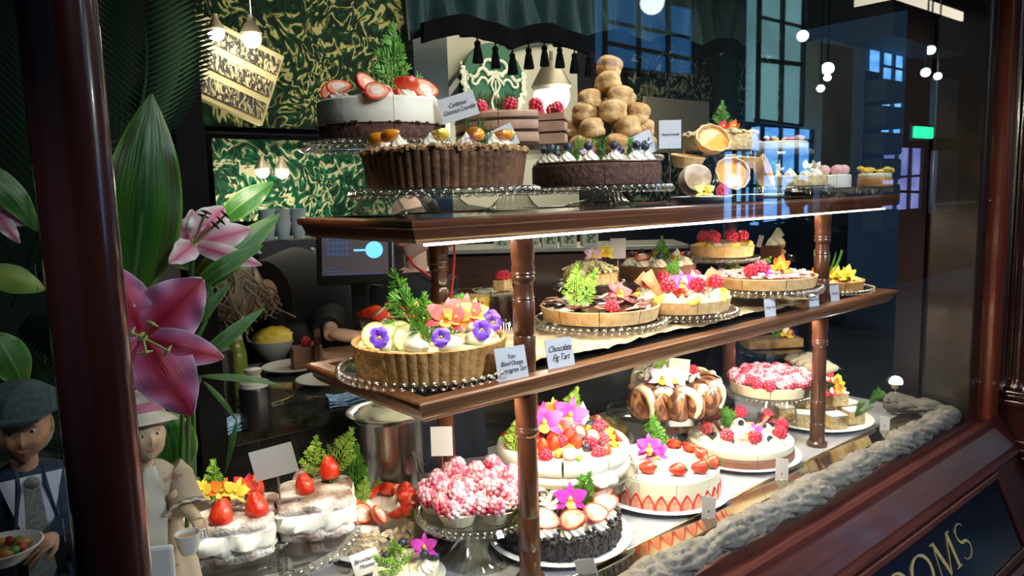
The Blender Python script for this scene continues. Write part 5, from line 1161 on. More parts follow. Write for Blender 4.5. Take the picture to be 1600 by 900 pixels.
# fruit pavlova on its stand
F = pY(880, 728, 1.405); glass_stand(F.x, F.y, DECK, F.z - DECK, .198, 'wide plain glass stand under the fruit heaped pavlova', beads=False, fr=.32)
t = thing('fruit_pavlova', 'large cream meringue cake heaped with berries, mango, orchids and flowers', 'cake', (F.x, F.y, F.z + .003), .15)
layer(t, 'meringue_base', .172, 0, .030, ivory, 9, .3, bulge=.006); layer(t, 'cream_layer', .168, .032, .070, mousse, 9, .3, bulge=.004, gap=.006)
g = G(); g.ball((0, 0, .060), (.140, .140, .036), 30, 12, fn=lambda d: 1 + .08 * noise.noise(d * 4)); g.build('cream_dome', cream, t)
rnd = random.Random(21)
def topz(r_): return .060 + .034 * math.sqrt(max(0, 1 - (r_ / .15) ** 2))
for k in range(84):
    a = 2.399963 * k; r_ = .150 * math.sqrt((k + .5) / 84); x, y = r_ * math.cos(a), r_ * math.sin(a); z = topz(r_); front = x * -.64 + y * -.76
    c_ = rnd.random()
    if c_ < .26: raspberry(t, (x, y, z), 1.25)
    elif c_ < .46: blueberry(t, (x, y, z + .002), 1.35)
    elif c_ < .70: chunk(t, (x, y, z), yellowm, 1.0)
    elif c_ < .80: halfberry(t, (x, y, z + .016), 1.15, (rnd.uniform(.2, 1.2), rnd.uniform(-.5, .5), a))
    elif c_ < .88: chunk(t, (x, y, z), M('passion_pulp', (.75, .55, .03), .2, (.05, .03, .01), scale=90, lo=.52, hi=.6, coat=.5), .95, 'passion_fruit_piece')
    else: strawberry(t, (x, y, z + .036), 1.0, (PI, .2, a), False)
for k, (x, y) in enumerate(ring(9, .150, .45)):
    strawberry(t, (x, y, .098), 1.0, (PI, .25, k), False) if k % 3 == 0 else halfberry(t, (x, y, .086), 1.1, (.9, 0, math.atan2(y, x) + PI / 2))
for x, y, z, m_, s_, r_ in ((-.085, -.005, .140, purpet, 1.85, 0), (.010, -.015, .138, purpet, 1.75, .3), (-.04, -.02, .118, redpet, 1.2, 0), (-.02, .02, .145, orpet, 1.3, .4), (.0, .03, .150, yelpet, 1.1, 0), (-.06, .03, .145, redpet, 1.0, 0)):
    flower(t, (x, y, z), 'orchid', m_, (1.15, r_, FACE - .15), s_, whpet)
fern(t, (.045, .02, .09), .11, (0, .25, FACE - .15), leafy, 3, dens=8); fern(t, (-.06, .04, .09), .095, (0, -.1, FACE - .15), leafy, 4, dens=8); fern(t, (-.145, .05, .06), .10, (0, .1, FACE - .15), leafy, 5, dens=8)
g = G(); blade(g, (0, 0, 0), (0, 0, .082), (0, -1, 0), .040, nu=2, nv=2, th=.003, prof=lambda u: 1 - abs(2 * u - 1) * .98); g.build('white_chocolate_shard', M('white_chocolate', (.90, .86, .76), .4), t, (.060, -.02, .085), (0, .05, FACE - .15))
g = G(); g.ball((0, 0, 0), (.045, .03, .018), 16, 8, fn=lambda d: 1 + .2 * math.sin(5 * d.x)); g.build('cream_drip', cream, t, (-.045, -.165, .018), (.5, 0, .2))
# black crumb cake with strawberries
CX9, CY9 = 1.197, 1.268; white_plate(CX9, CY9, DECK, .176, 'wide white plate under the black crumb cake')
t = thing('black_crumb_cake', 'cake coated in black chocolate crumbs with strawberry slices on cream tufts', 'cake', (CX9, CY9, DECK + .010), 0)
layer(t, 'chocolate_sponge', .147, 0, .052, blackcrumb, 8); g = G(); bumps(g, 0, .146, .052, 430, .0085, 11, zj=.006); rnd = random.Random(3)
for k in range(520): a = rnd.random() * 6.28; z = rnd.uniform(.002, .055); s_ = rnd.uniform(.004, .008); g.ball((.147 * math.cos(a), .147 * math.sin(a), z), (s_, s_, s_), 6, 4)
g.build('crumb_coat', blackcrumb, t)['kind'] = 'stuff'
for k, (x, y) in enumerate(ring(11, .112, -2.62)):
    if k in (5, 6, 7): continue
    rosette(t, (x, y, .054), 1.35); swslice(t, (x, y - .004, .090), 1.55, (.75, random.uniform(-.3, .3), FACE + random.uniform(-.5, .5)))
shavings(t, (-.025, .045, .058), .085, 60, M('white_chocolate_curls', (.90, .84, .62), .4), .065, 'white_chocolate_curls', 4, .035)['kind'] = 'stuff'
flower(t, (.005, -.035, .100), 'orchid', purpet, (1.2, 0, FACE), 1.45, whpet); fern(t, (.045, .0, .058), .115, (-.05, .12, FACE), leafm, 9, dens=9); fern(t, (.055, -.015, .058), .095, (.15, .2, FACE), leafm, 11, dens=9)
fern(t, (-.09, .045, .058), .08, (.2, .5, FACE), leafy, 7, dens=8); fern(t, (-.10, .03, .058), .075, (.5, -.4, FACE), leafm, 8, dens=8)
for dx in (-.02, 0, .02): g = G(); g.tube([(0, 0, 0), (.03, .01, .05)], .0055, 8); g.build('white_chocolate_roll', M('white_chocolate'), t, (-.02 + dx, .02 + dx, .075), (0, .5, dx * 20))
q_ = pY(935, 893, 1.02); card((q_.x, q_.y + .02, DECK + .006), .046, .066, 'tilted card in a metal clip before the black crumb cake', 'Black Forest', rz=FACE - .45, tilt=-.1, roll=-.3, size=.010, clip='clip', border=.004)
# strawberry cheesecake
C10 = (1.600, 1.275); white_plate(C10[0], C10[1], DECK, .190, 'wide white plate under the strawberry cheesecake', None)
t = thing('strawberry_cheesecake', 'round ivory cheesecake ringed with halved strawberries around its foot', 'cake', (C10[0], C10[1], DECK + .010), 0)
layer(t, 'cheesecake_body', .157, 0, .078, ivory, 10, .3); layer(t, 'cream_top', .154, .078, .082, mousse, 10, .3)
for k in range(30):
    a = 2 * PI * k / 30 + .05; g = None
    o = put(lib('fz', lambda: (lambda g: (g.add([(0, 0, 0)], [], 0), blade(g, (0, 0, 0), (0, 0, .043), (0, -1, 0), .036, nu=8, nv=6, th=.003, bow=.02, prof=lambda u: (1 - u ** 2.2) * .95 + .05, m=0), blade(g, (0, -.0022, .003), (0, -.0022, .036), (0, -1, 0), .026, nu=8, nv=6, th=.001, bow=.02, prof=lambda u: (1 - u ** 2.2) * .95 + .05, m=1), g.mesh('strawberry_half', [strawm, strawin]))[-1])(G())), 'strawberry_half', t, (.160 * math.cos(a), .160 * math.sin(a), .002), (0, 0, a + PI / 2))
for x, y, r in ((-.075, -.085, 1.2), (-.02, -.115, .3), (.035, -.115, PI), (-.12, -.02, 2)): strawberry(t, (x, y, .100), 1.05, (PI * .5, r, .8))
for k in range(9):
    a = -.75 + .22 * k; halfberry(t, (.118 * math.cos(a), .118 * math.sin(a), .098), 1.25, (.5, .2, a + 1.2)) if k % 2 else strawberry(t, (.12 * math.cos(a), .12 * math.sin(a), .098), 1.0, (PI * .6, .2, a))
for x, y, z in ((-.02, .03, .112), (-.03, .02, .125), (.0, .02, .100)): flower(t, (x, y, z), 'orchid', purpet, (1.1, .3 * z, FACE), 1.25, whpet)
fern(t, (.045, .045, .082), .105, (0, .0, FACE), leafm, 10, dens=8)
q_ = pz(1105, 800, DECK + .028); card((q_.x - .01, q_.y - .01, DECK + .010), .036, .064, 'small white card in a metal clip before the strawberry cheesecake', '', rz=-1.35, tilt=-.08, roll=.0, size=.007, clip='clip', border=.004)
# chocolate banana profiterole cake on plain stand
F = pY(1040, 641, 1.50); glass_stand(F.x, F.y, DECK, F.z - DECK, .190, 'plain glass stand under the chocolate drizzled banana roll', beads=False, fr=.34)
t = thing('banana_roll_cake', 'ring of caramel brown roll slices with banana halves and chocolate drizzle', 'cake', (F.x, F.y, F.z + .003), 0); t.scale = (1.2, 1.2, 1.15)
rollm = M('drizzled_roll', (.32, .15, .065), .4, (.07, .022, .012), scale=14, lo=.47, hi=.56, dist=2.5, coat=.4)
ban = M('banana_flesh', (.90, .80, .56), .5, (.86, .70, .40), scale=30)
layer(t, 'cake_core', .10, 0, .07, rollm, 6)
for k in range(11):
    a = -2.95 + k * .40 ; x, y = .115 * math.cos(a), .115 * math.sin(a)
    g = G(); g.lathe([(0, -.026), (.036, -.026), (.044, -.016), (.046, 0), (.044, .016), (.036, .026), (0, .026)], 26, lambda a_, i, z: 1 + .06 * noise.noise(Vector((math.cos(a_) * 2, math.sin(a_) * 2, k))), T=Matrix.Rotation(PI / 2, 4, 'X')); o = g.build('roll_slice', rollm, t, (x, y, .052), (0, 0, a + PI / 2 + .9)); o.scale = (1, .8, 1.12)
    g = G(); g.tube([(.040 * math.cos(b), 0, .046 * math.sin(b)) for b in [R(-40 + 20 * q) for q in range(9)]], lambda s: .0125 * math.sin(PI * max(.04, min(.96, s))) ** .5, 10); o = g.build('banana_half', ban, t, (x * 1.18, y * 1.18, .048), (0, 0, a + PI / 2 + (.5 if k % 2 else -.2)))
    if k % 2: g = G(); g.tube([(-.03, 0, 0), (0, .004, .004), (.03, -.004, 0), (.01, 0, .008)], .002, 5); g.build('chocolate_drizzle', choc, t, (x, y, .10), (0, 0, k))
shavings(t, (.03, .01, .085), .085, 70, M('white_chocolate'), .05, 'white_chocolate_curls', 7, .035)['kind'] = 'stuff'
for x, y in ((-.09, -.06), (-.06, -.075)): flower(t, (x, y, .118), 'orchid', lilacpet, (1.1, .2, FACE - .2), 1.3, whpet)
fern(t, (-.13, -.05, .004), .08, (1.25, -.6, FACE), leafm, 6, dens=8); fern(t, (-.02, .0, .09), .07, (0, 0, FACE - .2), leafy, 7)
g = G(); g.box((0, 0, .03), (.055, .003, .06)); g.build('white_chocolate_shard', M('white_chocolate'), t, (.0, -.04, .095), (0, .1, FACE - .2), False, bevel=.001)
for k in range(4): raspberry(t, (.02 + .014 * k, -.05, .105), 1.0)
q_ = pz(1010, 690, DECK); white_plate(1.76, 1.70, DECK, .145, 'white plate under the low sponge ring behind the banana roll stand')
t = thing('sponge_ring', 'low golden sponge cake seen through the stand of the banana roll', 'cake', (1.76, 1.70, DECK + .010), 0); layer(t, 'sponge', .125, 0, .045, M('golden_sponge', (.42, .30, .08), .8, (.66, .50, .20), scale=60), 8)
# raspberry and chocolate stick cheesecake
C12 = (2.005, 1.285); white_plate(C12[0], C12[1], DECK, .184, 'wide white plate under the chocolate stick cheesecake')
t = thing('chocolate_stick_cheesecake', 'two layer cream and chocolate cheesecake with raspberries and crossed chocolate sticks', 'cake', (C12[0], C12[1], DECK + .010), 0)
layer(t, 'chocolate_base', .162, 0, .030, M('reddish_sponge', (.17, .065, .035), .7, (.24, .10, .055), scale=40), 8, .1); layer(t, 'cream_layer', .160, .031, .055, ivory, 8, .1)
for k, (x, y) in enumerate(ring(9, .122, -2.9)):
    rosette(t, (x, y, .054), 1.05); raspberry(t, (x * 1.04, y * 1.04, .078), 1.45); blueberry(t, (x * .82 + .012, y * .82, .056), 1.3)
for x, y, r in ((-.10, .03, -.7), (-.07, .0, -.6), (.045, .0, .75), (.07, -.01, .95), (.03, -.03, .7)): choc_stick(t, (x, y, .060), .075, (0, r, FACE + .1), choc if r != .7 else M('milk_choc_stick', (.40, .25, .16), .5))
for x, y in ((-.015, -.03), (-.03, -.04), (0, -.05)): flower(t, (x, y, .078), 'orchid', lilacpet if x else purpet, (1.0, 0, FACE), 1.0, whpet)
rosemary(t, (.0, .05, .055), 1.3, (0, 0, 0), 31, leafm, 9); rosemary(t, (-.02, .04, .055), 1.2, (0, .2, 0), 32, leafm, 8)
q_ = pz(1224, 742, DECK + .028); card((q_.x - .01, q_.y, DECK + .008), .036, .070, 'small white card in a metal clip before the chocolate stick cheesecake', '', rz=-1.35, tilt=-.08, size=.009, clip='clip', border=.004)
# raspberry tart wedges on the right stand
F = pY(1203, 610, 1.335); glass_stand(F.x, F.y, DECK, F.z - DECK, .137, 'beaded glass stand under the large raspberry tart on the right', fr=.38, skirt=.022)
t = thing('raspberry_tart', 'large pale tart cut in wedges and covered with sugared raspberries', 'tart', (F.x, F.y, F.z + .003), 0)
plain_case(t, .136, .034, M('cream_pastry'), cuts=7, start=.1)
rnd = random.Random(9)
for k in range(72):
    a = 2.399963 * k; r_ = .126 * math.sqrt((k + .5) / 72); raspberry(t, (r_ * math.cos(a), r_ * math.sin(a), .030 + .012 * (1 - r_ / .126) + rnd.random() * .004), 1.42, k % 4 != 3)
fern(t, (.06, -.135, .02), .07, (.9, .9, FACE), leafm, 3)
q_ = pY(1205, 560, 1.64); glass_stand(q_.x + .03, 1.66, DECK, .17, .14, 'glass stand at the back carrying the brown slice with flowers', beads=False)
t = thing('loaf_slice_cake', 'flat brown cake with fern, orange flower and white shard at the back', 'cake', (q_.x + .03, 1.66, DECK + .173), 0); g = G(); g.box((0, 0, .02), (.24, .10, .04)); g.build('cake_body', M('loaf_brown', (.22, .12, .04), .7, (.40, .24, .09), scale=20), t, (0, 0, 0), (0, 0, -.6), False, bevel=.006)
fern(t, (-.01, -.03, .04), .085, (0, -.1, FACE - .3), leafm, 4); flower(t, (.03, -.05, .055), 'bloom', yelpet, (.9, 0, FACE), 1.2); raspberry(t, (.07, -.04, .04), 1.3); raspberry(t, (.05, -.05, .04), 1.2)
g = G(); blade(g, (0, 0, 0), (0, 0, .055), (0, -1, 0), .030, nu=2, nv=2, th=.003, prof=lambda u: 1 - abs(2 * u - 1) * .98); g.build('white_chocolate_shard', M('white_chocolate'), t, (.025, -.05, .055), (0, 0, FACE - .2))
# slices plate behind
q_ = pz(1160, 655, DECK); 
for k, (dx, dy, lb) in enumerate(((0, 0, 'cut berry cake wedge at the left behind the chocolate stick cheesecake'), (.10, -.03, 'cut berry cake wedge at the right behind the chocolate stick cheesecake'))):
    t = thing('cake_slice', lb, 'cake slice', (2.13 + dx - .05, 1.56 + dy, DECK), .3 * k); g = G(); wedges(g, .12, 0, .035, 8, 0, -2.0, skip=range(1, 8)); g.build('slice_base', M('reddish_sponge'), t, (0, .05, 0)); g = G(); wedges(g, .12, .036, .055, 8, 0, -2.0, skip=range(1, 8)); g.build('slice_cream', ivory, t, (0, .05, 0)); raspberry(t, (-.02, 0, .055), 1.2); rosette(t, (-.01, .02, .055), .8)
# plate of little square cakes
C15 = (2.515, 1.300); white_plate(C15[0], C15[1], DECK, .190, 'wide white plate under the little square sponge cakes')
rnd = random.Random(14); q = 0
where2 = ['at the left of the plate', 'at the front left of the plate', 'at the front of the plate', 'at the front right of the plate', 'at the right of the plate', 'at the back right of the plate', 'at the back of the plate', 'at the back left of the plate']
def petit(x, y, z, lb):
    t = thing('square_sponge', 'little square sponge cake ' + lb, 'cake', (x, y, z), rnd.uniform(-.4, .4) + FACE, 'little square cakes on the right plate')
    g = G(); g.box((0, 0, .022), (.060, .055, .044)); g.build('sponge_body', sponge, t, smooth=False, bevel=.004); g = G(); g.box((0, 0, .047), (.062, .057, .008)); g.build('icing_top', mousse, t, smooth=False, bevel=.003)
for k, (x, y) in enumerate(ring(8, .125, PI + .2)): petit(C15[0] + x, C15[1] + y, DECK + .012, where2[k] + ', lower layer')
for k, (x, y) in enumerate(ring(4, .068, PI + .3)): petit(C15[0] + x, C15[1] + y, DECK + .066, ('left', 'front', 'right', 'back')[k] + ' one of the upper layer under the cream shards')
t = thing('cream_shard_topping', 'pile of white chocolate shards with red and yellow flowers on the square cakes', 'topping', (C15[0], C15[1], DECK + .118), 0)
shavings(t, (0, 0, 0), .075, 55, M('white_chocolate'), .065, 'white_chocolate_shards', 9, .04)['kind'] = 'stuff'
for x, y, m_ in ((-.05, -.04, redpet), (-.03, -.055, redpet), (.04, -.055, yelpet), (.055, -.04, yelpet), (.0, -.065, orpet), (.07, -.01, redpet)): flower(t, (x, y, .012), 'bloom', m_, (1.0, 0, FACE - .2), 1.3)
for x, y, z, lb in ((2.43, 1.10, .668, 'fern tuft between the little square cakes at the front'), (2.60, 1.13, .668, 'fern tuft on the little square cakes at the right')):
    o = rosemary(None, (x, y + .02, z), 1.0, (.5, .2, 0), 40 + int(x * 10), leafm, 8); tag(o, lb, 'fern sprig')
# the pale block and pastries behind, right stand and brass lamp
p = pY(1395, 590, 1.50); glass_stand(2.82, 1.48, DECK, .10, .13, 'low glass stand of sliced rolls at the far right', beads=False)
for k in range(4):
    g = G(); g.ball((0, 0, .028), (.070, .035, .028), 20, 10, fn=lambda d: 1 + .05 * math.sin(7 * d.x + k)); o = g.build('bread_roll', M('pale_roll', (.62, .52, .36), .7, (.74, .66, .50), scale=16), None, (2.765 + .035 * k, 1.42 + .045 * k, DECK + .102), (0, 0, -.9 + .1 * k)); tag(o, ('nearest', 'second', 'third', 'farthest')[k] + ' of four pale sliced rolls at the far right', 'roll', 'pale rolls at the far right')
t = thing('cream_gateau', 'pale crumbly gateau on a raised stand behind the right leg', 'cake', (2.87, 1.86, DECK + .253), 0); g = G(); g.ball((0, 0, .05), (.11, .11, .052), 30, 14, fn=lambda d: 1 + .16 * noise.noise(d * 4)); g.build('cake_body', M('pale_gateau', (.66, .62, .44), .7, (.80, .76, .58), scale=20), t)
for k in range(3): raspberry(t, (.04 * k, -.06, .09), 1.2)
glass_stand(2.87, 1.86, DECK, .25, .14, 'tall glass stand under the pale gateau at the back right', beads=False)
lp = pY(1400, 597, 1.20); t = thing('brass_lamp', 'small brass spotlight glaring at the right end of the window', 'lamp', (lp.x, lp.y, DECK), 0)
g = G(); g.lathe([(0, 0), (.030, 0), (.030, .005), (.010, .012), (.006, .03), (.010, .036), (.006, .042), (.006, lp.z - DECK - .03), (.020, lp.z - DECK - .022), (.024, lp.z - DECK - .005), (0, lp.z - DECK - .005)], 24); g.build('brass_stem', brass, t)
g = G(); g.ball((0, 0, lp.z - DECK), .024, 16, 10); g.build('bulb', M('bulb_glow', (1, .98, .92), emit=30), t)
q_ = pz(1382, 668, DECK + .028); card((q_.x, q_.y, DECK + .008), .030, .058, 'card in a metal clip at the right end of the brass strip', '', rz=-1.35, tilt=-.08, clip='clip', border=.003)
# small blank spot cards

# ================================================================== FLOWERS AND FOLIAGE ON THE LEFT
leafgl = M_uv('lily_leaf', [(0, (.10, .26, .05)), (.10, (.022, .11, .012)), (.8, (.030, .15, .015)), (1, (.14, .28, .05))], .28, streak=.10, sscale=(3, 22, 1), bump=.3)
leafbig = M_uv('broad_leaf', [(0, (.05, .16, .03)), (.06, (.012, .075, .010)), (.5, (.030, .14, .012)), (.75, (.05, .07, .02)), (.86, (.022, .13, .010)), (1, (.12, .26, .03))], .30, streak=.30, sscale=(3, 9, 1), bump=.5)
lilpink = M_uv('stargazer_petal', [(0, (.30, .008, .03)), (.12, (.50, .02, .07)), (.42, (.58, .09, .20)), (.72, (.50, .16, .36)), (.92, (.56, .28, .50)), (1, (.82, .62, .74))], .42, streak=.10, sscale=(3, 26, 1), bump=.35, sss=.2)
lilpale = M_uv('pale_lily_petal', [(0, (.62, .10, .20)), (.14, (.74, .22, .34)), (.45, (.82, .45, .52)), (.75, (.88, .70, .72)), (1, (.92, .86, .84))], .42, streak=.12, sscale=(3, 26, 1), bump=.35, sss=.2)
stam = M('lily_filament', (.50, .60, .22), .5); anth = M('dark_anther', (.05, .010, .008), .7)
def plant(name, label, cat, px, py, Y, stems=()):
    b = pY(px, py, Y); t = thing(name, label, cat, (b.x, b.y, DECK)); o = Vector((b.x, b.y, DECK))
    for pts in stems:
        g = G(); P = [o + Vector((random.uniform(-.01, .01), random.uniform(-.01, .01), 0))] + [pY(*q) for q in pts]; P = [p - o for p in P]
        Q_ = []
        for k in range(len(P) - 1):
            for u in range(6): Q_.append(P[k].lerp(P[k + 1], u / 6))
        g.tube(Q_ + [P[-1]], .0038, 8); g.build('stem', M('stem_green', (.03, .12, .02), .5), t)
    return t, o
def lily(par, px, py, Y, petals, mat, stamens):
    t, o = par; c = pY(px, py, Y); view = (EYE - c).normalized(); g = G(); g.ball((0, 0, 0), (.006, .006, .008), 10, 8); f = g.build('flower', stam, t, c - o)
    for (qx, qy, dy, W, bow, curl) in petals:
        tip = pY(qx, qy, Y + dy) - c; g = G(); blade(g, view * -.004, tip, view, W, bow=bow, fold=-.16, curl=curl, th=.0016, nu=22, nv=12, wave=.35, prof=lambda u: (math.sin(PI * min(.995, .04 + .96 * u ** .78)) ** .72)); g.build('petal', mat, f)
    for (qx, qy, dy) in stamens:
        tip = pY(qx, qy, Y + dy) - c; g = G(); g.tube([view * .002, tip * .5 + view * .012, tip + view * .010], lambda s: .0016, 6); g.build('filament', stam, f)
        sd = tip.normalized().cross(view).normalized(); g = G(); g.tube([tip + view * .010 - sd * .008, tip + view * .013, tip + view * .010 + sd * .008], lambda s: .0026 * math.sin(PI * max(.1, min(.9, s))), 6); g.build('anther', anth if mat is lilpale else stam, f)
def leaf(par, bx, by, tx, ty, Y, W, mat=None, bow=.08, fold=-.12, curl=.03):
    t_, o = par; b = pY(bx, by, Y); tip = pY(tx, ty, Y) - b; g = G(); blade(g, (0, 0, 0), tip, (EYE - b).normalized() + Vector((.2, 0, .35)), W, bow=bow, fold=fold, curl=curl, th=.0012, nu=26, nv=10, wave=.12)
    g.build('leaf', mat or leafgl, t_, b - o)
LP = plant('lily_plant', 'large magenta lily in front, wide open beside the column, with long leaves', 'lily', 252, 720, 1.40, [((262, 640, 1.32), (240, 560, 1.12), (224, 528, 1.045)), ((285, 620, 1.28), (300, 545, 1.14), (322, 500, 1.14)), ((295, 640, 1.25), (312, 590, 1.14))])
lily(LP, 224, 528, 1.04, [(317, 436, -.01, .082, .05, -.02), (300, 648, -.05, .078, .10, .05), (352, 560, -.02, .045, .22, .15), (176, 415, .03, .060, .08, .0), (150, 560, .03, .060, .05, .0), (178, 618, .0, .045, .1, .1)], lilpink, [(238, 506, -.03), (262, 548, -.03), (206, 520, -.03), (228, 550, -.04)])
leaf(LP, 322, 500, 326, 438, 1.15, .020); leaf(LP, 300, 512, 362, 440, 1.14, .016); leaf(LP, 300, 575, 414, 480, 1.12, .022); leaf(LP, 312, 588, 444, 602, 1.14, .011)
leaf(LP, 318, 596, 372, 660, 1.14, .008); leaf(LP, 370, 655, 352, 740, 1.14, .008)
LQ = plant('lily_plant', 'paler pink lily behind, half hidden by its long pointed leaves', 'lily', 285, 730, 1.45, [((292, 600, 1.28), (296, 470, 1.18), (302, 384, 1.165)), ((300, 520, 1.30), (330, 420, 1.45), (345, 345, 1.55))])
lily(LQ, 302, 382, 1.16, [(300, 328, .05, .030, .05, 0), (352, 322, .02, .055, .16, .10), (392, 358, -.01, .046, .08, .05), (265, 412, -.03, .036, .12, .0), (275, 340, .02, .030, .1, 0), (410, 415, -.02, .028, .22, .10)], lilpale, [(345, 345, -.03), (352, 336, -.03), (336, 352, -.03), (322, 332, -.03), (318, 338, -.02)])
leaf(LQ, 285, 470, 438, 333, 1.20, .048, None, .10); leaf(LQ, 300, 452, 411, 383, 1.12, .026, None, .16); leaf(LQ, 345, 345, 427, 284, 1.55, .050); leaf(LQ, 300, 420, 215, 330, 1.26, .05)
LB = plant('broad_leaf_plant', 'huge broad upright green leaf right beside the column, a second leaf hanging low', 'plant', 240, 720, 1.42, [((215, 600, 1.28), (206, 470, 1.17)), ((250, 680, 1.38), (255, 640, 1.32))])
leaf(LB, 206, 470, 238, 146, 1.17, .108, leafbig, .04, -.10, .02); leaf(LB, 255, 640, 268, 768, 1.32, .095, leafbig, .08)
LL = plant('lily_plant', 'dim lily left of the column showing one yellow green leaf and faint pink petals', 'lily', -60, 760, 1.10, [((-50, 500, 1.08), (-40, 350, 1.08)), ((-40, 600, 1.14), (-10, 520, 1.2))])
leaf(LL, -30, 426, 72, 452, 1.05, .036, M_uv('yellow_green_leaf', [(0, (.20, .30, .04)), (1, (.10, .20, .03))], .4)); leaf(LL, -30, 255, 62, 362, 1.10, .034); leaf(LL, -10, 520, 40, 610, 1.20, .05)
lily(LL, -14, 322, 1.10, [(40, 352, 0, .022, .1, 0), (30, 380, 0, .020, .1, 0)], lilpale, [])
def palm(bx, by, tx, ty, Y, label, L=.10, n=34, bend=.03):
    b = pY(bx, by, Y); tip = pY(tx, ty, Y) - b; g = G(); a = tip.normalized(); view = (EYE - b).normalized(); sd = a.cross(view).normalized()
    pts = [tip * (k / n) + sd * bend * math.sin(PI * k / n) for k in range(n + 1)]
    t = thing('palm_frond', label, 'palm frond', b); g.tube(pts, lambda s: .004 * (1.1 - s), 6); g.build('rachis', M('palm_dark', (.006, .018, .009), .9, spec=.1), t)
    g = G()
    for k in range(2, n):
        for sg in (-1, 1):
            l = L * math.sin(PI * min(.98, .15 + .8 * k / n)) ** .6; blade(g, pts[k], pts[k] + (a * .85 + sd * sg * .75 + Vector((0, 0, -.25))).normalized() * l, view, .0085, bow=.10, fold=.3, nu=5, nv=2, th=.0008)
    g.build('leaflets', M('palm_dark'), t)
palm(196, 250, 205, -60, 1.50, 'dark feathered palm frond behind the huge broad leaf', .12)
palm(215, 240, 272, -40, 1.60, 'dark palm frond leaning right towards the black post', .09)
palm(20, 480, 60, 60, 1.30, 'dim palm frond left of the column', .14)
palm(100, 720, 20, 520, 1.45, 'dim palm frond behind the old man doll', .12)
a = pY(287, 0, 1.86); b = pY(316, 650, 1.86); g = G(); g.box(((a.x + b.x) / 2 , 1.86, 1.5), (.068, .05, 3.0)); struct(g.build('trim_11', M('matte_black', (.006, .006, .006), .9, spec=.1), None, smooth=False, bevel=.004))

# ================================================================== DOLLS AND PEOPLE
def head_fn(old=0.0, fem=0.0):
    def fn(d):        # face looks along -y
        k = 1.0
        def bump(x, z, s, amp, back=False):
            if (d.y > 0) != back: return 0
            return amp * math.exp(-(((d.x - x) / s) ** 2 + ((d.z - z) / s) ** 2))
        k += bump(0, -.12, .13, .22) + bump(0, .06, .10, .08) + bump(0, -.28, .10, .05)
        k -= bump(.32, .12, .15, .07) + bump(-.32, .12, .15, .07)
        k += bump(.42, -.25, .22, .05 + .05 * old) + bump(-.42, -.25, .22, .05 + .05 * old) + bump(.28, .32, .2, .03) + bump(-.28, .32, .2, .03)
        k += bump(0, -.52, .12, .06) - bump(0, -.66, .09, .04) + bump(0, -.86, .2, .10)
        if d.z < -.1 and d.y < .3: k *= 1 - .10 * abs(d.x) * min(1, (-d.z - .1) * 2)
        return k
    return fn
def add_head(g, T, s, old=0, m=0):       # s = half width of the head
    g.ball((0, 0, 0), (s, s * 1.12, s * 1.32), 36, 28, m=m, T=T, fn=head_fn(old))
    for x in (-1, 1): g.ball((x * s * .98, s * .05, -.04 * s), (s * .10, s * .20, s * .30), 10, 8, m=m, T=T)
def face_parts(parent, T, s, lips=(.5, .15, .12), hair=None, smile=.10):
    eyem = M('eye_white', (.75, .73, .68), .3); iris = M('dark_iris', (.03, .02, .015), .2); lipm = M('lips%.2f' % lips[0], lips, .5); brow = M('eyebrow', (.12, .08, .05), .8) if hair is None else hair
    for x in (-1, 1):
        g = G(); g.ball((x * s * .36, -s * .93, s * .14), (s * .16, s * .09, s * .085), 12, 8, T=T); e = g.build('eye', eyem, parent)
        g = G(); g.ball((x * s * .36, -s * 1.005, s * .14), (s * .065, s * .03, s * .07), 10, 6, T=T); g.build('iris', iris, e)
        g = G(); g.tube([(x * s * (.18 + .09 * k), -s * (1.04 - .03 * k), s * (.34 + .05 * math.sin(k))) for k in range(5)], s * .035, 5, T=T); g.build('eyebrow', brow, parent)
    g = G(); g.tube([(x * s * .09, -s * (1.06 - .012 * x * x), s * (-.66 + smile * (x / 3) ** 2)) for x in range(-3, 4)], lambda q: s * .06 * math.sin(PI * max(.08, min(.92, q))), 8, T=T); g.build('lips', lipm, parent)
def hand(g, c, d, n, s, m=0, curl=.5, spread=.16):
    """palm + five fingers; c = wrist, d = direction of the fingers, n = back of the hand"""
    d = Vector(d).normalized(); n = Vector(n); n = (n - d * n.dot(d)).normalized(); sd = d.cross(n); c = Vector(c)
    T = Matrix((( sd.x, d.x, n.x, c.x), (sd.y, d.y, n.y, c.y), (sd.z, d.z, n.z, c.z), (0, 0, 0, 1)))
    g.ball((0, s * .24, 0), (s * .21, s * .28, s * .085), 14, 10, m=m, T=T)
    for k in range(4):
        x = (-.145 + .097 * k) * s; L = s * (.40, .47, .45, .34)[k]; a = spread * (k - 1.5) * .6; p0 = Vector((x, s * .44, 0)); pts = [p0 - Vector((0, s * .10, 0))]; ang = 0; q = p0
        for j in range(4):
            pts.append(q.copy()); q = q + Vector((math.sin(a), math.cos(ang), -math.sin(ang))) * L / 3; ang += curl * .8
        g.tube(pts, lambda u: s * (.054 - .016 * u), 8, m=m, T=T)
    g.tube([(-s * .12, s * .08, 0), (-s * .26, s * .22, -s * .05), (-s * .31, s * .38, -s * .12), (-s * .27, s * .50, -s * .20)], lambda u: s * (.066 - .02 * u), 8, m=m, T=T)
dollskin = M('painted_doll_skin', (.50, .26, .15), .5, (.60, .34, .20), scale=30)
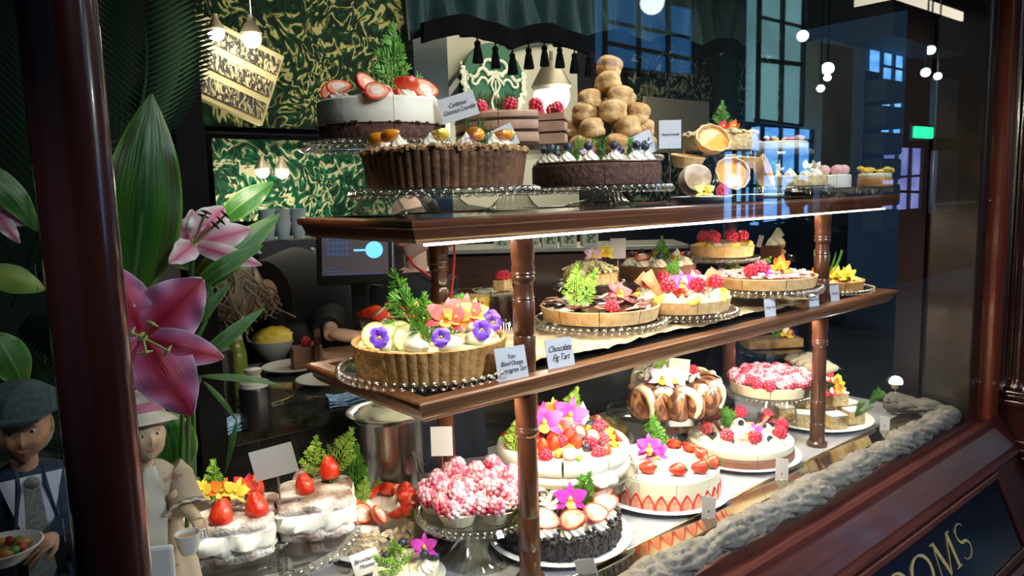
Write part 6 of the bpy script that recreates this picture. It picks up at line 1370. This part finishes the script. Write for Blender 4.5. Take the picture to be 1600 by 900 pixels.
# old man doll
c = pY(34, 668, 1.16); s = .0335; t = thing('old_man_doll', 'old man doll in flat cap, navy suit and grey tie at the lower left', 'doll', (c.x, c.y, .70), 0)
H = Matrix.Translation((0, 0, c.z - .70)) @ Matrix.Rotation(-.15, 4, 'Z') @ Matrix.Rotation(.10, 4, 'X')
hz = c.z - .70; g = G(); add_head(g, H, s, 1); g.tube([(0, .008, hz - .03), (0, .012, hz - .065)], .016, 12); g.ball((0, .03, hz - .16), (.065, .035, .09), 16, 10)
wr = pY(88, 835, 1.075) - Vector((c.x, c.y, .70)); pl_ = pY(4, 866, 1.03) - Vector((c.x, c.y, .70))
hand(g, wr, (-.85, -.25, -.35), (.3, -.5, .8), .052, curl=.35); hand(g, pl_ + Vector((-.05, .04, .0)), (.8, -.4, .1), (0, 0, 1), .05)
g.build('body', dollskin, t); face_parts(t, H, s, (.35, .12, .09), M('grey_hair', (.35, .33, .30), .8), .22)
g = G(); g.ball((0, .010, s * .05), (s * 1.10, s * 1.14, s * 1.15), 20, 12, T=H @ Matrix.Rotation(-.5, 4, 'X') @ Matrix.Translation((0, .012, .0))); g.build('grey_hair', M('grey_hair'), t)
g = G(); g.lathe([(0, .030), (.030, .026), (.046, .012), (.050, .0), (.042, -.004), (0, -.002)], 30, T=H @ Matrix.Translation((0, .002, s * .88)) @ Matrix.Rotation(.12, 4, 'X')); g.sheet(lambda u, v: (v * .030 * (1 - .3 * u * u), -.028 - .030 * u + .0, -.004 * u), 5, 6, .004, T=H @ Matrix.Translation((0, .0, s * .90))); g.build('flat_cap', M('teal_tweed', (.03, .055, .06), .9, (.05, .08, .085), scale=120), t)
suit = M('navy_wool', (.012, .028, .060), .85, (.020, .045, .090), scale=60)
g = G(); g.lathe([(0, hz - .34), (.075, hz - .34), (.078, hz - .22), (.092, hz - .12), (.085, hz - .085), (.040, hz - .060), (.018, hz - .052)], 36, T=Matrix.Translation((0, .02, 0)) @ Matrix.Diagonal((1, .62, 1, 1)))
g.tube([(.075, .02, hz - .10), (.105, -.0, hz - .17), (.095, -.02, hz - .24), Vector(wr) + Vector((.012, .010, .008))], lambda u: .030 - .010 * u, 14)
g.tube([(-.075, .02, hz - .10), (-.115, -.02, hz - .18), (-.08, -.06, hz - .24)], lambda u: .030 - .008 * u, 14); g.build('suit_jacket', suit, t)
g = G(); g.sheet(lambda u, v: (v * (.006 + .030 * (1 - u)), -.032 - .008 * math.sin(PI * u) - .006 * u, hz - .058 - .11 * u), 8, 6, .003); g.build('white_shirt', M('white_cotton', (.62, .66, .72), .7), t)
g = G(); blade(g, (0, -.040, hz - .064), (0, -.052, hz - .20), (0, -1, 0), .034, nu=8, nv=2, th=.004, prof=lambda u: .45 + .55 * u if u < .9 else 1 - (u - .9) * 6); g.ball((0, -.042, hz - .064), (.009, .006, .008), 8, 6); g.build('grey_tie', M('grey_knit', (.16, .17, .15), .8, (.24, .25, .22), scale=200), t)
g = G(); g.sheet(lambda u, v: (.014 + .030 * u * (1 - .4 * u) , -.036 + .006 * v - .012 * u, hz - .060 - .13 * u + .012 * v), 6, 3, .004); g.sheet(lambda u, v: (-.014 - .030 * u * (1 - .4 * u), -.036 + .006 * v - .012 * u, hz - .060 - .13 * u + .012 * v), 6, 3, .004); g.build('lapels', suit, t)
pw = pY(4, 868, 1.03); white_plate(pw.x, pw.y, pw.z - .006, .042, 'white plate of salad held by the old man doll')
t = thing('toy_salad', 'small heap of toy fruit and leaves on the plate the old man doll holds', 'food', (pw.x, pw.y, pw.z + .004), 0)
for k in range(12): x, y = ring(12, .020)[k]; g = G(); g.ball((0, 0, .004), (.010, .006, .006), 8, 6); g.build('toy_food', (M('toy_orange', (.5, .25, .04), .5), leafm, M('toy_red', (.4, .03, .03), .5))[k % 3], t, (x, y, 0), (0, 0, k))
# lady doll
base = .70; c = pY(226, 680, 1.25); s = .0300; t = thing('lady_doll', 'lady doll in cream hat and floral dress holding out a small white cup', 'doll', (c.x, c.y, base), 0)
O_ = Vector((c.x, c.y, base)); Q = lambda px, py, Y: pY(px, py, Y) - O_
hz = c.z - base; H = Matrix.Translation((0, 0, hz)) @ Matrix.Rotation(.02, 4, 'Z') @ Matrix.Rotation(-.10, 4, 'X')
wr = Q(303, 806, 1.19); g = G(); add_head(g, H, s, .6); g.tube([(0, .008, hz - .025), (0, .012, hz - .060)], .012, 12); g.ball((0, .03, hz - .13), (.045, .028, .07), 16, 10); hand(g, wr, Q(330, 850, 1.14) - wr, (.2, -.4, .9), .046, curl=.55); g.tube([Q(272, 772, 1.23), wr, wr + (Q(330, 850, 1.14) - wr) * .2], lambda u: .0115 - .003 * u, 12)
g.build('body', M('pale_doll_skin', (.66, .46, .28), .5, (.72, .52, .34), scale=30), t); face_parts(t, H, s, (.50, .14, .12), M('light_hair', (.55, .46, .32), .8))
g = G(); g.ball((0, .012, 0), (s * 1.16, s * 1.16, s * 1.22), 20, 12, T=H @ Matrix.Rotation(-.55, 4, 'X') @ Matrix.Translation((0, .012, .002))); g.build('light_hair', M('light_hair'), t)
hatm = M('cream_straw', (.62, .58, .46), .8, (.70, .66, .54), scale=90)
Hh = H @ Matrix.Translation((0, .012, s * .86)) @ Matrix.Rotation(-.16, 4, 'X')
g = G(); g.lathe([(0, .046), (.024, .044), (.033, .031), (.035, .010), (.037, .004), (.050, -.006), (.056, -.012), (.054, -.013), (.046, -.007), (.032, .001), (0, .002)], 40, lambda a_, i, z: 1 + (.05 * math.sin(3 * a_) if 4 < i < 9 else 0), T=Hh); g.build('cream_hat', hatm, t)
g = G(); g.lathe([(.0352, .008), (.0375, .008), (.0360, .022), (.0340, .022)], 36, T=Hh); g.build('pink_hat_band', M('dusky_pink_ribbon', (.55, .16, .26), .6), t)
dress = M('floral_cotton', (.46, .38, .27), .85, (.36, .20, .16), scale=60, lo=.60, hi=.66)
g = G(); g.lathe([(0, hz - .33), (.075, hz - .33), (.066, hz - .24), (.048, hz - .17), (.056, hz - .11), (.052, hz - .075), (.028, hz - .052), (.012, hz - .045)], 44, lambda a_, i, z: 1 + (.07 * math.cos(11 * a_) if i in (1, 2) else .02 * math.cos(5 * a_)), T=Matrix.Translation((0, .02, 0)) @ Matrix.Diagonal((1, .66, 1, 1)))
g.tube([(.040, .018, hz - .070), (.056, .014, hz - .088), Q(284, 745, 1.25), Q(290, 775, 1.23), Q(294, 792, 1.215)], lambda u: .020 + .010 * u - .006 * math.sin(PI * u), 18)
g.tube([(-.040, .018, hz - .07), (-.065, .0, hz - .13), (-.05, -.03, hz - .18)], lambda u: .024, 14); g.build('floral_dress', dress, t)
g = G(); cd = (Q(294, 792, 1.215) - Q(284, 745, 1.25)).normalized(); g.lathe([(.020, -.004), (.031, .006), (.033, .009), (.020, .002)], 44, lambda a_, i, z: 1 + .09 * math.cos(10 * a_), T=Matrix.Translation(Q(293, 788, 1.218)) @ cd.to_track_quat('Z', 'Y').to_matrix().to_4x4()); g.build('lace_cuff', M('white_lace', (.62, .58, .48), .8), t)
g = G(); blade(g, (0, -.010, hz - .050), (0, -.030, hz - .19), (0, -1, 0), .035, nu=12, nv=6, th=.003, wave=.6, prof=lambda u: .5 + .5 * math.sin(PI * u)); g.build('lace_front', M('white_lace'), t)
cu = pY(294, 846, 1.135); t = thing('doll_cup', 'small white cup of tea held out by the lady doll', 'cup', (cu.x, cu.y, cu.z - .018), .3)
g = G(); g.lathe([(0, 0), (.011, 0), (.015, .010), (.019, .032), (.017, .032), (.013, .011), (0, .004)], 30); g.build('cup_body', white, t); g = G(); g.lathe([(0, .026), (.0165, .026), (0, .0265)], 20); g.build('tea', M('milky_tea', (.45, .30, .14), .2), t)
g = G(); g.tube([(.017, 0, .027), (.029, 0, .026), (.029, 0, .012), (.016, 0, .010)], .0022, 6); g.build('handle', white, t)
# their little white table and a chair back
q_ = pY(240, 872, 1.10); t = thing('doll_table', 'small white table edge in front of the two dolls', 'table', (.16, 1.10, DECK), 0)
g = G(); g.lathe([(0, .155), (.16, .155), (.168, .160), (.168, .168), (.160, .172), (0, .172)], 48, T=Matrix.Diagonal((1, .5, 1, 1))); g.build('tabletop', white, t); g = G(); g.lathe([(0, 0), (.05, 0), (.05, .006), (.012, .02), (.010, .15), (.03, .156), (0, .156)], 24); g.build('leg', white, t)
ch = pY(243, 905, 1.12); t = thing('doll_chair', 'white rounded doll chair back below the lady doll', 'chair', (ch.x, ch.y, DECK), -.5)
hh = pY(243, 852, 1.12).z - DECK; g = G(); g.box((0, 0, hh - .06), (.056, .010, .12)); g.build('backrest', white, t, smooth=False, bevel=.006); g = G()
for x in (-.02, .02): g = G(); g.box((x, 0, (hh - .115) / 2), (.007, .007, hh - .115)); g.build('leg', white, t, smooth=False)
# the bending person behind the counter
t = thing('person', 'person in black bending over the counter with both hands reaching out', 'person', (1.4, 2.92, 0), 0)
o0 = Vector((1.4, 2.92, 0))
hd = pY(362, 470, 2.72) - o0; g = G(); add_head(g, Matrix.Translation(hd) @ Matrix.Rotation(1.0, 4, 'Y') @ Matrix.Rotation(.9, 4, 'X'), .095)
h1 = pY(498, 556, 2.50) - o0; h2 = pY(518, 522, 2.46) - o0
hand(g, h1, (.80, -.42, .05), (0, -.3, .9), .21, curl=.45); hand(g, h2, (.80, -.45, -.15), (-.1, -.2, .9), .21, curl=.5)
sh1 = pY(440, 465, 2.80) - o0; sh2 = pY(500, 430, 2.90) - o0
g.tube([sh1, pY(455, 520, 2.74) - o0, h1], lambda u: .045 - .018 * u, 12); g.tube([sh2, pY(510, 495, 2.72) - o0, h2], lambda u: .045 - .018 * u, 12); g.tube([hd, (sh1 + sh2) / 2], .055, 12); g.tube([(sh1 + sh2) / 2, pY(520, 520, 2.92) - o0, pY(530, 560, 2.95) - o0], .10, 14)
g.build('body', skin, t)
g = G(); g.tube([pY(415, 468, 2.80) - o0, pY(455, 462, 2.84) - o0, pY(505, 480, 2.92) - o0, pY(535, 530, 2.98) - o0, pY(540, 640, 2.98) - o0], lambda u: .150 + .060 * math.sin(PI * min(1, u * 1.2)), 22)
g.tube([sh1, pY(455, 520, 2.74) - o0, pY(482, 546, 2.58) - o0], lambda u: .095 - .040 * u, 14); g.tube([sh2, pY(510, 495, 2.72) - o0, pY(512, 516, 2.54) - o0], lambda u: .095 - .040 * u, 14); g.build('black_shirt', blackmatte, t)
g = G(); T = Matrix.Translation(hd + Vector((-.02, -.03, .035))) @ Matrix.Rotation(1.0, 4, 'Y'); g.ball((0, 0, 0), (.112, .118, .128), 26, 18, T=T, fn=lambda d: 1 + .06 * noise.noise(d * 6)); rnd = random.Random(6)
for k in range(110):
    p0 = T @ Vector((rnd.uniform(-.09, .09), rnd.uniform(-.11, .02), rnd.uniform(-.06, .11))); g.tube([p0, p0 + Vector((rnd.uniform(-.03, .05), -.02, -.03)), p0 + Vector((rnd.uniform(-.04, .08), -.03, -.08))], .0035, 4)
g.build('blond_hair', M('dark_blond_hair', (.10, .065, .035), .6, (.22, .15, .08), scale=60, stretch=(1, 1, .2)), t)
# the standing woman
cw = pY(644, 352, 2.80); t = thing('person', 'standing person in black open-necked top and red lanyard, face cut off by the shelf', 'person', (cw.x, cw.y, 0), 0)
H = Matrix.Translation((0, 0, cw.z)) @ Matrix.Rotation(-1.15, 4, 'Z') @ Matrix.Rotation(.12, 4, 'X'); s = .104; zc = cw.z
g = G(); add_head(g, H, s); g.tube([(.02, .02, zc - .07), (.03, .03, zc - .20)], .052, 16)
g.lathe([(0, zc - .75), (.14, zc - .75), (.15, zc - .5), (.17, zc - .30), (.14, zc - .23), (.06, zc - .19), (.0, zc - .185)], 32, T=Matrix.Translation((.03, .04, 0)) @ Matrix.Diagonal((1, .62, 1, 1)))
g.build('body', M('light_skin', (.72, .46, .34), .5, sss=.2), t); face_parts(t, H, s, (.55, .18, .18), M('black_hair', (.015, .010, .008), .5), .08)
g = G(); g.ball((0, .025, .03), (s * 1.10, s * 1.12, s * 1.25), 24, 16, T=H @ Matrix.Rotation(-.35, 4, 'X')); g.build('dark_hair', M('black_hair'), t)
g = G(); g.lathe([(0, .7), (.16, .7), (.150, zc - .75), (.16, zc - .5), (.185, zc - .30), (.165, zc - .235), (.12, zc - .205)], 40, lambda a_, i, z: 1, T=Matrix.Translation((.03, .045, 0)) @ Matrix.Diagonal((1, .66, 1, 1)))
for sg in (-1, 1): g.tube([(.03 + sg * .165, .05, zc - .26), (.03 + sg * .215, .06, zc - .48), (.03 + sg * .16, -.08, zc - .62)], lambda u: .062 - .015 * u, 14)
g.sheet(lambda u, v: (.055 + .06 * u + .04 * v, -.072 + .10 * u * u + .012 * v, zc - .40 + .20 * u), 6, 4, .012); g.sheet(lambda u, v: (-.005 - .07 * u + .035 * v, -.072 + .10 * u * u, zc - .40 + .20 * u), 6, 4, .012)
g.build('black_top', blackmatte, t)
g = G(); g.tube([(-.04, -.01, zc - .12), (-.035, -.05, zc - .17), (.02, -.10, zc - .225), (.045, -.10, zc - .230), (.10, -.05, zc - .17), (.11, 0, zc - .13)], .0065, 8); g.build('red_lanyard', M('red_cord', (.60, .03, .03), .35, coat=.4), t)

# two passers-by in the arcade, seen only as dark reflections in the pane
def passer(px, py, Yv, label, coat, s, turn):
    p = pY(px, py, Yv); p.y = 2 * .882 - p.y; hz = p.z; t = thing('person', label, 'person', (p.x, p.y, 0), turn)
    g = G(); add_head(g, Matrix.Translation((0, 0, hz)), s); g.tube([(0, .01, hz - s), (0, .02, hz - .22)], s * .62, 14)
    for sg in (-1, 1): g.tube([(sg * .09, .02, hz * .50), (sg * .10, -.01, hz * .28), (sg * .10, .03, .06)], lambda u: .085 - .045 * u, 12); hand(g, (sg * .235, -.03, hz * .50), (0, -.2, -1), (sg, 0, 0), .18)
    g.build('body', M('evening_skin', (.40, .24, .17), .5), t); face_parts(t, Matrix.Translation((0, 0, hz)), s)
    g = G(); g.ball((0, .02, .03), (s * 1.12, s * 1.12, s * 1.22), 20, 14, T=Matrix.Translation((0, .012, hz)) @ Matrix.Rotation(-.4, 4, 'X')); g.build('dark_hair', M('black_hair'), t)
    g = G(); g.lathe([(0, hz * .36), (.20, hz * .36), (.19, hz * .55), (.17, hz * .68), (.20, hz - .32), (.17, hz - .25), (.07, hz - .19), (0, hz - .18)], 32, T=Matrix.Translation((0, .02, 0)) @ Matrix.Diagonal((1, .62, 1, 1)))
    for sg in (-1, 1): g.tube([(sg * .18, .02, hz - .28), (sg * .235, .03, hz * .66), (sg * .235, -.02, hz * .52)], lambda u: .065 - .022 * u, 12)
    g.build('coat', coat, t)
    g = G()
    for sg in (-1, 1): g = G(); g.ball((sg * .10, -.04, .04), (.05, .13, .045), 14, 8); g.build('shoe', black, t)
passer(1245, 306, 3.3, 'dark haired passer-by in a dark coat, mirrored over the right end of the top shelf', M('dark_coat', (.010, .010, .014), .8), .098, .4)
passer(1312, 322, 3.7, 'passer-by in a blue black jacket, mirrored beside the right front leg', M('blue_black_jacket', (.010, .016, .035), .8), .095, -.3)

# ================================================================== ON THE COUNTER
def bowlw(px, py, r, label):
    p = pz(px, py, CNT); t = thing('white_bowl', label, 'bowl', (p.x, p.y, CNT), 0)
    g = G(); g.lathe([(0, 0), (r * .5, 0), (r * .55, .008), (r * .86, r * .5), (r, r * .82), (r * .96, r * .82), (r * .8, r * .5), (0, .015)], 40); g.build('bowl_body', M('white_china', (.55, .55, .50), .3), t)
    g = G(); g.ball((0, 0, r * .78), (r * .88, r * .88, r * .55), 30, 16, fn=lambda d: 1 + .14 * noise.noise(d * 6) if d.z > 0 else .5); g.build('yellow_pulp', M('yellow_pulp', (.72, .46, .03), .35, (.85, .66, .10), scale=30, bump=.5), t)
bowlw(432, 560, .092, 'white bowl heaped with yellow fruit pulp on the dark counter')
p = pz(458, 578, CNT); white_plate(p.x, p.y, CNT, .105, 'white plate with a chocolate wedge, beside the yellow pulp bowl'); t = thing('cake_slice', 'chocolate cake wedge with a dark fan standing on the counter plate', 'cake slice', (p.x + .05, p.y - .01, CNT + .010), 2.4)
g = G(); wedges(g, .11, 0, .07, 8, 0, 0, skip=range(1, 8)); g.build('slice_body', M('milk_cocoa_slice', (.15, .07, .04), .6, (.20, .10, .06), scale=30), t, (-.05, -.02, 0)); g = G(); g.sheet(lambda u, v: (.004 * v, .035 * v * (1 - .4 * u), .02 + .11 * u), 5, 4, .003); g.build('chocolate_fan', choc, t, (-.04, 0, 0)); raspberry(t, (0, 0, .07), 1.3)
p = pz(512, 598, CNT); white_plate(p.x, p.y, CNT, .100, 'white plate half hidden under the shelf corner'); t = thing('cake_slice', 'dark cake wedge on the plate under the shelf corner', 'cake slice', (p.x + .06, p.y, CNT + .010), 2.6); g = G(); wedges(g, .10, 0, .05, 8, 0, 0, skip=range(1, 8)); g.build('slice_body', chocsp, t, (-.05, -.02, 0))
for q, (px, py, L_, W_, rz, lb) in enumerate(((546, 630, .125, .070, -.3, 'folded blue checked cloth on the counter edge below the shelf corner'), (362, 672, .10, .06, .5, 'crumpled blue cloth on the counter edge behind the dark bottles'))):
    p = pz(px, py, CNT); g = G()
    for z in range(3): g.sheet(lambda u, v: (L_ * (u - .5), W_ * .5 * v, .004 + .009 * z + .003 * math.sin(9 * u + z) + (.014 * math.sin(PI * u) * (1 - v * v) if q else 0)), 12, 6, .005)
    o = g.build('blue_cloth', M('blue_check_cloth', (.10, .28, .60), .8, (.42, .62, .85), scale=70, lo=.42, hi=.58, stretch=(1, 1, 3)), None, (p.x, p.y, CNT), (0, 0, rz)); tag(o, lb, 'cloth')
def bottle(px, py, Y, prof, label, mat, top=None, name='bottle'):
    p = pz(px, py, CNT); t = thing(name, label, 'bottle', (p.x, p.y, CNT), 0); g = G(); g.lathe(prof, 28); g.build('bottle_body', mat, t)
    if top: g = G(); g.lathe(top[0], 24); g.build('lid', top[1], t)
bottle(372, 618, 2, [(0, 0), (.036, 0), (.038, .01), (.034, .13), (.026, .17), (.024, .175), (0, .175)], 'squeeze bottle of yellow green sauce behind the slim leaf', M('yellow_green_sauce', (.20, .26, .02), .25, coat=.5), ([(0, .175), (.026, .175), (.024, .185), (.01, .20), (0, .20)], M('frosted_lid', (.4, .45, .35), .3)))
bottle(402, 668, 2, [(0, 0), (.040, 0), (.040, .105), (.036, .112), (0, .112)], 'black jar with a white pump lid at the counter edge', M('black_plastic', (.008, .008, .009), .35), ([(0, .112), (.036, .112), (.036, .124), (.020, .130), (.016, .145), (.022, .150), (.022, .158), (0, .16)], M('white_plastic', (.62, .62, .60), .4)))
bottle(342, 668, 2, [(0, 0), (.050, 0), (.050, .20), (.044, .21), (0, .21)], 'tall dark canister left of the black jar', M('black_plastic'), ([(0, .21), (.030, .21), (.028, .25), (0, .25)], bchrome))
bottle(318, 640, 2, [(0, 0), (.034, 0), (.034, .24), (.028, .25), (0, .25)], 'dark canister beside the black post', M('black_plastic'))
t = thing('sink', 'dark round sink with steel rim in the counter behind the jar', 'sink', (pz(420, 628, CNT).x, pz(420, 628, CNT).y + .06, CNT), 0)
g = G(); g.lathe([(.085, .001), (.098, .001), (.098, .005), (.085, .004)], 40); g.build('steel_rim', bchrome, t); g = G(); g.lathe([(0, .0015), (.086, .0015), (.086, .003), (0, .0028)], 40); g.build('basin', black, t)
# till
zc = CNT; p = pY(556, 398, 2.42); t = thing('point_of_sale_screen', 'black till screen with keypad and a blue round logo behind the counter', 'till', (p.x, p.y, CNT), -.62)
hgt = p.z - CNT; T = Matrix.Translation((0, 0, hgt)) @ Matrix.Rotation(-.28, 4, 'X')
g = G(); g.box((0, 0, 0), (.275, .035, .215), T=T); g.build('housing', M('black_plastic'), t, smooth=False, bevel=.006); g = G(); g.box((0, .07, -hgt / 2 - .03), (.06, .05, hgt - .06), T=Matrix.Translation((0, 0, hgt))); g.box((0, .06, .010), (.22, .20, .02)); g.build('stand', M('black_plastic'), t, smooth=False, bevel=.004)
g = G(); g.box((0, -.0185, .005), (.235, .002, .165), T=T); scn = g.build('screen', M('screen_dark', (.050, .038, .042), emit=.9), t, smooth=False)
blu = M('screen_blue', (.12, .45, .85), emit=1.6); dim = M('screen_keys', (.03, .05, .12), emit=1.2)
g = G(); g.lathe([(0, 0), (.031, 0), (.031, .002), (0, .002)], 32, T=T @ Matrix.Translation((.068, -.0200, .012)) @ Matrix.Rotation(PI / 2, 4, 'X')); g.box((.020, -.0205, .012), (.05, .001, .007), T=T); g.build('round_logo', blu, scn)
g = G()
for a_ in range(4):
    for b_ in range(5): g.box((-.095 + .0165 * b_, -.0205, .060 - .020 * a_), (.013, .001, .015), T=T)
g.build('keypad', dim, scn, smooth=False)
g = G(); g.box((-.085, -.0205, -.050), (.055, .001, .003), T=T); g.box((-.07, -.0205, -.062), (.085, .001, .004), T=T); g.box((.0, -.0205, -.073), (.19, .001, .004), T=T); g.build('status_lines', dim, scn, smooth=False)
# coffee machine with cups on top
p = pY(435, 395, 3.27); struct(slab('back_bench', (1.2, 3.50, CNT / 2), (2.0, .55, CNT), M('counter_black')))
t = thing('coffee_machine', 'black and chrome espresso machine on the bench behind the bending person', 'coffee machine', (p.x, 3.42, CNT), -.2)
hh = pY(440, 377, 3.27).z - CNT
g = G(); g.box((0, 0, hh - .05), (.42, .30, .10)); g.box((0, .06, hh / 2), (.42, .16, hh)); g.build('housing', M('machine_black', (.020, .018, .016), .3, coat=.4), t, smooth=False, bevel=.008)
g = G(); g.box((0, 0, hh + .004), (.43, .31, .010)); g.box((0, -.05, .03), (.42, .26, .03)); g.build('chrome_trim', bchrome, t, smooth=False, bevel=.003)
for x in (-.12, .12):
    g = G(); g.lathe([(0, 0), (.032, 0), (.034, .03), (0, .03)], 24); o = g.build('group_head', bchrome, t, (x, -.10, hh - .13)); g = G(); g.tube([(0, -.03, .0), (0, -.15, -.02)], lambda u: .010 + .006 * u, 10); g.build('portafilter_handle', M('black_plastic'), o)
for x in (-.06, .18): g = G(); g.lathe([(0, 0), (.016, 0), (.016, .018), (0, .020)], 20, T=Matrix.Rotation(PI / 2, 4, 'X')); g.build('knob', bchrome, t, (x, -.15, hh - .05))
cupm = (lambda g: (g.lathe([(0, 0), (.026, 0), (.040, .075), (.038, .075), (.024, .004), (0, .004)], 24), g.mesh('paper_cup', M('cup_grey', (.42, .46, .44), .6, (.30, .34, .33), scale=16)))[-1])(G())
for k, px in enumerate((422, 446, 470)):
    p = pY(px, 372, 3.37)
    for j in range(3): o = put(cupm, 'paper_cup', None, (p.x, 3.39, CNT + hh + .009 + .030 * j)); tag(o, 'pale paper cup on the coffee machine, ' + ('left', 'middle', 'right')[k] + ' stack, ' + ('lowest', 'middle', 'top') [j], 'cup', 'paper cups stacked on the coffee machine')
